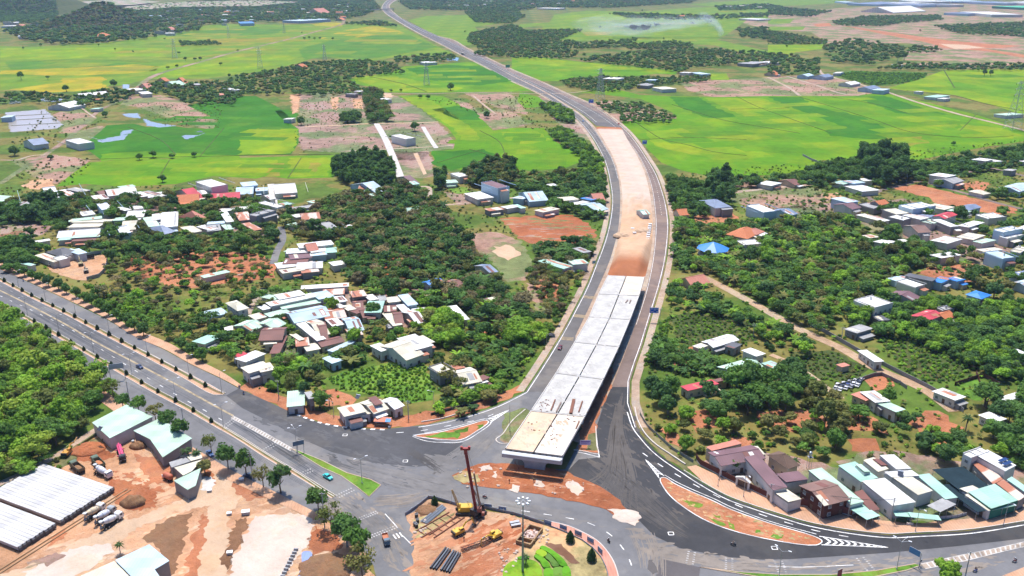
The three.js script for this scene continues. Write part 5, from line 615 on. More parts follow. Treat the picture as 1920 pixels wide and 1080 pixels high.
mixer(newThing('mixer_truck', onRoad(194, 892, 206, 897), 'white mixer truck nose-on beside the dump trucks', 'mixer truck', 'concrete mixer trucks in the yard'), K.whitePaint, drumGrey); mixer(newThing('mixer_truck', onRoad(178, 967, 192, 956), 'cream-drummed mixer truck nearest the girders', 'mixer truck', 'concrete mixer trucks in the yard'), K.whitePaint, cream); mixer(newThing('mixer_truck', onRoad(198, 973, 216, 959), 'middle mixer truck of the parked row of three', 'mixer truck', 'concrete mixer trucks in the yard'), M(.3, .32, .33, null, .4), drumGrey); mixer(newThing('mixer_truck', onRoad(210, 983, 232, 968), 'front white mixer truck of the parked row of three', 'mixer truck', 'concrete mixer trucks in the yard'), K.whitePaint, drumGrey);
function dumper(g, cabM, bedM, load) {
  truckFrame(g, 8.2, cabM); mesh('tipper_bed', merge([box(5.6, .15, 2.4, -1.2, 1.3, 0), box(5.6, 1.2, .12, -1.2, 1.9, 1.2), box(5.6, 1.2, .12, -1.2, 1.9, -1.2), box(.12, 1.5, 2.4, 1.6, 2.05, 0), box(.12, 1.2, 2.4, -4, 1.9, 0), ...[-3, -1.8, -.6, .6].flatMap(x => [box(.15, 1.2, .1, x, 1.9, 1.3), box(.15, 1.2, .1, x, 1.9, -1.3)])]), bedM, g);
  if (load) mesh('load', new THREE.SphereGeometry(1, 12, 6, 0, 6.3, 0, 1.6).scale(2.6, .55, 1.1).translate(-1.2, 1.45, 0), load, g);
}
dumper(newThing('dump_truck', onRoad(146, 882, 133, 872), 'green dump truck beside the girders, empty brown bed', 'dump truck', 'dump trucks in the yard'), K.greenPaint, M(.17, .13, .07, null, .7), K.brown); dumper(newThing('dump_truck', onRoad(185, 873, 173, 862), 'green dump truck behind the mixer, part loaded', 'dump truck', 'dump trucks in the yard'), K.greenPaint, K.greenPaint, K.orange);
dumper(newThing('dump_truck', onRoad(104, 497, 92, 499), 'black dump truck with pale cab in the walled yard', 'dump truck', 'dump trucks in the yard'), K.whitePaint, K.black); dumper(newThing('dump_truck', onRoad(165, 486, 150, 488), 'black dump truck at the back wall of the yard', 'dump truck', 'dump trucks in the yard'), K.black, K.black);
{ const g = newThing('small_truck', onRoad(724, 1016, 728, 1030), 'small blue-grey truck with a rust-orange bed on the road', 'truck'); g.scale.setScalar(.82); truckFrame(g, 6.6, M(.07, .13, .18, null, .4), { axles: [2.2, -2] }); mesh('cargo_bed', merge([box(4.3, .12, 2.3, -1.1, 1.2, 0), box(4.3, .7, .08, -1.1, 1.55, 1.15), box(4.3, .7, .08, -1.1, 1.55, -1.15), box(.08, .9, 2.3, 1.05, 1.6, 0), box(.08, .7, 2.3, -3.25, 1.55, 0)]), M(.42, .15, .07, null, .7), g); }
{ const g = newThing('pump_truck', onRoad(228, 856, 232, 869), 'bright pink truck with folded lattice boom in the yard', 'pump truck'); truckFrame(g, 10.5, K.black, { axles: [4, 2.4, -2.6, -4] });
  for (const [y, z] of [[2.1, -.55], [2.1, .55], [2.75, 0]]) { const b = mesh('boom_section', box(9.4, .5, .5, -1.3, y, z), K.pink, g); mesh('boom_collar', merge([-4.5, -1.5, 1.5].map(x => box(.3, .62, .62, x, y, z))), K.pink, b); } mesh('hopper', box(1.2, .9, 1.8, -5, 1.3, 0), K.pink, g); for (const [x, s] of [[1, 1], [1, -1], [-4, 1], [-4, -1]]) mesh('outrigger', box(.3, .3, 1, x, 1, s * 1.2), K.pink, g); }
{ const g = newThing('tank_trailer', onRoad(316, 900, 308, 896), 'rusty orange-red tank trailer beside the mint shed', 'tank trailer'); mesh('tank', new THREE.CapsuleGeometry(1.15, 2.6, 4, 14).rotateZ(Math.PI / 2).translate(0, 1.7, 0), M(.42, .11, .05, 'concrete', .6), g); mesh('saddle', merge([box(.3, .9, 1.9, -1, .75, 0), box(.3, .9, 1.9, 1, .75, 0), box(4.4, .15, 1, 0, .5, 0)]), K.black, g); mesh('valve_box', box(.9, .8, 1, 2.9, .8, 0), K.whitePaint, g); wheels(g, [-1, 1], .9, .4, .3); }
function excavator(g, paint, a1, a2, a3, long = 1) {   // boom, stick and bucket angles
  for (const s of [-1, 1]) { const t = mesh('track', prof([[-1.7, .25], [-1.9, .5], [-1.6, .85], [1.6, .85], [1.9, .5], [1.7, .25], [1.3, .05], [-1.3, .05]], .6, .04), K.black, g); t.position.z = s * 1.15; for (const x of [-1.2, -.4, .4, 1.2]) mesh('track_roller', new THREE.CylinderGeometry(.2, .2, .64, 8).rotateX(Math.PI / 2).translate(x, .4, 0), K.steel, t); }
  mesh('undercarriage', box(1.6, .5, 2, 0, .65, 0), K.black, g); mesh('house', prof([[-2.2, .95], [-2.35, 1.5], [-2.1, 2], [.3, 2.05], [.9, 1.5], [1.5, 1.4], [1.5, .95]], 2.5, .1), paint, g);
  const cab = mesh('cab', prof([[-.3, 1.4], [-.3, 2.7], [1.1, 2.7], [1.45, 1.9], [1.45, 1.4]], 1, .06).translate(0, 0, .72), paint, g); mesh('cab_window', prof([[-.1, 1.95], [-.1, 2.55], [1.0, 2.55], [1.3, 1.95]], 1.06, .02).translate(.05, 0, .72), K.glass, cab); mesh('counterweight', box(.6, .9, 2.3, -2.3, 1.5, 0), K.black, g); mesh('exhaust', cyl(.08, .08, .6, -1.3, 2, -.6), K.black, g);
  const P0 = v(1.1, 1.6, -.15), L1 = 2.6 * long, L2 = 2.6 * long, L3 = 2.6 * long, p1 = P0.clone().add(v(Math.cos(a1) * L1, Math.sin(a1) * L1, 0)), p2 = p1.clone().add(v(Math.cos(a1 - .7) * L2, Math.sin(a1 - .7) * L2, 0)), p3 = p2.clone().add(v(Math.cos(a2) * L3, Math.sin(a2) * L3, 0));
  const boom = mesh('boom', merge([rod(P0, p1, .3, 4, .36), rod(p1, p2, .36, 4, .24)]), paint, g); mesh('ram', rod(v(1.4, 1.2, -.15), p1.clone().add(v(0, -.2, 0)), .09), K.galv, boom); const st = mesh('stick', rod(p2.clone().add(v(-Math.cos(a2) * .6, -Math.sin(a2) * .6, 0)), p3, .26, 4, .16), paint, g); mesh('ram', rod(p1.clone().lerp(p2, .4).add(v(0, .45, 0)), p2.clone().add(v(.1, .4, 0)), .08), K.galv, st);
  const b = mesh('bucket', prof([[-.1, .3], [.5, .2], [.75, -.4], [.35, -.85], [-.3, -.7], [-.1, -.2]], 1.1, .04), K.black, g); b.position.copy(p3); b.rotation.z = a3;
}
excavator(newThing('excavator', onRoad(861, 1002, 880, 993, .18), 'yellow excavator with arm stretched right in the red earth pit', 'excavator', 'excavators on the building site'), K.yellowPaint, .75, -1.2, -.6);
excavator(newThing('excavator', onRoad(928, 1010, 915, 1017, .18), 'yellow excavator facing left, near the open formwork pit', 'excavator', 'excavators on the building site'), K.yellowPaint, .5, -1.5, -.5);
excavator(newThing('excavator', onRoad(152, 498, 148, 486, .1), 'pale yellow excavator inside the walled yard', 'excavator', 'excavators on the building site'), M(.5, .42, .2, null, .5), 1, -1.2, -.6); excavator(newThing('excavator', onRoad(162, 511, 159, 502, .1), 'small excavator at the front of the walled yard', 'excavator', 'excavators on the building site'), M(.35, .3, .22, null, .5), .8, -1.3, -.6);
excavator(newThing('excavator', onRoad(127, 853, 135, 845, .1), 'orange-yellow excavator behind the green dump truck', 'excavator', 'excavators on the building site'), M(.55, .26, .03, null, .5), .5, .3, -.6);
{ // crawler crane with a lattice jib, and the drilling rig beside it
  const g = newThing('crawler_crane', onRoad(868, 962, 876, 968, .18), 'yellow crawler crane whose jib leans up to the left', 'crane'); g.rotation.y = Math.PI * 1.02; for (const s of [-1, 1]) { const t = mesh('track', prof([[-2.4, .3], [-2.6, .6], [-2.3, 1], [2.3, 1], [2.6, .6], [2.4, .3], [2, .05], [-2, .05]], .8, .04), K.black, g); t.position.z = s * 1.7; } mesh('undercarriage', box(2.2, .5, 3, 0, .8, 0), K.black, g); mesh('house', prof([[-3.4, 1.1], [-3.5, 2.2], [-3, 2.9], [.6, 2.9], [1, 2], [1.6, 1.9], [1.6, 1.1]], 2.9, .1), K.yellowPaint, g); const cb = mesh('cab', prof([[.6, 1.5], [.6, 3], [1.9, 3], [2.1, 1.5]], 1, .06).translate(0, 0, 1.1), K.yellowPaint, g); mesh('cab_window', box(.06, .8, .8, 2.08, 2.4, 1.1), K.glass, cb);
  const a = v(1.2, 1.7, 0), b = v(3.6, 9.5, 0), bars = []; for (const [y, z] of [[.35, .35], [.35, -.35], [-.35, .35], [-.35, -.35]]) bars.push(rod(a.clone().add(v(-y, y * .4, z)), b.clone().add(v(-y * .6, y * .3, z * .6)), .09, 5)); for (let i = 0; i < 7; i++) { const p = a.clone().lerp(b, i / 7), q = a.clone().lerp(b, (i + 1) / 7); for (const s of [-1, 1]) bars.push(rod(p.clone().add(v(.3 * s, 0, .3)), q.clone().add(v(-.3 * s, 0, .3)), .05, 4), rod(p.clone().add(v(.3 * s, 0, -.3)), q.clone().add(v(-.3 * s, 0, -.3)), .05, 4), rod(p.clone().add(v(.3 * s, 0, .3)), q.clone().add(v(.3 * s, 0, -.3)), .05, 4)); } mesh('jib', merge(bars), M(.5, .32, .12, null, .6), g); mesh('gantry', merge([rod(v(-2.4, 2.9, .8), v(-1.6, 4.4, .5), .08), rod(v(-2.4, 2.9, -.8), v(-1.6, 4.4, -.5), .08), rod(v(-1.6, 4.4, 0), b, .03, 4)]), K.steel, g); mesh('hook_block', merge([rod(b, v(4, 4.5, 0), .025, 4), box(.4, .6, .3, 4, 4.2, 0)]), K.black, g);
}
{
  const g = newThing('drilling_rig', [G(896, 966).setY(.18), 0], 'tall red piling rig with black machinery beside the yellow crane', 'drilling rig');
  for (const s of [-1, 1]) { const t = mesh('track', prof([[-2.6, .3], [-2.8, .65], [-2.5, 1.1], [2.5, 1.1], [2.8, .65], [2.6, .3], [2.2, .05], [-2.2, .05]], .9, .04).rotateY(.9), K.black, g); t.position.set(s * 1.2, 0, s * 1.1); }
  mesh('house', merge([prof([[-2.6, 1.2], [-2.6, 3.1], [1.6, 3.2], [2.2, 2.4], [2.2, 1.2]], 2.8, .1).rotateY(.9), box(1.2, 1.8, 1.2, 1.6, 3.2, -.6), box(.9, 3.2, .9, -.8, 3.6, .4)]), K.black, g);
  const a = v(-.4, 1.2, 1.1), b = v(-3.9, 26, -.4), mast = [], cross = []; for (const [x, z] of [[.38, .38], [.38, -.38], [-.38, .38], [-.38, -.38]]) mast.push(rod(a.clone().add(v(x, 0, z)), b.clone().add(v(x, 0, z)), .13, 5)); for (let i = 0; i < 22; i++) { const p = a.clone().lerp(b, i / 22), q = a.clone().lerp(b, (i + 1) / 22); for (const [x0, z0, x1, z1] of [[.38, .38, -.38, .38], [-.38, -.38, .38, -.38], [.38, -.38, .38, .38], [-.38, .38, -.38, -.38]]) cross.push(rod(p.clone().add(v(x0, 0, z0)), q.clone().add(v(x1, 0, z1)), .08, 4)); }
  const m = mesh('mast', merge([...mast, ...cross, rod(a, b, .26, 6)]), K.redPaint, g); mesh('mast_head', merge([box(3.2, .7, 1, b.x, b.y + .3, b.z), box(.8, 1.1, .8, b.x - 1.3, b.y + .6, b.z), box(.8, 1.1, .8, b.x + 1.3, b.y + .7, b.z), box(1, 1.6, 1, b.x, b.y - .8, b.z)]), K.redPaint, m);
  mesh('kelly_bar', rod(v(1.6, .3, 1.4), v(-1.1, 17, .2), .3, 8), M(.32, .2, .12, null, .7), g); mesh('back_stay', merge([rod(v(.5, 3, -1.6), v(-1.6, 11.5, .6), .16), rod(v(1.6, 3, -.8), v(-1.5, 11.5, .7), .16)]), K.steel, g); mesh('rotary_drive', merge([box(1.5, 1.6, 1.5, .6, 3.4, 1.6), box(1, 1.2, 1.2, 1.9, 1.6, 1.6)]), M(.28, .1, .07, null, .6), g); mesh('rope', merge([rod(v(-3.4, 26, -.4), v(-.6, 17, .3), .03, 4), rod(v(-3, 26, -.4), v(.6, 4, .8), .03, 4)]), K.black, g);
  const h = newThing('lattice_jib', onRoad(893, 1025, 915, 1017, .2), 'dark lattice jib section lying on the red earth', 'jib'); const bars = []; for (const [y, z] of [[.2, .5], [.2, -.5], [1.2, .5], [1.2, -.5]]) bars.push(rod(v(-5.5, y, z), v(5.5, y, z), .1, 5)); for (let i = 0; i < 10; i++) for (const z of [.5, -.5]) bars.push(rod(v(-5.5 + i * 1.1, .2, z), v(-4.4 + i * 1.1, 1.2, z), .06, 4), rod(v(-5.5 + i * 1.1, i % 2 ? .2 : 1.2, z), v(-4.4 + i * 1.1, i % 2 ? .2 : 1.2, -z), .06, 4)); mesh('lattice', merge(bars), M(.06, .03, .03, null, .7), h);
}
// ---------------------------------------------------------------- riders on motorbikes, and people on foot
const { MarchingCubes } = await import('three/addons/objects/MarchingCubes.js');
function figure(bones, half, res = 46) {   // bones: [ax,ay,az, ra, bx,by,bz, rb]
  const mc = new MarchingCubes(res, new THREE.MeshBasicMaterial(), false, false, 60000); mc.isolation = 0; const s = res;
  for (let z = 0; z < s; z++) for (let y = 0; y < s; y++) for (let x = 0; x < s; x++) {
    const px = (x / (s / 2) - 1) * half, py = (y / (s / 2) - 1) * half + half * .92, pz = (z / (s / 2) - 1) * half; let d = 9;
    for (const [ax, ay, az, ra, bx, by, bz, rb] of bones) { const ux = bx - ax, uy = by - ay, uz = bz - az, L = ux * ux + uy * uy + uz * uz, t = Math.max(0, Math.min(1, ((px - ax) * ux + (py - ay) * uy + (pz - az) * uz) / (L || 1))), e = Math.hypot(px - ax - ux * t, py - ay - uy * t, pz - az - uz * t) - (ra + (rb - ra) * t), h = Math.max(0, .06 - Math.abs(d - e)) / .06; d = Math.min(d, e) - h * h * .015; }
    mc.field[x + y * s + z * s * s] = -d;
  }
  mc.update(); const n = mc.count, g = new THREE.BufferGeometry(); g.setAttribute('position', new THREE.BufferAttribute(mc.positionArray.slice(0, n * 3), 3)); g.setAttribute('normal', new THREE.BufferAttribute(mc.normalArray.slice(0, n * 3), 3)); g.scale(half, half, half).translate(0, half * .92, 0);
  const col = [], p = g.attributes.position; for (let i = 0; i < n; i++) col.push(1, 1, 1); return g;
}
const arm = s => [[0, 1.4, s * .2, .06, .18, 1.15, s * .28, .05], [.18, 1.15, s * .28, .05, .5, 1.05, s * .3, .035], [.5, 1.05, s * .3, .04, .57, 1.04, s * .29, .03]], leg = s => [[-.12, .88, s * .1, .1, .28, .82, s * .16, .085], [.28, .82, s * .16, .075, .2, .4, s * .17, .05], [.2, .4, s * .17, .05, .36, .36, s * .17, .035]];
const riderGeo = figure([[-.12, .9, 0, .15, -.05, 1.2, 0, .15], [-.05, 1.2, 0, .15, 0, 1.4, 0, .13], [0, 1.4, .16, .07, 0, 1.4, -.16, .07], [0, 1.42, 0, .055, .03, 1.55, 0, .055], [.03, 1.62, 0, .1, .04, 1.7, 0, .11], ...arm(1), ...arm(-1), ...leg(1), ...leg(-1)], 1.0);
const standGeo = figure([[0, .92, 0, .13, 0, 1.2, 0, .13], [0, 1.2, 0, .14, 0, 1.4, 0, .12], [0, 1.41, .17, .065, 0, 1.41, -.17, .065], [0, 1.44, 0, .05, 0, 1.54, 0, .05], [.01, 1.6, 0, .095, .01, 1.68, 0, .1], ...[1, -1].flatMap(s => [[0, 1.4, s * .2, .06, .02, 1.12, s * .25, .048], [.02, 1.12, s * .25, .048, .1, .86, s * .25, .035], [.1, .86, s * .25, .04, .12, .76, s * .24, .025], [0, .9, s * .09, .1, .02, .5, s * .1, .065], [.02, .5, s * .1, .065, 0, .08, s * .1, .045], [0, .06, s * .1, .045, .17, .04, s * .11, .035]])], 1.0);
const helmetGeo = new THREE.SphereGeometry(.15, 12, 8, 0, 6.3, 0, 1.75).translate(.04, 1.69, 0), shirtG = new THREE.CylinderGeometry(.18, .19, .5, 10).scale(1, 1, 1.15).translate(-.05, 1.2, 0);
function motorbike(g, paint, cloth, hat) {
  mesh('body', prof([[-.85, .62], [-.8, .8], [-.1, .82], [.15, .62], [.45, .95], [.6, .9], [.45, .4], [-.3, .35]], .3, .04), paint, g); mesh('seat', box(.75, .1, .28, -.42, .86, 0), K.black, g); mesh('handlebar', merge([rod(v(.5, 1.02, -.34), v(.5, 1.02, .34), .025), rod(v(.55, 1.0, 0), v(.72, .35, 0), .05)]), K.galv, g);
  for (const x of [-.6, .74]) { const w = mesh('wheel', new THREE.TorusGeometry(.26, .06, 6, 14), K.rubber, g); w.position.set(x, .32, 0); mesh('rim', new THREE.CylinderGeometry(.2, .2, .04, 10).rotateX(Math.PI / 2), K.galv, w); } mesh('headlight', box(.08, .14, .14, .64, .92, 0), K.lamp, g);
}
function person(pos, turn, geo, cloth, hat, label) { const g = thing('person', pos, turn, label, 'person', 'people at the junction'); mesh('body', geo, M(.32, .2, .14, null, .8), g); mesh('shirt', shirtG, cloth, g); mesh('helmet', helmetGeo, hat, g); }
for (const [x, y, tx, ty, cl, hat, w] of [[1141, 1017, 1130, 1005, [.03, .04, .08], [.75, .75, .75], 'dark jacket, white helmet, rounding the roundabout'], [1375, 1023, 1365, 1021, [.4, .33, .25], [.2, .12, .08], 'beige top, brown helmet, on the dark asphalt'], [909, 934, 925, 937, [.7, .7, .7], [.75, .75, .75], 'white top, passing the piling rig'], [1828, 1072, 1815, 1076, [.03, .03, .06], [.05, .05, .06], 'black clothes, at the bottom right'], [1902, 1054, 1890, 1057, [.2, .3, .38], [.6, .62, .62], 'blue-grey top, nearing the right edge'], [457, 740, 452, 735, [.05, .06, .12], [.1, .1, .12], 'navy top, at the dark slip road'], [449, 728, 446, 726, [.3, .05, .06], [.1, .08, .08], 'dark red top, by the slip road verge'], [44, 528, 50, 531, [.2, .14, .1], [.1, .1, .1], 'brown top, on the side road upper left']]) {
  const [p, t] = onRoad(x, y, tx, ty, .14), g = thing('motorbike', p, t, `motorbike whose rider wears ${w}`, 'motorbike', 'motorbikes on the roads'); motorbike(g, pick([K.redPaint, K.black, K.bluePaint]), 0, 0); person(p, t, riderGeo, M(...cl, null, .9), M(...hat, null, .4), `rider in ${w}`);
}
for (const [x, y, c, l] of [[1001, 905, [.02, .02, .025], 'worker in black standing on the red earth below the viaduct'], [955, 906, [.5, .1, .1], 'worker in red on the earth island'], [205, 516, [.2, .2, .25], 'person standing inside the walled yard'], [1605, 977, [.1, .1, .12], 'pedestrian on the pink pavement before the row'], [870, 1014, [.4, .2, .05], 'worker in orange beside the yellow excavator']]) person(G(x, y).setY(.2), rnd() * 6, standGeo, M(...c, null, .9), K.yellowPaint, l);

// ---------------------------------------------------------------- girders cast and stored in the yard
{
  const A0 = G(78, 871, 1.9), B0 = G(207, 915, 1.9), L = 37.5, dir = B0.clone().sub(A0).setY(0).normalize(), back = G(7, 905, 1.9).sub(A0).setY(0), perp = v(-dir.z, 0, dir.x); if (perp.dot(back) < 0) perp.negate();
  const pitch = back.dot(perp) / 9, hw = pitch * .472, sec = [[-hw, 1.9], [hw, 1.9], [hw, 1.72], [.62, 1.6], [.45, .35], [-.45, .35], [-.62, 1.6], [-hw, 1.72]], geo = prof(sec, L, 0).rotateY(Math.PI / 2), top = M(.50, .50, .49, 'concrete'), topB = M(.54, .53, .51, 'concrete'), topC = M(.47, .47, .48, 'concrete'), endM = M(.10, .10, .105, 'concrete', .8), endG = merge([prof([[-.55, .3], [.55, .3], [.62, 1.5], [-.62, 1.5]], .5, 0).rotateY(Math.PI / 2), box(.12, 1.5, .25, .1, 1.5, .7), box(.12, 1.5, .25, .1, 1.5, -.7)]), slG = box(.5, .3, 2.2, 0, .15, 0);
  for (let i = 0; i < 24; i++) {
    if (i === 14) continue; const c = A0.clone().setY(.1).addScaledVector(dir, L / 2 + (i % 3) * .15).addScaledVector(perp, i * pitch), g = thing('bridge_girder', c, turnOf(v(0, 0, 0), dir), `pale concrete bridge girder in the yard, ${ord(i)} from the dump trucks`, 'girder', 'girders stored side by side');
    mesh('beam', geo, [top, topB, topC][i % 3], g); for (const s of [-1, 1]) { const e = mesh('end_block', endG, endM, g); e.position.set(s * (L / 2 + .24), 0, 0); mesh('bearing_sleeper', slG, K.wood, g).position.set(s * (L / 2 - 1.5), 0, 0); }
  }
  const r0 = A0.clone().setY(0).addScaledVector(dir, L + 3.2).addScaledVector(perp, -4), r1 = r0.clone().addScaledVector(perp, 60); for (const k of [0, 1.6]) tag(mesh('crane_rail', wallGeo([r0.clone().addScaledVector(dir, k), r1.clone().addScaledVector(dir, k)], .35, .05, .35), K.wood), k ? 'outer launching rail in front of the girder ends' : 'inner launching rail in front of the girder ends', 'rail', 'rails in front of the girders');
  for (const [x, y, r, h, m, l] of [[250, 944, 4.4, 2.6, K.brown, 'brown earth heap between mixers and tank trailer'], [165, 843, 7, 1.5, K.red, 'wide red earth heap behind the dump trucks'], [260, 838, 3.4, 2, K.brown, 'dark earth heap by the mint sheds'], [1175, 968, 5, .5, K.pale, 'white gravel heap at the tip of the earth island'], [612, 1065, 9, 1.3, K.brown, 'brown earth mound below the street trees'], [800, 957, 4, 1, K.brown, 'brown earth bank inside the site fence'], [1165, 445, 6, 2.4, K.sand, 'pale sand heap on the left of the embankment'], [1195, 470, 8, 2.6, K.sand, 'pale sand heap nearest the viaduct end'], [1205, 435, 6, 2, K.sand, 'pale sand heap below the site hut']]) {
    const g = new THREE.SphereGeometry(1, 22, 9, 0, 6.2832, 0, 1.6).scale(r, h, r * .8), p = g.attributes.position, u = g.attributes.uv; for (let i = 0; i < p.count; i++) { const k = 1 + .22 * Math.sin(p.getX(i) * 1.7 + x) * Math.cos(p.getZ(i) * 1.3 + y) + .1 * Math.sin(p.getX(i) * 4.1); p.setXYZ(i, p.getX(i) * (1 + .1 * Math.sin(p.getZ(i) * 2)), Math.max(-.2, p.getY(i) * k), p.getZ(i)); u.setXY(i, p.getX(i), p.getZ(i)); } g.computeVertexNormals();
    const hp = mesh('earth_heap', g, m); hp.position.copy(G(x, y)).setY(y > 400 && y < 480 ? .7 : .08); tag(hp, l, 'earth heap', 'heaps of earth and sand');
  }

}
// ---------------------------------------------------------------- steel stock on the building site
{
  const pipe = (name, a, b, r, mat, label, grp, lift = 0) => { const A = G(...a, .3), B = G(...b, .3), L = A.distanceTo(B), s = new THREE.Shape().absarc(0, 0, r, 0, 6.2832); s.holes.push(new THREE.Path().absarc(0, 0, r * .82, 0, 6.2832, true)); const m = mesh(name, new THREE.ExtrudeGeometry(s, { depth: L, bevelEnabled: false, curveSegments: 8 }).translate(0, 0, -L / 2).rotateY(Math.PI / 2), mat); m.position.copy(A.clone().lerp(B, .5)).setY(.2 + r + lift); m.rotation.y = turnOf(A, B); tag(m, label, 'pipe', grp); };
  const dk = M(.07, .065, .07, null, .5, .3), dg = M(.13, .15, .17, null, .5, .3);
  for (let i = 0; i < 7; i++) pipe('steel_pipe', [807 + i * 5.2 + (i > 2 ? 4 : 0), 1066 + i * 1.4], [836 + i * 4.2 + (i > 2 ? 2 : 0), 1028 + i * 1.8], .42, i % 2 ? dg : dk, `dark steel casing pipe on the red earth, ${ord(i)} from left`, 'casing pipes at the bottom of the site');
  for (let i = 0; i < 6; i++) pipe('steel_bar_bundle', [788 + i * 2.4, 978 + i * .9], [829 + i * 1.4, 947 + i * 1.2], .22, i % 2 ? M(.16, .19, .23, null, .5, .4) : M(.24, .27, .31, null, .5, .4), `grey steel bar by the site fence, ${ord(i)} from left`, 'steel bars by the fence');
  const frame = (c, L, W, label) => { const [p, t] = onRoad(...c, .2), g = thing('reinforcement_cage', p, t, label, 'steel cage', 'cages on the site'); for (const s of [-1, 1]) mesh('side_rail', box(L, .3, .35, 0, .2, s * W / 2), K.rusty, g); for (let i = 0; i < 5; i++) mesh('cross_bar', box(.18, .16, W, -L / 2 + (i + .5) * L / 5, .25, 0), K.rusty, g); };
  frame([817, 985, 850, 966], 16, 4, 'rusty steel ladder frame nearest the site fence'); frame([838, 988, 862, 972], 15, 2.4, 'rusty steel ladder frame nearest the excavator');
  { const A = G(970, 990), g = thing('formwork_pit', A, 0, 'timbered rectangular pit with broken concrete beside the lawn', 'pit'); const q = (x, y) => G(x, y).sub(A); for (const [a, b] of [[[993, 990], [1017, 997]], [[1017, 997], [994, 1028]], [[994, 1028], [968, 1020]], [[968, 1020], [993, 990]]]) mesh('timber_wall', wallGeo([q(...a), q(...b)], .4, 0, 1.6), K.wood, g); mesh('cross_wall', wallGeo([q(976, 1012), q(1003, 1020)], .35, 0, 1.4), K.wood, g); const bits = []; for (let i = 0; i < 60; i++) { const p = q(rr(982, 1010), rr(998, 1012)); bits.push(new THREE.IcosahedronGeometry(rr(.3, .8), 0).scale(1, .6, 1).rotateY(rnd() * 6).translate(p.x, rr(.3, .8), p.z)); } const m = mesh('broken_concrete', merge(bits), M(.55, .42, .36, 'pale'), g); m.userData.kind = 'stuff'; }
  for (const [x, y, w, h, l] of [[966, 985, 3.4, 2.6, 'grey steel formwork stack beside the mast']]) { const g = thing('formwork_stack', G(x, y).setY(.18), .3, l, 'formwork'); for (let i = 0; i < 6; i++) mesh('panel', box(w, .18, 1.1, 0, .15 + (i % 3) * .3, (i < 3 ? -.8 : .8)), K.steel, g); }
  const rub = []; for (let i = 0; i < 90; i++) { const p = pick([[rr(1000, 1030), rr(990, 1020)], [rr(935, 970), rr(1030, 1075)], [rr(855, 940), rr(880, 915)], [rr(1000, 1100), rr(905, 935)], [rr(775, 800), rr(975, 1010)]]), q = G(...p); rub.push(new THREE.IcosahedronGeometry(rr(.2, .7), 0).scale(1, .6, 1).rotateY(rnd() * 6).translate(q.x, .35, q.z)); } const rm = mesh('rubble', merge(rub), M(.5, .4, .33, 'pale')); rm.userData.kind = 'stuff'; rm.userData.label = 'scattered rubble over the building site';
  const blk = merge([box(1.1, 1, 2.2, 0, .5, 0)]); let n = 0; for (const [x0, y0, x1, y1, k] of [[1219, 424, 1214, 452, 8], [1186, 432, 1193, 448, 3]]) for (let i = 0; i < k; i++) { const p = G(x0 + (x1 - x0) * i / (k - 1), y0 + (y1 - y0) * i / (k - 1)), g = thing('concrete_block', p.setY(.9), rr(-.1, .1), `white precast block on the sand strip, ${ord(i)} of the ${k === 8 ? 'right' : 'left'} row from afar`, 'concrete block', 'precast blocks on the sand'); mesh('block', new THREE.BoxGeometry(2.4, 1, 2.2).translate(0, .5, 0), K.whitePaint, g); mesh('lifting_loop', new THREE.TorusGeometry(.25, .04, 5, 10).translate(0, 1.05, 0), K.steel, g); }
}
// ---------------------------------------------------------------- lamps, poles, signs
function lampPost(x, y, h, arms, label, turn = 0) {
  const g = thing('street_lamp', G(x, y).setY(.2), turn, label, 'street lamp', 'street lamps'); mesh('pole', rod(v(0, -.2, 0), v(0, h, 0), .13, 8, .07), K.galv, g); mesh('base', cyl(.25, .2, .5, 0, 0, 0, 8), K.galv, g);
  for (const a of arms) { const d = v(Math.cos(a), 0, Math.sin(a)), m = mesh('arm', rod(v(0, h - .1, 0), d.clone().multiplyScalar(1.9).setY(h + .7), .06, 6), K.galv, g); const l = mesh('lamp_head', box(1.0, .16, .36), K.lamp, m); l.position.copy(d.clone().multiplyScalar(2.3).setY(h + .78)); l.rotation.y = -a; } return g;
}
const along = .52;
[[-8, 561], [52, 592], [112, 628], [175.5, 660], [247.6, 702], [330, 752], [419, 800]].forEach(([x, y], i) => lampPost(x, y, 10, [-.5, 2.6], `double-armed lamp on the lower median, ${ord(i)} from left`));
[[35, 538], [86, 564], [143, 594], [206, 627], [277, 667], [355, 705], [416, 736]].forEach(([x, y], i) => lampPost(x, y, 9.5, [-.6], `single-armed lamp on the upper median, ${ord(i)} from left`));
lampPost(679, 907, 10.5, [-.4, 2.5], 'double-armed lamp on the grass median island'); lampPost(557, 849, 10.5, [-.6, 2.9, 4], 'three-armed lamp at the grass median tip'); lampPost(1681, 1068, 10.5, [-.5, 3.9, .4], 'three-armed lamp on the lower right median'); lampPost(1460, 1084, 10, [-2.2, .5], 'double-armed lamp at the bottom edge');
[[1346, 912, 3], [1394, 932, 9], [1536, 977, 9], [1716, 997, 9], [1881, 986, 9]].forEach(([x, y, h], i) => lampPost(x, y, h, h < 5 ? [] : [1.2], h < 5 ? 'short grey post on the pink pavement' : `single lamp on the pink pavement, ${ord(i - 1)} from left`));
lampPost(626, 781, 7, [3], 'small lamp before the roadside house'); lampPost(814, 766, 8, [3], 'slim lamp on the verge by the cream roof'); lampPost(1348, 900, 3, [], 'short post before the plum wall'); lampPost(956, 810, 13, [], 'dark slim pole left of the viaduct');
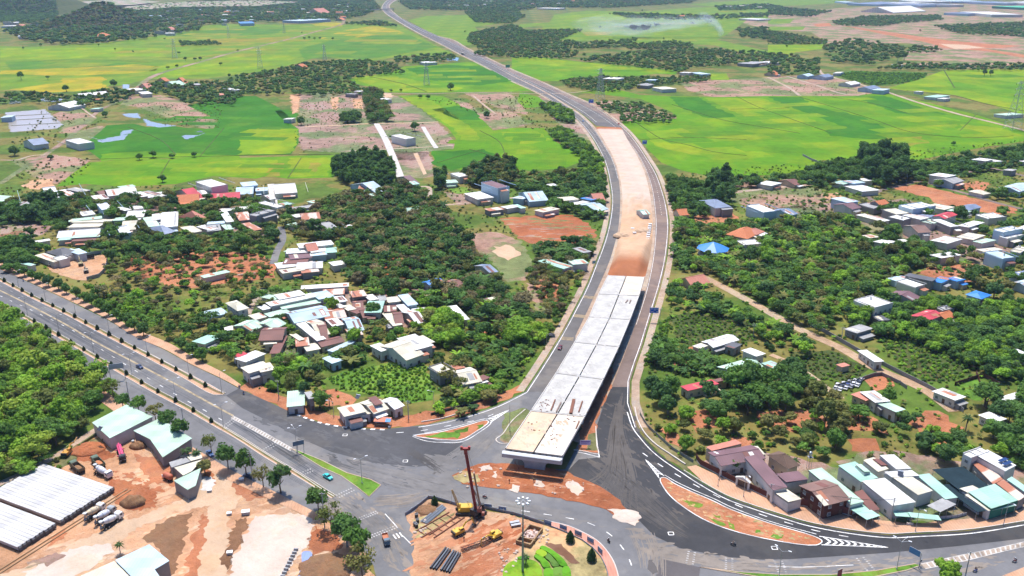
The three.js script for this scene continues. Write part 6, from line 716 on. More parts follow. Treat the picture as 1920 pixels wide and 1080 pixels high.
{ const b = G(980, 1073), g = thing('floodlight_mast', b, 0, 'tall floodlight mast rising from the round lawn', 'floodlight mast'); mesh('mast', rod(v(0, 0, 0), v(0, 27, 0), .42, 10, .16), M(.22, .26, .3, null, .5, .4), g); mesh('base', cyl(.8, .7, .5), K.concrete, g); mesh('ring', new THREE.TorusGeometry(1.5, .07, 6, 20).rotateX(Math.PI / 2).translate(0, 26.6, 0), K.galv, g); for (let i = 0; i < 8; i++) { const a = i * .785, l = mesh('floodlight', box(.8, .5, .6), K.lamp, g); l.position.set(Math.cos(a) * 1.9, 26.5, Math.sin(a) * 1.9); l.rotation.y = -a; mesh('bracket', rod(v(0, 27, 0), v(Math.cos(a) * 1.5, 26.6, Math.sin(a) * 1.5), .05, 5), K.galv, g); } }
function pole(x, y, h, label, arms = 1) { const g = thing('utility_pole', G(x, y), 0, label, 'utility pole', 'concrete utility poles'); mesh('pole', rod(v(0, 0, 0), v(0, h, 0), .22, 8, .13), M(.4, .39, .37, 'concrete'), g); for (let i = 0; i < arms; i++) { const c = mesh('crossarm', box(2, .12, .12, 0, h - .5 - i * .8, 0), K.galv, g); for (const s of [-.9, -.3, .3, .9]) mesh('insulator', cyl(.06, .05, .25, s, h - .44 - i * .8, 0, 6), K.whitePaint, c); } return g; }
[[243, 753, 10, 'beside the gantry sign'], [346, 805, 10, 'beside the mint shed roofs'], [474, 901, 13, 'on the sandy verge by the dark grey car'], [609, 989, 14, 'among the street trees near the truck'], [680, 1045, 9, 'inside the lowest street trees'], [766, 786, 9, 'by the left slip road, pale'], [1443, 938, 7, 'at the plum wall corner'], [1590, 968, 8, 'before the mint awning'], [1670, 977, 9.5, 'before the pale blue house fronts'], [1809, 1084, 10, 'at the bottom right carriageway'], [523, 747, 9, 'carrying gear by the upper verge'], [1577, 640, 8, 'beside the earth lane'], [1834, 310, 12, 'in the upper right village'], [1700, 340, 10, 'at the orange field corner'], [1412, 633, 8, 'among the orchards']].forEach(([x, y, h, l], i) => pole(x, y, h, `concrete utility pole ${l}`, i % 3 === 2 ? 2 : 1));
function signTex(w, h, bg, draw) { const c = document.createElement('canvas'); c.width = w; c.height = h; const x = c.getContext('2d'); x.fillStyle = bg; x.fillRect(0, 0, w, h); draw(x, w, h); const t = new THREE.CanvasTexture(c); t.colorSpace = THREE.SRGBColorSpace; return t; }
const blueSign = new THREE.MeshStandardMaterial({ roughness: .5, map: signTex(256, 160, '#0b57c8', (x, w, h) => { x.strokeStyle = '#e8eef8'; x.lineWidth = 5; x.strokeRect(5, 5, w - 10, h - 10); x.fillStyle = '#e8eef8'; x.fillRect(22, 26, 60, 20); x.fillRect(110, 30, 90, 14); x.fillRect(214, 22, 20, 26); x.fillRect(22, 66, 8, 60); x.fillRect(110, 62, 70, 12); x.fillRect(40, 112, 70, 12); x.fillRect(196, 108, 38, 16); }) });
function board(x, y, h, w, ht, mat, label, turn = 0, posts = [-.35, .35], side = 0, cat = 'sign') { const g = thing('road_sign', G(x, y).setY(.1), turn, label, cat, 'signs about the junction'); for (const p of posts) mesh('post', rod(v(p * w, 0, 0), v(p * w, h + ht * .8, 0), .12, 8), K.galv, g); const b = mesh('panel', box(w, ht, .1, side, h + ht / 2, .15), K.galv, g); mesh('face', new THREE.PlaneGeometry(w * .985, ht * .97).translate(side, h + ht / 2, .206), mat, b); if (side) mesh('arm', box(Math.abs(side) + w * .5, .15, .15, side / 2, h + ht * .75, 0), K.galv, g); return g; }
board(1237, 604, 5.2, 4.8, 3.2, blueSign, 'large blue road sign right of the viaduct', -.05, [0], -3.4); board(1208, 279, 5, 5, 4, blueSign, 'blue road sign at the far bend of the right carriageway', 0, [-.3, .3]); board(1108, 200, 5, 7, 5, blueSign, 'far blue road sign where the two carriageways meet', 0, [-.3, .3]); board(952, 132, 5, 8, 5, M(.03, .3, .14, null, .5), 'far green road sign beside the highway', 0, [-.3, .3]);
board(222, 712, 5.6, 6.2, 2.6, M(.42, .45, .47, null, .5), 'grey-backed gantry sign over the boulevard edge', .35, [-.5, .5]); board(561, 849, 3.4, 4.4, 2, M(.10, .16, .24, null, .5), 'dark blue sign back at the grass median tip', .45, [-.1, .45]); board(1714, 1062, 4.2, 3.6, 2.2, M(.06, .2, .4, null, .5), 'blue sign on the lower right median', -.9, [.4], -.6); board(1724, 1062, 1.8, .9, .9, M(.3, .28, .26, null, .6), 'small round-topped sign beside the ladder hatching', .3, [0]);
board(1097, 840, 1.4, 4.4, 2.2, new THREE.MeshStandardMaterial({ roughness: .6, map: signTex(256, 128, '#d9c9ea', (x) => { x.fillStyle = '#8b6fb0'; x.fillRect(20, 20, 216, 30); x.fillRect(30, 66, 190, 14); x.fillRect(30, 92, 150, 12); }) }), 'lilac site notice board beside the viaduct front', 0, [-.35, .35]); board(1571, 1092, 1.6, 2, 3.4, K.redPaint, 'red advertising board at the bottom edge', .5, [0]); board(1113, 500, 2, 2.4, 2, M(.2, .42, .46, null, .5), 'teal sign at the left carriageway edge', .4, [0]); board(1028, 645, 4.5, 2.2, 1.2, K.galv, 'small cantilever sign left of the red car', .2, [-.4], 1.5);
// ---------------------------------------------------------------- walls and fences
function fence(name, a, h, panelM, postM, gap, label, cat, thick = .12, base = 0) {
  const P = GP(a), c = P[0].clone(), L = P.reduce((s, p, i) => i ? s + p.distanceTo(P[i - 1]) : 0, 0), n = Math.max(1, Math.round(L / gap)), Q = resample(P, n).map(p => p.sub(c)), g = thing(name, c, 0, label, cat, 'walls and fences');
  for (let i = 0; i < n; i++) { mesh('panel', wallGeo([Q[i], Q[i + 1]], thick, base, h), panelM, g); mesh('post', box(.22, h + .25, .22, Q[i].x, (h + .25) / 2, Q[i].z), postM, g); } if (base) mesh('plinth', wallGeo(Q, thick + .15, 0, base), K.kerb, g); return g;
}
const siteBlue = M(.17, .21, .28, 'roof', .5);
fence('site_fence', [760, 967, 784, 951, 806, 933, 832, 941, 859, 949], 1.3, siteBlue, K.steel, 3, 'blue-grey sheet fence round the left end of the site', 'fence'); fence('site_fence', [905, 953, 949, 962, 974, 968, 1006, 979, 1020, 984], 1.2, siteBlue, K.steel, 4, 'blue-grey sheet fence between rig and ring road', 'fence'); fence('site_fence', [1020, 984, 1048, 994, 1080, 1008, 1103, 1021, 1123, 1040, 1134, 1058, 1141, 1085], .7, siteBlue, K.steel, 5, 'low blue-grey fence curving round the dry lawn', 'fence');
for (const [x, y, t] of [[1027, 985, -.5], [1056, 994, -.55], [1084, 1005, -.6], [1107, 1018, -.75], [1125, 1037, -1.1], [915, 954, -.2], [942, 959, -.25]]) { const g = thing('barrier_panel', G(x, y).setY(.24), t, `blue-grey barrier board along the ring road, ${['first', 'second', 'third', 'fourth', 'fifth', 'near the rig', 'right of the rig'][[1027, 1056, 1084, 1107, 1125, 915, 942].indexOf(x)]}`, 'barrier', 'barrier boards round the ring'); mesh('sheet', box(2.6, 1.5, .08, 0, 1, 0), M(.14, .24, .40, null, .5), g); mesh('frame', merge([box(2.8, .1, .14, 0, 1.78, 0), box(2.8, .1, .14, 0, .22, 0), box(.1, 1.7, .14, -1.35, 1, 0), box(.1, 1.7, .14, 1.35, 1, 0)]), K.steel, g); }
fence('boundary_wall', [1305, 862, 1313, 873, 1380, 907], 2.6, WALL.k, WALL.k, 4, 'plum-brown sheet wall left of the gate', 'wall', .2, .5); fence('boundary_wall', [1404, 917, 1443, 936], 2.6, WALL.k, WALL.k, 4, 'plum-brown sheet wall right of the gate', 'wall', .2, .5); fence('boundary_wall', [1446, 938, 1500, 948, 1560, 958, 1597, 968], 3, M(.16, .06, .045, 'brick'), WALL.k, 5, 'dark red brick front wall of the curved row', 'wall', .25, .4);
{ const c = G(1392, 914), g = thing('gateway', c, turnOf(G(1382, 909), G(1403, 918)), 'white gateway with pediment in the plum wall', 'gate'); for (const s of [-1, 1]) mesh('pillar', box(.7, 3.4, .7, s * 2.4, 1.7, 0), TRIM, g); mesh('pediment', prof([[-3, 3.4], [3, 3.4], [0, 4.7]], 1.2, .04), TRIM, g); for (const s of [-1, 1]) { const d = mesh('gate_leaf', box(2, 2.6, .1, s * 1.02, 1.4, 0), DOORM, g); for (let i = 0; i < 4; i++) mesh('bar', box(.06, 2.4, .14, s * (.3 + i * .45), 1.4, 0), K.black, d); } }
fence('boundary_wall', [1515, 609, 1550, 626, 1600, 655, 1645, 680, 1700, 708, 1750, 733, 1800, 768, 1806, 774], 2, M(.24, .24, .25, 'wall'), WALL.g, 6, 'long grey block wall beside the earth lane', 'wall', .2); fence('boundary_wall', [1565, 728, 1610, 715, 1648, 702, 1690, 722, 1700, 730], 1.8, M(.2, .2, .2, 'wall'), WALL.g, 5, 'grey wall round the car yard', 'wall', .2); fence('board_fence', [1790, 723, 1818, 714, 1841, 706, 1858, 714, 1874, 724], 1.9, M(.13, .06, .05, 'wall'), WALL.k, 3, 'brown board fence round the bright lawn', 'fence');
fence('boundary_wall', [198, 472, 202, 490, 198, 508, 186, 520, 163, 526], 2.4, M(.3, .3, .31, 'wall'), WALL.g, 4, 'curved grey wall of the sandy yard', 'wall', .2); fence('boundary_wall', [85, 494, 120, 486, 160, 480, 198, 473], 2, WALL.m, WALL.g, 4, 'pale mint back wall of the sandy yard', 'wall', .2); sheet('yard', [90, 496, 120, 489, 165, 482, 198, 475, 202, 492, 196, 510, 184, 520, 164, 527, 140, 524, 110, 515, 92, 506], K.peach, .12, .5, 3, true);
fence('boundary_wall', [1505, 292, 1520, 300, 1543, 309], 2, WALL.g, WALL.g, 6, 'grey wall at the paddy edge by tall trees', 'wall', .3); fence('chain_fence', [1200, 778, 1212, 800, 1240, 825, 1262, 845, 1300, 868], 1.4, M(.2, .22, .2, null, .7), WALL.g, 6, 'grey wire fence along the right verge', 'fence', .06); fence('boundary_wall', [808, 779, 850, 768, 905, 752], 1.2, WALL.d, WALL.g, 5, 'low dark wall above the left slip road', 'wall', .2); fence('boundary_wall', [1845, 745, 1830, 700], 1.6, WALL.k, WALL.k, 4, 'short brown wall left of the white pavilion', 'wall', .15); fence('boundary_wall', [1700, 985, 1712, 985], 1, WALL.w, WALL.w, 3, 'low white wall before the mint awnings', 'wall', .2); fence('garden_fence', [1762, 974, 1795, 971, 1812, 966], 1.3, M(.4, .42, .44, null, .6), WALL.g, 2, 'pale grey garden fence between net canopy and awnings', 'fence', .06);
// market stall, tarpaulin, drums, tanks
{ const g = thing('market_stall', G(718, 797).setY(.1), -.1, 'roadside stall with orange-striped awning below the cream roofs', 'market stall'); mesh('awning', slabRoof([v(-3.6, 2.3, 1.6), v(3.6, 2.3, 1.6), v(3.6, 2.9, -1.6), v(-3.6, 2.9, -1.6)], .06), M(.55, .2, .12, null, .8), g); mesh('tarpaulin', slabRoof([v(1.4, 2.37, 1.62), v(3.62, 2.37, 1.62), v(3.62, 2.97, -.3), v(1.4, 2.97, -.3)], .03), M(.1, .3, .6, null, .7), g); for (const [x, z] of [[-3.3, 1.4], [3.3, 1.4], [-3.3, -1.4], [3.3, -1.4]]) mesh('post', cyl(.06, .06, 2.3, x, 0, z, 6), K.galv, g); mesh('counter', box(5.6, .9, .9, 0, .45, .6), K.wood, g); mesh('ice_box', box(.9, .7, .6, 3.2, .35, 2), K.whitePaint, g); }
{ const P = spline(GP([560, 1090, 566, 1060, 568, 1036, 583, 1036, 584, 1055, 578, 1090]), true, 4), c = P[0].clone(); const m = mesh('tarpaulin', slabGeo(P.map(p => p.clone().sub(c)), .35, .05), M(.17, .24, .50, 'roof', .6)); m.position.copy(c); tag(m, 'blue tarpaulin spread beside the pale concrete pad', 'tarpaulin'); }
{ const a = G(555, 1032), b = G(530, 1082); for (let i = 0; i < 9; i++) { const p = a.clone().lerp(b, i / 8), g = thing('concrete_post', p.setY(.1), turnOf(a, b) + 1.5, `grey kerb stone stacked along the pale pad, ${ord(i)} from afar`, 'kerb stone', 'kerb stones along the pad'); mesh('stone', box(1.5, .4, .5, 0, .2, 0), K.girder, g); mesh('stone_above', box(1.4, .4, .45, .1, .6, 0), K.girder, g); } }
for (const [x, y, w, l] of [[461, 964, 2.6, 'white cabinet at the head of the pale pad'], [453, 901, 1.8, 'pale chest on the sand by the dark grey car'], [431, 1039, 1.8, 'white box on the brown strip'], [430, 965, 1.6, 'small white manhole surround beside the track'], [280, 826, 4.4, 'square green hut among the yard soil'], [393, 922, 1.6, 'flat concrete lid on the track']]) { const g = thing('cabinet', G(x, y).setY(.1), .2, l, 'box', 'boxes and lids in the yard'); mesh('body', box(w, w * .45, w * .7, 0, w * .225, 0), l.includes('green') ? M(.35, .42, .36, null, .6) : K.concrete, g); mesh('lid', box(w * 1.08, .12, w * .78, 0, w * .45 + .06, 0), K.whitePaint, g); }
{ const drums = [[781, 970], [783, 980], [778, 986], [781, 989], [262, 828], [266, 824], [250, 832]]; drums.forEach(([x, y], i) => { const g = thing('steel_drum', G(x, y).setY(.18), 0, `${i < 4 ? 'dark drum by the left site fence' : 'pale drum by the mint shed'}, ${ord(i < 4 ? i : i - 4)} from left`, 'drum', 'drums on the sites'); mesh('barrel', cyl(.6, .6, 1.3, 0, 0, 0, 12), i < 4 ? K.black : K.galv, g); mesh('rim', new THREE.TorusGeometry(.6, .05, 5, 14).rotateX(Math.PI / 2).translate(0, 1.3, 0), K.steel, g); }); }
// solar panels and heaters on roofs of the row
for (const [x, y, h, l] of [[1877, 864, 7.6, 'left'], [1885, 870, 7.6, 'right']]) { const g = thing('rooftop_solar_array', G(x, y, h), .5, `dark blue solar panel on the white roof, ${l} one`, 'solar panel', 'solar panels on the white roof'); for (let i = 0; i < 2; i++) mesh('cell_panel', box(2.2, .1, 1.5, i * 2.3, .15, 0), M(.03, .06, .16, null, .2), g); mesh('rack', box(4.4, .08, .1, 1.1, .05, .5), K.galv, g); }
for (const [x, y, h, l] of [[1688, 890, 6.2, 'on the cream roof'], [188, 806, 7.2, 'on the mint depot roof'], [671, 746, 5.4, 'on the cream roadside house']]) { const g = thing('solar_heater', G(x, y, h).setY(h - .1), -.4, `solar water heater ${l}`, 'water heater', 'rooftop water heaters'); mesh('tank', new THREE.CylinderGeometry(.3, .3, 2, 10).rotateZ(Math.PI / 2).translate(0, 1.2, -.6), TANK, g); mesh('collector', box(1.9, .06, 1.8).rotateX(.6).translate(0, .7, .2), M(.05, .06, .09, null, .3), g); mesh('leg_frame', merge([rod(v(-.8, 0, -.7), v(-.8, 1.1, -.7), .04), rod(v(.8, 0, -.7), v(.8, 1.1, -.7), .04)]), K.galv, g); }
// ---------------------------------------------------------------- power pylons, flyover, smoke
function pylon(x, y, h, label) {
  const g = thing('power_pylon', G(x, y), .3, label, 'pylon', 'lattice power pylons'), legs = [], lace = [], w = t => (1 - t) * h * .11 + h * .018, m = M(.40, .44, .46, null, .6, .3);
  for (const [a, b] of [[1, 1], [1, -1], [-1, 1], [-1, -1]]) legs.push(rod(v(a * w(0), 0, b * w(0)), v(a * w(1), h, b * w(1)), .22, 4));
  for (let i = 0; i < 9; i++) { const t0 = 1 - Math.pow(1 - i / 9, 1.1), t1 = 1 - Math.pow(1 - (i + 1) / 9, 1.1); for (const s of [1, -1]) { lace.push(rod(v(-w(t0), t0 * h, s * w(t0)), v(w(t1), t1 * h, s * w(t1)), .12, 4), rod(v(w(t0), t0 * h, s * w(t0)), v(-w(t1), t1 * h, s * w(t1)), .12, 4), rod(v(s * w(t0), t0 * h, -w(t0)), v(s * w(t1), t1 * h, w(t1)), .12, 4), rod(v(s * w(t0), t0 * h, w(t0)), v(s * w(t1), t1 * h, -w(t1)), .12, 4)); } }
  mesh('legs', merge(legs), m, g); mesh('lacing', merge(lace), m, g); for (const t of [.72, .84, .96]) for (const s of [-1, 1]) { const c = mesh('crossarm', merge([rod(v(0, t * h, w(t)), v(s * h * .13, t * h, 0), .14, 4), rod(v(0, t * h, -w(t)), v(s * h * .13, t * h, 0), .14, 4), rod(v(0, t * h + h * .04, 0), v(s * h * .13, t * h, 0), .12, 4)]), m, g); mesh('insulator', cyl(.16, .16, 2, s * h * .13, t * h - 2, 0, 6), K.glass, c); }
}
[[328, 109, 40, 'pylon beside the dark hedge in the left paddies'], [488, 127, 38, 'pylon before the left tree belt'], [800, 159, 36, 'pylon in the middle paddies'], [1125, 186, 44, 'pylon beside the highway bend'], [1898, 242, 56, 'pylon at the right edge paddies'], [429, 72, 34, 'farthest pylon in the left paddies'], [609, 112, 30, 'pylon behind the left tree belt'], [533, 62, 30, 'faint pylon beside the far field road']].forEach(a => pylon(...a.slice(0, 3), 'grey lattice ' + a[3]));
{ const a = G(676, 22.5), b = G(738, 20), g = thing('flyover', a.clone(), 0, 'far concrete flyover crossing the highway at the skyline', 'bridge'); const q = [v(0, 0, 0), b.clone().sub(a)]; mesh('deck', wallGeo(q, 12, 6.5, 8.5), K.concrete, g); for (const d of [-6.2, 6.2]) mesh('parapet', wallGeo(q, .4, 8.5, 9.6, d), K.deck, g); for (let i = 0; i < 6; i++) { const p = q[0].clone().lerp(q[1], i / 5); mesh('pier', box(2, 6.6, 8, p.x, 3.3, p.z), K.girder, g); } }
{ // underpass mouth in the highway bank
  const c = G(868, 103), g = thing('underpass', c.clone(), turnOf(G(862, 101), G(876, 106)), 'dark underpass mouth in the highway embankment', 'underpass'); mesh('bank_wall', box(34, 4.4, 1, 0, 2.2, .5), K.concrete, g); mesh('opening', box(18, 3.4, 3, 0, 1.7, -.4), K.black, g); mesh('coping', box(35, .5, 1.6, 0, 4.6, .5), K.kerb, g);
}
{ const sm0 = new THREE.MeshPhysicalMaterial({ color: new THREE.Color().setRGB(.80, .86, .95), roughness: 1, transmission: .9, thickness: 0, specularIntensity: 0, transparent: true, opacity: .035, depthWrite: false, side: THREE.DoubleSide }), base = G(1352, 70), geos = [[], []];
  for (let i = 0; i < 70; i++) { const t = i / 70, drift = Math.pow(t, 1.5) * 340, up = t < .22 ? t / .22 * 42 : 42 - (t - .22) * 24, r = 4 + t * 40; geos[i % 2].push(new THREE.IcosahedronGeometry(1, 3).scale(r * rr(.8, 1.7), r * rr(.3, .6), r * rr(.7, 1.2)).translate(base.x - drift + rr(-1, 1) * (5 + 34 * t), 3 + Math.max(5, up) + rr(-1, 1) * 15 * t, base.z + rr(-1, 1) * 40 * t)); }
  for (let i = 0; i < 26; i++) { const t = i / 26; geos[i % 2].push(new THREE.IcosahedronGeometry(1, 3).scale(5 + t * 12, 5 + t * 7, 5 + t * 8).translate(base.x - t * t * 60 + rr(-4, 4), 4 + t * 55 + rr(-3, 3), base.z + rr(-4, 4))); }
  geos.forEach(a => { const m = mesh('smoke', merge(a), sm0); m.castShadow = false; m.userData.kind = 'stuff'; m.userData.label = 'thin bluish smoke drifting left over the far paddies'; }); }

{ const g = thing('water_tower', G(1516, 880), .2, 'small steel water tank on legs behind the plum roofs', 'water tank'); for (const [x, z] of [[-.6, -.6], [.6, -.6], [-.6, .6], [.6, .6]]) mesh('leg', cyl(.08, .07, 5.4, x, 0, z, 6), K.galv, g); mesh('platform', box(1.7, .12, 1.7, 0, 5.45, 0), K.steel, g); mesh('tank', new THREE.CapsuleGeometry(.65, 1, 4, 12).translate(0, 6.7, 0), TANK, g); }

{ const wire = (a, ha, b, hb, l) => { const A = G(...a).setY(ha), B = G(...b).setY(hb), m = A.clone().lerp(B, .5); m.y -= 1.2; const c = new THREE.QuadraticBezierCurve3(A, m, B), t = mesh('power_wire', merge([-.8, 0, .8].map(d => new THREE.TubeGeometry(c, 14, .035, 4).translate(d, 0, 0))), K.black); tag(t, l, 'wire', 'overhead wires'); };
  wire([243, 753], 9.5, [346, 805], 9.5, 'overhead wires from the gantry sign to the mint sheds'); wire([346, 805], 9.5, [474, 901], 12.4, 'overhead wires from the mint sheds to the sandy verge'); wire([474, 901], 12.4, [609, 989], 13.4, 'overhead wires above the leafy street trees'); wire([609, 989], 13.4, [680, 1045], 8.5, 'overhead wires down to the lowest street trees'); wire([1443, 938], 6.5, [1590, 968], 7.5, 'overhead wires before the brick front wall'); wire([1590, 968], 7.5, [1670, 977], 9, 'overhead wires before the mint awnings'); }

// ---------------------------------------------------------------- plants
const leafTint = [];
function leafQuad(pos, p, n, size, ar = 1) {
  const t = Math.abs(n.y) < .9 ? v(0, 1, 0) : v(1, 0, 0), a = new V3().crossVectors(n, t).normalize(), b = new V3().crossVectors(n, a), r = rnd() * 6.28, c = Math.cos(r), s = Math.sin(r);
  const e = a.clone().multiplyScalar(c).addScaledVector(b, s).multiplyScalar(size * .5), f = a.clone().multiplyScalar(-s).addScaledVector(b, c).multiplyScalar(size * .5 * ar), d = n.clone().multiplyScalar(-size * .16);
  const A = p.clone().sub(e).add(d), B = p.clone().add(f), C = p.clone().add(e).add(d), D = p.clone().sub(f);
  for (const q of [A, D, B, B, D, C]) pos.push(q.x, q.y, q.z);
}
const geoOf = pos => { const g = new THREE.BufferGeometry(); g.setAttribute('position', new THREE.Float32BufferAttribute(pos, 3)); g.computeVertexNormals(); return g; };
const dirRand = (up = -.3) => { let y = rr(up, 1), a = rnd() * 6.2832, r = Math.sqrt(Math.max(0, 1 - y * y)); return v(r * Math.cos(a), y, r * Math.sin(a)); };
// crown of clumps, about 3 m in radius, its lowest leaves 1.6 m up
function crown({ lobes, leaves, size, rx = 3, ry = 2.3, cy = 4, lr = 1.25, loose = .35, core = .62 }) {
  const pos = [], cs = [];
  for (let i = 0; i < lobes; i++) { const d = dirRand(-.55), k = rr(.35, .8); cs.push([v(d.x * (rx - lr) * k * 1.5, cy + d.y * (ry - lr * .6) * k * 1.3, d.z * (rx - lr) * k * 1.5), lr * rr(.75, 1.2)]); }
  for (const [c, r] of cs) {
    for (let i = 0; i < leaves; i++) { const d = dirRand(-.45), k = r * (1 - loose * rnd() * rnd()), p = c.clone().addScaledVector(d, k), n = d.clone().multiplyScalar(.9).add(dirRand(-1).multiplyScalar(.75)).normalize(); leafQuad(pos, p, n, size * rr(.6, 1.25), rr(.5, .9)); }
    if (core) { const ico = new THREE.IcosahedronGeometry(r * core, 1), q = ico.attributes.position; for (let i = 0; i < q.count; i++) pos.push(c.x + q.getX(i), c.y + q.getY(i), c.z + q.getZ(i)); }
  }
  return geoOf(pos);
}
function trunkGeo(h, r, spread, n = 3) { const g = [rod(v(0, -.2, 0), v(.1, h * .6, .05), r, 7, r * .7)]; for (let i = 0; i < n; i++) { const a = i * 6.28 / n + .6; g.push(rod(v(.1, h * .55, .05), v(Math.cos(a) * spread, h, Math.sin(a) * spread), r * .55, 5, r * .2)); } return merge(g.map(x => (x.deleteAttribute('uv'), x))); }
const CR = {
  broad: [crown({ lobes: 15, leaves: 34, size: .8 }), crown({ lobes: 12, leaves: 38, size: .85, ry: 2.6, cy: 4.2 }), crown({ lobes: 18, leaves: 28, size: .75, ry: 2, lr: 1.1 })],
  dense: [crown({ lobes: 14, leaves: 46, size: .7, ry: 2.5, lr: 1.4, core: .78, cy: 3.3 }), crown({ lobes: 17, leaves: 40, size: .7, ry: 2.3, lr: 1.3, core: .78, cy: 3.1 })],
  open: [crown({ lobes: 13, leaves: 26, size: .62, ry: 1.7, lr: 1.05, loose: .8, core: 0 }), crown({ lobes: 16, leaves: 22, size: .6, ry: 2, lr: 1, loose: .9, core: .3 })],
  tall: [crown({ lobes: 16, leaves: 34, size: .85, rx: 2.4, ry: 4, cy: 5.6, lr: 1.2 }), crown({ lobes: 18, leaves: 30, size: .85, rx: 2.2, ry: 4.4, cy: 6, lr: 1.1 })],
  shrub: [crown({ lobes: 5, leaves: 16, size: .7, rx: 1.6, ry: 1, cy: .9, lr: .8, core: .7 }), crown({ lobes: 4, leaves: 18, size: .8, rx: 1.4, ry: 1.1, cy: .9, lr: .8, core: .6 })],
  far: [crown({ lobes: 9, leaves: 12, size: 1.5, core: .85, cy: 3.4 }), crown({ lobes: 8, leaves: 12, size: 1.5, core: .85, ry: 2.7, cy: 3.6 })]
};
function frond(pos, base, dir, len, width, droop, seg = 5, lift = .6) {   // an arching leaf
  const side = v(-dir.z, 0, dir.x).normalize(); let prev = null;
  for (let i = 0; i <= seg; i++) { const t = i / seg, p = base.clone().addScaledVector(dir, len * t).add(v(0, len * (lift * t - droop * t * t), 0)), w = width * Math.sin(Math.PI * (.12 + .86 * t)) * .5, a = p.clone().addScaledVector(side, w).add(v(0, -w * .4, 0)), b = p.clone().addScaledVector(side, -w).add(v(0, -w * .4, 0)); if (prev) { for (const q of [prev[0], prev[2], a, prev[2], p, a, prev[2], prev[1], p, prev[1], b, p]) pos.push(q.x, q.y, q.z); } prev = [a, b, p]; }
}
const bananaGeo = (() => { const pos = []; for (let k = 0; k < 3; k++) { const c = v(rr(-.7, .7), 0, rr(-.7, .7)), h = rr(1.3, 2.2); for (let i = 0; i < 8; i++) { const a = i * 2.4 + rnd(), u = rr(.3, .75); frond(pos, c.clone().setY(h), v(Math.cos(a), 0, Math.sin(a)), rr(1.5, 2.2), .62, rr(.6, 1.1), 4, rr(.6, 1.3)); } } return geoOf(pos); })();
const palmGeo = (() => { const pos = []; for (let i = 0; i < 20; i++) { const a = i * 2.4; frond(pos, v(0, 6, 0), v(Math.cos(a), 0, Math.sin(a)), rr(2.4, 3.1), .75, rr(.5, 1.15), 6, rr(.15, 1)); } return geoOf(pos); })();
const coneGeo = (() => { const pos = []; for (let i = 0; i < 260; i++) { const t = Math.pow(rnd(), .8), a = rnd() * 6.28, r = .85 * (1 - t * t) + .06, d = v(Math.cos(a), .5, Math.sin(a)).normalize(); leafQuad(pos, v(Math.cos(a) * r, .25 + t * 2.1, Math.sin(a) * r), d.add(dirRand(-1).multiplyScalar(.5)).normalize(), .36, .7); } const l = new THREE.LatheGeometry([[.05, .15], [.75, .3], [.72, .9], [.5, 1.6], [.2, 2.15], [0, 2.3]].map(p => new THREE.Vector2(...p)), 10).toNonIndexed(); const q = l.attributes.position; for (let i = 0; i < q.count; i++) pos.push(q.getX(i), q.getY(i), q.getZ(i)); return geoOf(pos); })();
const leafMat = (r, g, b) => new THREE.MeshPhysicalMaterial({ color: new THREE.Color().setRGB(r, g, b), roughness: 1, side: THREE.DoubleSide, specularIntensity: .25, transmission: .34, thickness: 0 });
const PAL = { deep: [[0.091, 0.186, 0.042], [0.109, 0.221, 0.048], [0.073, 0.158, 0.041]], olive: [[0.195, 0.213, 0.055], [0.232, 0.230, 0.065], [0.159, 0.196, 0.045]], mid: [[0.122, 0.247, 0.040], [0.146, 0.276, 0.045], [0.104, 0.207, 0.038]], bright: [[0.220, 0.391, 0.035], [0.256, 0.437, 0.040], [0.183, 0.333, 0.036]], dull: [[0.244, 0.213, 0.100], [0.207, 0.196, 0.085], [0.268, 0.218, 0.100]], lime: [[0.305, 0.483, 0.045], [0.244, 0.425, 0.045], [0.342, 0.460, 0.060]] };
const tintMats = {}; for (const k in PAL) tintMats[k] = PAL[k].map(c => leafMat(...c));
const baseLeaf = leafMat(1, 1, 1), barkM = M(.16, .12, .085, null, .95), barkPale = M(.27, .24, .2, null, .95);
const TR = { broad: trunkGeo(4, .22, 1.5), dense: trunkGeo(3, .25, 1.4), open: trunkGeo(4, .16, 1.6, 4), tall: trunkGeo(6, .2, .8) };
const TREES = [];      // every tree of the scatter: [kind, variant, pos, scale, turn, palette, shade, place]
const SMALL = { shrub: [], banana: [], far: [] };
const hillH = [];      // height functions of the hills
const heightAt = (x, z) => hillH.reduce((s, f) => s + f(x, z), 0);
function wood(place, a, gap, r0, r1, kinds, pals, opt = {}) {
  if (!opt.far && place) { gap *= 1.03; r0 *= 1.3; r1 *= 1.36; }
  const P = pairs(a).map(p => G(p[0], p[1], opt.h ?? 3)), [x0, x1, z0, z1] = extent(P), far = opt.far;
  for (let z = z0; z < z1; z += gap) for (let x = x0; x < x1; x += gap) {
    if (opt.keep && rnd() > opt.keep) { continue; }
    const px = x + rr(-.48, .48) * gap, pz = z + rr(-.48, .48) * gap; if (!inPoly(px, pz, P) || (!far && !opt.over && !free(px, pz))) continue;
    const kind = pick(kinds), r = rr(r0, r1), pal = pick(pals), tone = rr(.7, 1.3);
    const big2 = place && !far && rnd() < .12 ? 1.35 : 1; const e = [kind, 0, v(px, heightAt(px, pz), pz), [r / 3 * rr(.85, 1.2) * big2, r / 3 * rr(.62, 1.0) * big2, r / 3 * rr(.85, 1.2) * big2], rnd() * 6.28, pal, tone, place];
    if (kind === 'shrub' || kind === 'banana') { SMALL[kind].push(e); continue; }
    if (far) { if (pz < -1900 && FARH.some(q => Math.abs(px - q[0] - 8) < 16 && pz - q[1] > -10 && pz - q[1] < 75)) continue; SMALL.far.push(e); continue; }
    e[1] = Math.floor(rnd() * CR[kind].length); TREES.push(e);
  }
}
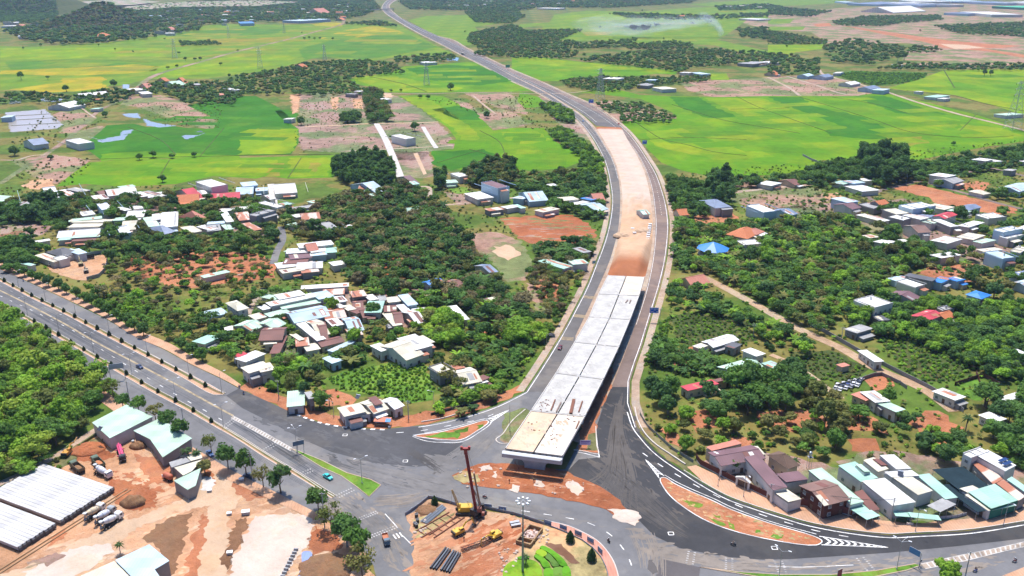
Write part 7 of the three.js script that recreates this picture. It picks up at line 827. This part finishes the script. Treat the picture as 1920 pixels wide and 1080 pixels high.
// hills behind the far town
function hill(name, c, rx, rz, h, mat) {
  const f = (x, z) => { const u = (x - c.x) / rx, w = (z - c.z) / rz, d = u * u + w * w; return d >= 1 ? 0 : h * (1 - d) * (1 - d) * (1 + .25 * Math.sin(u * 5 + 1) * Math.cos(w * 4)); };
  const n = 40, g = new THREE.PlaneGeometry(2 * rx, 2 * rz, n, n).rotateX(-Math.PI / 2).translate(c.x, 0, c.z), p = g.attributes.position, u = g.attributes.uv;
  for (let i = 0; i < p.count; i++) { const y = f(p.getX(i), p.getZ(i)); p.setY(i, y > 0 ? y + .1 : -3); u.setXY(i, p.getX(i), -p.getZ(i)); }
  g.computeVertexNormals(); struct(name, g, mat); hillH.push(f);
}
hill('hill', G(190, 46), 190, 260, 52, K.scrub); hill('hill', G(15, 22), 420, 520, 120, K.scrub); hill('hill', G(330, -5), 520, 500, 60, M(.24, .23, .21, 'dry'));
for (const a of [[95,20,150,8,240,2,300,8,250,14,180,16,120,24], [230,18,330,8,480,4,560,8,480,16,330,18,260,24]]) sheet('quarry_floor', a, M(.36, .3, .26, 'dry'), 12, 8, 30);

wood('in the wood left of the boulevard', [-30,560,60,606,130,650,185,690,205,730,170,765,150,805,110,845,60,880,-30,905], 4.3, 2.3, 3.5, ['broad', 'broad', 'open'], ['mid', 'bright', 'olive', 'bright', 'lime']);
wood('in the left village', [0,375,100,365,240,362,420,370,520,380,520,470,440,475,360,482,300,490,220,490,160,470,120,440,60,410,0,420], 6.2, 2, 3.6, ['broad', 'dense', 'open'], ['deep', 'mid', 'mid', 'olive']);
wood('near the walled yard', [0,450,60,440,90,465,60,490,20,505,0,495], 5.5, 2.4, 3.6, ['broad', 'dense'], ['deep', 'mid']); wood('in the left village', [0,380,120,385,130,412,0,415], 6, 3, 4.4, ['dense', 'broad'], ['deep']);
wood('in the thinned orchard', [200,490,300,480,520,470,510,540,460,580,420,600,330,610,250,600,170,548,200,530], 6.5, 1.4, 2.8, ['open', 'broad', 'shrub', 'shrub'], ['olive', 'mid', 'dull', 'bright'], { keep: .85 });
wood('behind the boulevard tree row', [150,543,260,598,330,640,400,655,450,640,430,605,340,582,260,562,200,535], 5.6, 1.4, 2.8, ['broad', 'open', 'shrub'], ['bright', 'olive', 'mid']);
wood('in the central wood', [520,395,640,368,660,360,730,350,770,345,830,385,850,420,870,440,905,480,950,545,990,560,1010,600,980,612,900,592,850,562,800,540,700,540,640,520,640,450,560,442,530,420], 4.9, 2, 3.4, ['broad', 'dense', 'open', 'broad', 'banana'], ['deep', 'deep', 'mid', 'olive', 'dull']);
wood('in the dark grove', [622,303,680,290,735,300,742,330,730,352,660,347,628,332], 4.2, 2.3, 3, ['tall'], ['deep', 'deep', 'mid']); wood('in the grove by the tall house', [880,312,960,302,972,330,940,352,890,347,862,332], 4.4, 2.6, 3.6, ['tall', 'broad'], ['deep', 'olive']); wood('in the small dark clump', [815,327,836,322,834,348,818,352], 3.6, 2.2, 2.8, ['tall'], ['deep']);
wood('in the hamlet', [380,612,440,565,520,545,700,535,860,552,960,582,1010,622,1000,662,960,702,920,742,870,772,800,765,818,700,790,662,700,682,620,702,600,732,560,742,480,702,440,692,390,645], 6.2, 1.8, 3.5, ['broad', 'dense', 'banana', 'shrub', 'open'], ['mid', 'deep', 'bright', 'olive']);
wood('in the bright mango clump', [785,585,830,578,870,602,862,640,800,642], 4.4, 2.4, 3.4, ['dense'], ['lime', 'bright'], { over: 1 }); wood('in the bright mango clump', [942,612,985,602,1030,617,1028,640,960,642], 4.2, 2.6, 3.6, ['dense'], ['lime', 'bright']);
wood('in the scrub by the left carriageway', [985,490,1060,472,1108,462,1100,500,1080,540,1060,592,1040,602,1000,532], 4.8, 1.6, 2.8, ['open', 'shrub', 'broad'], ['dull', 'olive', 'mid']); wood('by the left carriageway', [1000,442,1112,440,1115,480,1060,490,1000,470], 3.6, 2, 2.6, ['banana', 'banana', 'broad'], ['mid', 'deep']);
wood('left of the highway', [960,345,1135,330,1142,400,1120,410,1060,392,980,377,975,355], 4.8, 2, 3.2, ['broad', 'banana', 'dense'], ['mid', 'deep']); wood('left of the highway', [930,325,1080,318,1135,325,1140,345,1000,350,940,345], 5, 2, 3, ['broad', 'shrub', 'banana'], ['mid', 'olive']);
wood('in the hedge left of the highway', [1030,245,1060,240,1120,290,1138,322,1085,328,1092,292,1050,268], 5, 2.2, 3.2, ['dense', 'broad'], ['bright', 'mid']); wood('in the hedge left of the highway', [1013,195,1042,192,1078,217,1074,230,1045,222], 5, 2.4, 3.2, ['dense'], ['mid', 'bright']);
wood('on the plots', [685,170,712,168,727,205,732,226,695,229,685,200], 6, 3, 4.2, ['open', 'broad'], ['olive', 'mid']); wood('on the plots', [640,215,672,210,676,226,640,229], 5.5, 2.6, 3.6, ['broad'], ['deep', 'mid']); wood('on the plots', [560,180,690,178,690,230,565,235], 7, .5, 1.1, ['shrub'], ['mid', 'olive', 'bright'], { keep: .6 }); wood('on the plots', [730,185,850,262,850,280,740,280,560,284,548,240], 9, .4, 1.1, ['shrub'], ['olive', 'dull', 'mid'], { keep: .4 });
wood('below the paddies on the right', [1255,332,1330,345,1330,328,1440,335,1500,328,1540,305,1600,298,1660,282,1690,322,1660,347,1560,347,1440,345,1340,352,1260,350], 5.6, 2, 3.6, ['broad', 'dense', 'open'], ['deep', 'mid']); wood('among the giant trees', [1612,290,1660,282,1695,310,1700,340,1660,350,1618,335], 6.5, 4.2, 5.6, ['tall', 'broad'], ['deep']);
wood('in the right-hand orchard', [1270,412,1340,422,1440,412,1500,402,1590,405,1610,440,1740,455,1760,480,1700,508,1640,540,1590,580,1540,622,1480,605,1400,560,1330,512,1270,500,1255,450], 4.5, 1.9, 3.1, ['broad', 'dense', 'open', 'banana'], ['deep', 'mid', 'olive', 'bright']); wood('right of the carriageway', [1250,332,1330,347,1362,382,1330,402,1270,402,1245,370], 5.2, 2, 3.6, ['broad', 'dense', 'shrub'], ['mid', 'deep']); wood('by the villa', [1325,330,1370,335,1370,385,1335,385], 6.5, 3.4, 4.6, ['broad', 'tall'], ['deep']);
wood('in the right-hand village', [1690,312,1800,297,1940,270,1940,302,1850,317,1800,332,1740,352,1700,342], 5.6, 2, 3.6, ['broad', 'dense'], ['mid', 'deep']); wood('in the right-hand village', [1640,372,1760,402,1740,417,1650,397], 5.5, 2, 3.2, ['broad'], ['mid', 'deep']); wood('in the right-hand village', [1600,422,1700,432,1760,442,1850,472,1940,470,1940,542,1860,552,1760,502,1700,502,1640,472], 7.5, 1.8, 3.6, ['broad', 'dense', 'shrub'], ['mid', 'deep', 'olive']); wood('in the right-hand village', [1540,345,1680,350,1640,372,1560,395,1490,385], 9, 1.2, 2.4, ['broad', 'shrub'], ['mid', 'olive']); wood('in the right-hand village', [1790,350,1870,355,1940,372,1940,470,1850,440,1780,405], 8, 1.8, 3.4, ['broad', 'dense', 'shrub'], ['mid', 'deep'], { keep: .8 });
wood('in the bright right-hand wood', [1590,562,1640,545,1700,562,1780,562,1860,572,1940,560,1940,702,1880,712,1840,692,1780,662,1700,632,1640,622,1585,602], 4.6, 2, 3.2, ['broad', 'dense'], ['mid', 'bright', 'deep']); wood('beside the earth lane', [1250,522,1310,527,1400,577,1470,612,1530,642,1500,662,1440,652,1400,602,1330,582,1255,572], 5.4, 1.8, 3, ['broad', 'dense', 'banana', 'shrub'], ['mid', 'deep', 'bright']);
wood('above the red roof', [1225,622,1262,642,1330,662,1400,690,1350,702,1260,692,1222,672], 3.4, 1.8, 2.4, ['banana', 'banana', 'broad'], ['mid', 'deep']); wood('around the red roof', [1330,715,1440,700,1500,690,1520,720,1510,760,1420,770,1360,775,1300,770], 7.5, 3.4, 4.6, ['dense', 'broad'], ['mid', 'deep']);
wood('behind the curved row', [1220,770,1400,780,1560,760,1660,790,1740,840,1700,860,1600,850,1520,845,1430,830,1300,850,1250,820], 7, 1.2, 3.2, ['broad', 'shrub', 'shrub', 'dense'], ['mid', 'bright', 'olive'], { keep: .9 }); wood('', [1220,770,1400,780,1560,760,1660,790,1740,840,1700,850,1520,845,1430,830,1300,850,1250,820], 3, .4, .9, ['shrub'], ['bright', 'lime', 'olive'], { h: .4, keep: .5 }); wood('behind the curved row', [1640,760,1760,790,1850,842,1940,832,1940,870,1800,868,1700,832], 6.4, 2, 3.6, ['broad', 'dense', 'shrub'], ['mid', 'deep', 'bright']); wood('at the right edge', [1850,745,1940,735,1940,850,1870,840,1830,790], 6, 3, 4.6, ['dense', 'broad'], ['deep', 'mid']);
wood('beside the car yard', [1500,710,1560,718,1590,760,1640,775,1600,800,1540,790,1490,770], 8, 2.4, 4.2, ['broad', 'dense', 'shrub'], ['mid', 'olive']);
// crops and undergrowth
wood('', [612,708,700,686,790,674,803,692,815,722,808,746,770,754,700,740,642,730], 2.1, .9, 1.3, ['shrub'], ['bright', 'bright', 'mid'], { h: .6, over: 1 }); wood('', [1642,632,1700,627,1780,652,1830,692,1790,712,1740,715,1690,690], 2.6, 1, 1.6, ['shrub'], ['bright', 'mid', 'lime'], { h: 1 }); wood('', [1257,592,1330,582,1400,602,1420,642,1330,658,1272,640], 2.8, .8, 1.4, ['shrub'], ['bright', 'mid'], { h: 1 }); wood('', [1482,662,1560,657,1625,692,1610,710,1560,714,1500,700], 2.6, .8, 1.4, ['shrub'], ['bright', 'mid', 'olive'], { h: 1 }); wood('', [1570,140,1600,134,1738,138,1733,145,1700,155,1640,160,1602,152], 6, 2.4, 3.2, ['shrub'], ['mid', 'bright'], { h: 1, over: 1 }); wood('', [1240,600,1256,592,1250,640,1222,680,1205,685], 1.8, 1, 1.6, ['shrub'], ['mid', 'bright'], { h: 1, over: 1 }); wood('', [900,640,1000,620,1000,670,960,700,920,690], 3.2, 1, 2, ['shrub'], ['lime', 'olive', 'bright'], { h: 1 }); wood('', [700,470,800,465,840,500,760,520], 4, 1, 2, ['shrub'], ['lime', 'olive'], { h: 1 });
wood('', [0,350,520,345,520,500,300,620,0,500], 7, .7, 1.8, ['shrub'], ['mid', 'olive', 'bright'], { h: .5, keep: .7 }); wood('', [380,600,560,430,1140,420,1040,640,940,760,560,760], 5, .7, 1.8, ['shrub', 'shrub', 'banana'], ['mid', 'olive', 'bright', 'lime'], { h: .5, keep: .75 }); wood('', [1245,330,1940,260,1940,860,1700,860,1300,860,1190,780,1250,560], 5.2, .6, 1.7, ['shrub', 'shrub', 'banana'], ['mid', 'olive', 'bright'], { h: .5, keep: .62 }); wood('', [770,345,1140,330,1140,430,860,440], 6, .7, 1.8, ['shrub'], ['olive', 'mid'], { h: .5, keep: .6 }); wood('', [20,300,180,295,140,345,40,350], 7, .8, 2, ['shrub'], ['olive', 'mid'], { h: .5, keep: .6 }); wood('', [100,180,240,176,180,240,60,290,20,270], 9, .8, 2.2, ['shrub'], ['olive', 'mid'], { h: .5, keep: .45 }); wood('', [240,190,420,200,410,242,300,235], 7, .5, 1.5, ['shrub'], ['olive', 'dull', 'mid'], { h: .5, keep: .5 }); wood('', [800,185,1000,180,1100,250,1000,245,900,215], 8, .6, 1.9, ['shrub'], ['dull', 'olive', 'mid'], { h: .5, keep: .5 }); wood('', [1280,150,1640,150,1650,178,1300,180], 12, .6, 1.5, ['shrub'], ['olive', 'dull'], { h: .5, keep: .5 }); wood('', [205,790,60,880,120,880,215,815], 4, .8, 1.8, ['shrub'], ['olive', 'bright', 'mid'], { h: .5, keep: .6, over: 1 }); wood('', [1190,770,1240,835,1280,862,1310,865,1240,810,1205,760], 3, .5, 1.2, ['shrub'], ['bright', 'olive'], { h: .5 }); wood('', [450,715,560,760,700,790,850,765,980,715,990,690,900,735,700,770,560,735], 4, .6, 1.4, ['shrub'], ['mid', 'olive'], { h: .5, keep: .5 });
// belts and woods far off
for (const [gap, keep, ...a] of [[15, .8, 0,60,40,74,110,84,200,81,300,69,370,57,390,46,480,41,600,39,680,31,712,17,700,0,480,-6,250,16,100,36], [15, .8, 745,3,960,-8,1335,-8,1292,6,1150,15,1010,15,965,22,880,20,770,18], [9, .95, 880,62,960,46,988,58,960,88,900,92,875,76], [9, .95, 965,58,1042,56,1095,56,1050,74,965,92], [9.5, .8, 900,96,960,76,1032,71,1090,80,1200,73,1162,89,1060,92,1102,101,1060,109,960,109,880,101], [9.5, .8, 1080,112,1180,99,1300,90,1400,96,1505,106,1482,114,1300,126,1278,136,1180,123,1090,114], [8.5, .9, 1165,84,1262,76,1302,83,1282,91,1180,92], [6.5, .95, 1048,151,1100,143,1250,143,1332,141,1322,153,1250,156,1130,173,1060,160], [6, .95, 1150,191,1200,191,1240,206,1271,219,1255,229,1168,229], [6.5, .9, 1118,191,1162,191,1166,211,1130,206], [8.2, .8, 430,142,480,138,560,120,650,113,700,113,740,121,760,136,700,141,650,151,700,176,620,179,560,176,480,176,420,161], [8, .85, 280,156,420,153,480,171,442,181,440,196,350,196,330,181,270,173], [9, .75, 0,176,80,173,130,181,200,166,260,171,230,191,150,201,90,191,0,191], [10, .95, 1560,41,1620,31,1760,29,1770,37,1690,43,1650,49,1570,47], [11, .85, 1750,49,1940,41,1940,71,1800,63,1760,53], [8, .95, 1440,56,1552,76,1550,83,1440,82], [10.5, .6, 1545,86,1600,71,1680,86,1765,91,1765,97,1690,101,1640,121,1560,116,1545,101], [10, .6, 1440,106,1540,111,1532,141,1440,141], [9, .85, 1690,119,1790,121,1940,119,1940,131,1780,131,1640,129], [8, 1, 335,78,412,76,414,83,340,85], [10, .8, 740,107,790,104,850,101,856,112,800,118,745,118], [13, .7, 1140,25,1330,30,1440,25,1440,32,1300,38,1180,34], [12, .8, 1340,12,1440,8,1480,16,1350,20], [14, .7, 1440,14,1560,22,1520,32,1440,28], [12, .9, 1380,55,1440,52,1440,75,1390,70], [10, .9, 870,22,960,14,985,30,960,44,890,42], [11, .9, 640,44,720,40,745,50,700,48]])
  wood('', a, gap * 1.15, gap * .38, gap * .6, ['broad'], ['deep', 'mid', 'deep', 'olive', 'mid'], { far: 1, keep: keep * .82 });
wood('', [85,52,100,36,190,22,280,32,300,50,260,62,160,66], 11, 3, 5, ['broad'], ['dull', 'olive', 'dull'], { far: 1, keep: .8 }); wood('', [-10,40,0,0,100,0,110,30,60,44], 13, 5, 7, ['broad'], ['deep', 'mid'], { far: 1 });

// the 300 or so trees that show largest are things of their own, the rest of the woods one mass each
const LONE = [];
function loneTree(kind, pos, r, pal, label, hs = 1) {
  const k = kind, i = Math.floor(rnd() * CR[k].length), s = r / 3, g = thing('tree', pos, rnd() * 6.28, label, 'tree', 'trees in gardens, groves and roadsides'); g.scale.set(s * rr(.92, 1.08), s * hs, s * rr(.92, 1.08));
  mesh('trunk', TR[k], rnd() < .4 ? barkPale : barkM, g); mesh('crown', CR[k][i], pick(tintMats[pal]), g); LONE.push(g); return g;
}
const PALW = { deep: 'dark green', olive: 'olive green', mid: 'green', bright: 'bright green', dull: 'dull grey-brown', lime: 'yellow-green' }, KINDW = { broad: 'broadleaf', dense: 'round dense', open: 'thin-crowned', tall: 'tall' };
// street trees and field trees, placed one by one
{
  const row = L2([-20,487,0,497,60,524,120,548,202,590,254,621,310,645,365,668,400,690]), Q = resample(row, 25);
  for (let i = 0; i < 25; i++) { if (i > 19 && i < 22) continue; loneTree('dense', Q[i].clone().add(v(rr(-.6, .6), 0, rr(-.5, .5))), rr(3.2, 4), pick(['mid', 'deep']), `round street tree on the brick pavement above the boulevard, ${ord(i)} from left`, rr(1, 1.2)); }
  const near = [[190,722,4.4], [213,745,4], [232,768,3.8], [262,778,4.2], [293,792,4.3], [315,806,4.1], [340,828,4.2], [398,853,4.2], [428,880,4.4], [462,893,4.4], [494,913,4.3], [527,925,4.7], [597,962,4.8], [622,995,4.8], [651,1025,5.4], [672,1052,5.2], [680,1086,5.4]];
  near.forEach(([x, y, r], i) => loneTree(i % 3 === 1 ? 'open' : 'broad', G(x, y), r, ['mid', 'olive', 'deep'][i % 3], `leafy street tree below the boulevard, ${ord(i)} counting from upper left`, rr(1.0, 1.15)));
  const field = [[214,163,7], [125,172,6], [58,183,5], [77,88,4], [44,93,3], [185,87,3], [216,95,3], [250,100,3], [336,103,4], [348,114,4], [366,115,4], [376,114,4], [414,124,4], [315,131,4], [332,128,4], [309,75,3], [446,97,3], [566,63,3], [845,170,7], [733,173,3], [752,172,3], [787,185,4], [802,186,4], [778,246,6], [565,235,6], [735,262,3], [913,222,5], [1787,273,3], [1845,143,5], [1857,143,5], [872,62,4], [1263,40,5], [1125,54,5], [1227,47,4], [1204,22,4], [1244,75,3], [95,300,3.4], [28,292,6], [262,300,4], [287,296,4.4], [323,297,3.4], [365,295,3.4], [305,342,4], [571,75,4], [580,74,4], [590,75,4], [600,75,4], [624,76,4], [40,150,6], [90,150,4], [1475,90,3.5], [1725,60,4], [1615,50,3], [198,220,5], [1695,115,8], [1683,115,8], [1625,118,7]];
  field.forEach(([x, y, r], i) => loneTree(y > 150 ? 'dense' : 'broad', G(x, y), r, pick(['deep', 'mid']), `lone field tree ${y < 110 ? 'far off in the hazy paddies' : x < 640 ? 'at the left-hand paddies' : x < 1100 ? 'by the middle paddies' : 'at the right-hand paddies'}`, rr(.85, 1.05)));
  for (const [x, y, r, k, p, l] of [[1222,738,4.6,'dense','deep','dark tree beside the right carriageway, upper one'], [1238,758,5.6,'dense','deep','large dark tree beside the right carriageway'], [1258,742,5,'dense','mid','rounded tree left of the red roof'], [1252,775,4.8,'dense','deep','dark tree below the red roof, nearest the carriageway'], [1345,790,4.6,'dense','mid','round tree below the red roof'], [1378,762,4.6,'dense','mid','round tree right of the red roof'], [1410,745,4.4,'dense','mid','round tree above the salmon roof'], [1490,740,4.8,'dense','deep','round tree on the orange earth by the pale yard'], [1375,812,3.8,'dense','olive','grey-green bush tree above the salmon roof'], [1440,808,4.2,'dense','olive','spreading olive bush tree above the thatched roof'], [1565,840,4.6,'dense','mid','round tree behind the thatched roof'], [1372,884,2.8,'broad','mid','small courtyard tree behind the plum boundary wall'], [1885,838,6,'dense','deep','big rounded dark tree at the right edge'], [600,765,4.4,'dense','mid','round tree between two roadside houses'], [572,745,3.4,'broad','deep','slim tree beside the mint roof'], [700,595,5,'dense','deep','large round tree in the middle of the hamlet'], [840,722,4.6,'open','olive','spreading tree before the cream roof'], [716,728,2.6,'dense','deep','lone dark bush in the green vegetable plot'], [862,735,4,'open','olive','thin tree beside the cream roof'], [1665,760,4,'broad','mid','dark tree below the car yard'], [1773,1092,4.6,'dense','bright','bright round tree at the bottom right edge'], [940,690,3.8,'dense','mid','tree above the left carriageway bend'], [385,890,3.4,'dense','olive','bushy tree beside the parked car']]) loneTree(k, G(x, y), r, p, l);
}
{
  TREES.sort((a, b) => pxPerM(b[2]) * b[3][1] - pxPerM(a[2]) * a[3][1]);
  const want = Math.max(0, 300 - LONE.length), by = {};
  for (const e of TREES.splice(0, want)) {
    const [kind, i, pos, s, turn, pal, tone, place] = e, g = thing('tree', pos, turn, `${PALW[pal]} ${KINDW[kind]} tree ${place}`, 'tree', 'trees in gardens, groves and roadsides'); g.scale.set(...s);
    mesh('trunk', TR[kind], barkM, g); mesh('crown', CR[kind][i], tintMats[pal][Math.floor(tone * 2.9) % 3], g); LONE.push(g);
  }
  for (const g of LONE) (by[g.userData.label] ||= []).push(g);
  const px = g => g.position.x / -g.position.z;
  for (const l of Object.values(by)) if (l.length > 1) { l.sort((a, b) => px(a) - px(b)); l.forEach((g, i) => { g.userData.label += i === 0 ? ', leftmost of its kind' : i === l.length - 1 ? ', rightmost of its kind' : `, ${ord(i)} from left`; }); }
}
function mass(name, label, geo, list, pals = PAL, mat = baseLeaf) {
  if (!list.length) return; const m = new THREE.InstancedMesh(geo, mat, list.length), o = new THREE.Object3D(), c = new THREE.Color();
  list.forEach((e, i) => { o.position.copy(e[2]); o.scale.set(...e[3]); o.rotation.set(0, e[4], 0); o.updateMatrix(); m.setMatrixAt(i, o.matrix); const p = PAL[e[5]][i % 3], t = e[6]; c.setRGB(p[0] * t, p[1] * t, p[2] * t); m.setColorAt(i, c); });
  put(m, name); m.userData.kind = 'stuff'; m.userData.label = label; m.userData.category = name.replace(/_/g, ' ');
}
for (const k of ['broad', 'dense', 'open', 'tall']) CR[k].forEach((geo, i) => mass('woodland', `mass of ${KINDW[k]} trees filling groves and orchards`, geo, TREES.filter(e => e[0] === k && e[1] === i)));
CR.far.forEach((geo, i) => mass('far_woodland', 'hazy belts of dark trees across the far plain', geo, SMALL.far.filter((e, n) => n % 2 === i)));
CR.shrub.forEach((geo, i) => mass('undergrowth', 'low green shrubs and crop plants between the trees', geo, SMALL.shrub.filter((e, n) => n % 2 === i).map(e => (e[3] = e[3].map(x => x * 1.9), e))));
mass('banana_thicket', 'thickets of broad-leaved banana plants among the groves', bananaGeo, SMALL.banana.map(e => (e[3] = e[3].map(x => x * 1.5), e)));
console.log('trees', LONE.length, TREES.length, SMALL.far.length, SMALL.shrub.length, SMALL.banana.length);

// ---------------------------------------------------------------- clipped shrubs, palms, garden beds
{
  const topi = M(.03, .06, .02, null, 1); const tm = leafMat(.04, .075, .02);
  const set = (P, n, label) => { const Q = resample(P, n); for (let i = 1; i < n; i++) { const g = thing('clipped_shrub', Q[i].clone().setY(.3), rnd() * 6, `${label}, ${ord(i - 1)} from left`, 'shrub', 'clipped shrubs on the medians'); g.scale.setScalar(rr(.95, 1.2)); mesh('foliage', coneGeo, tm, g); mesh('stem', cyl(.1, .08, .4), barkM, g); } };
  set(MEDU.slice(4), 19, 'clipped cone shrub on the upper median'); set(MEDL.slice(4, 48), 16, 'clipped cone shrub on the lower median');
  for (const [x, y, s, l] of [[1069, 1017, 1.9, 'clipped cone shrub on the dry lawn, far one'], [1109, 1052, 2, 'clipped cone shrub on the dry lawn, near one'], [815, 947, 1.6, 'clipped shrub inside the site fence']]) { const g = thing('clipped_shrub', G(x, y).setY(.2), 0, l, 'shrub', 'clipped shrubs'); g.scale.set(s * .9, s, s * .9); mesh('foliage', coneGeo, leafMat(.05, .1, .025), g); mesh('stem', cyl(.1, .08, .4), barkM, g); }
  const pm = leafMat(.055, .11, .03), palmT = rod(v(0, -.2, 0), v(0, 6.1, 0), .26, 7, .18);
  [[985, 1060, .55, 'small palm beside the floodlight mast'], [226, 1038, .6, 'palm at the corner of the grey workshop'], [352, 868, .95, 'left palm beside the mint depot'], [370, 868, .8, 'right palm beside the mint depot'], [1488, 884, .8, 'palm behind the thatched roof'], [1810, 808, 1, 'palm below the white lean-to at right'], [1766, 492, 1, 'left palm in the village lot'], [1785, 492, 1, 'right palm in the village lot'], [1865, 535, .9, 'palm by the blue canopies'], [618, 762, .8, 'palm beside the vegetable plot'], [1902, 700, .9, 'palm at the edge of the bright wood'], [805, 690, .7, 'palm by the pale house'], [1475, 872, .6, 'small palm in the plum courtyard']].forEach(([x, y, s, l]) => { const g = thing('palm_tree', G(x, y), rnd() * 6, l, 'palm', 'palms'); g.scale.setScalar(s); mesh('trunk', palmT, barkPale, g); mesh('crown', palmGeo, pm, g); });
  // beds of the roundabout: raised clipped hedging
  const bed = (a, h, c, l) => { const P = spline(GP(a), true, 3), o = P[0].clone(); P.pop(); const m = mesh('garden_bed', slabGeo(P.map(p => p.clone().sub(o)), h, 0), M(...c, 'grass')); m.position.copy(o).setY(.2); tag(m, l, 'hedge bed', 'clipped beds of the roundabout'); };
  bed([943, 1085, 945, 1068, 955, 1057, 970, 1052, 985, 1051, 1000, 1053, 1010, 1060, 1016, 1072, 1017, 1090, 1010, 1100, 950, 1100], .35, [.15, .27, .02], 'round bright green lawn bed under the mast'); bed([1012, 1031, 1017, 1027, 1035, 1035, 1052, 1048, 1062, 1060, 1064, 1064, 1052, 1065, 1040, 1050, 1025, 1038], .7, [.085, .24, .015], 'outer arc hedge of bright green, right side'); bed([1004, 1040, 1012, 1033, 1026, 1041, 1018, 1048], .7, [.19, .30, .02], 'yellow-green inner arc hedge, upper left'); bed([1022, 1048, 1028, 1041, 1040, 1053, 1048, 1064, 1037, 1066, 1030, 1055], .6, [.075, .15, .03], 'dull green middle arc hedge'); bed([1001, 1046, 1008, 1043, 1022, 1052, 1032, 1066, 1020, 1068, 1012, 1056], .7, [.085, .23, .015], 'inner arc hedge of bright green'); bed([1021, 1071, 1034, 1069, 1035, 1090, 1022, 1090], .7, [.09, .24, .015], 'lower left block hedge'); bed([1037, 1069, 1054, 1067, 1056, 1090, 1038, 1090], .6, [.10, .2, .03], 'lower middle block hedge'); bed([1056, 1067, 1066, 1066, 1069, 1090, 1058, 1090], .7, [.085, .24, .015], 'lower right block hedge'); bed([970, 1048, 992, 1046, 990, 1051, 972, 1051], .6, [.07, .2, .02], 'short hedge above the round lawn');
  sheet('bare_bed', [1022, 1022, 1032, 1019, 1050, 1022, 1068, 1035, 1080, 1048, 1088, 1057, 1070, 1058, 1055, 1045, 1040, 1032], M(.17, .085, .05, 'soil'), .23, .5, 1.5);
}
renderer.render(scene, camera);
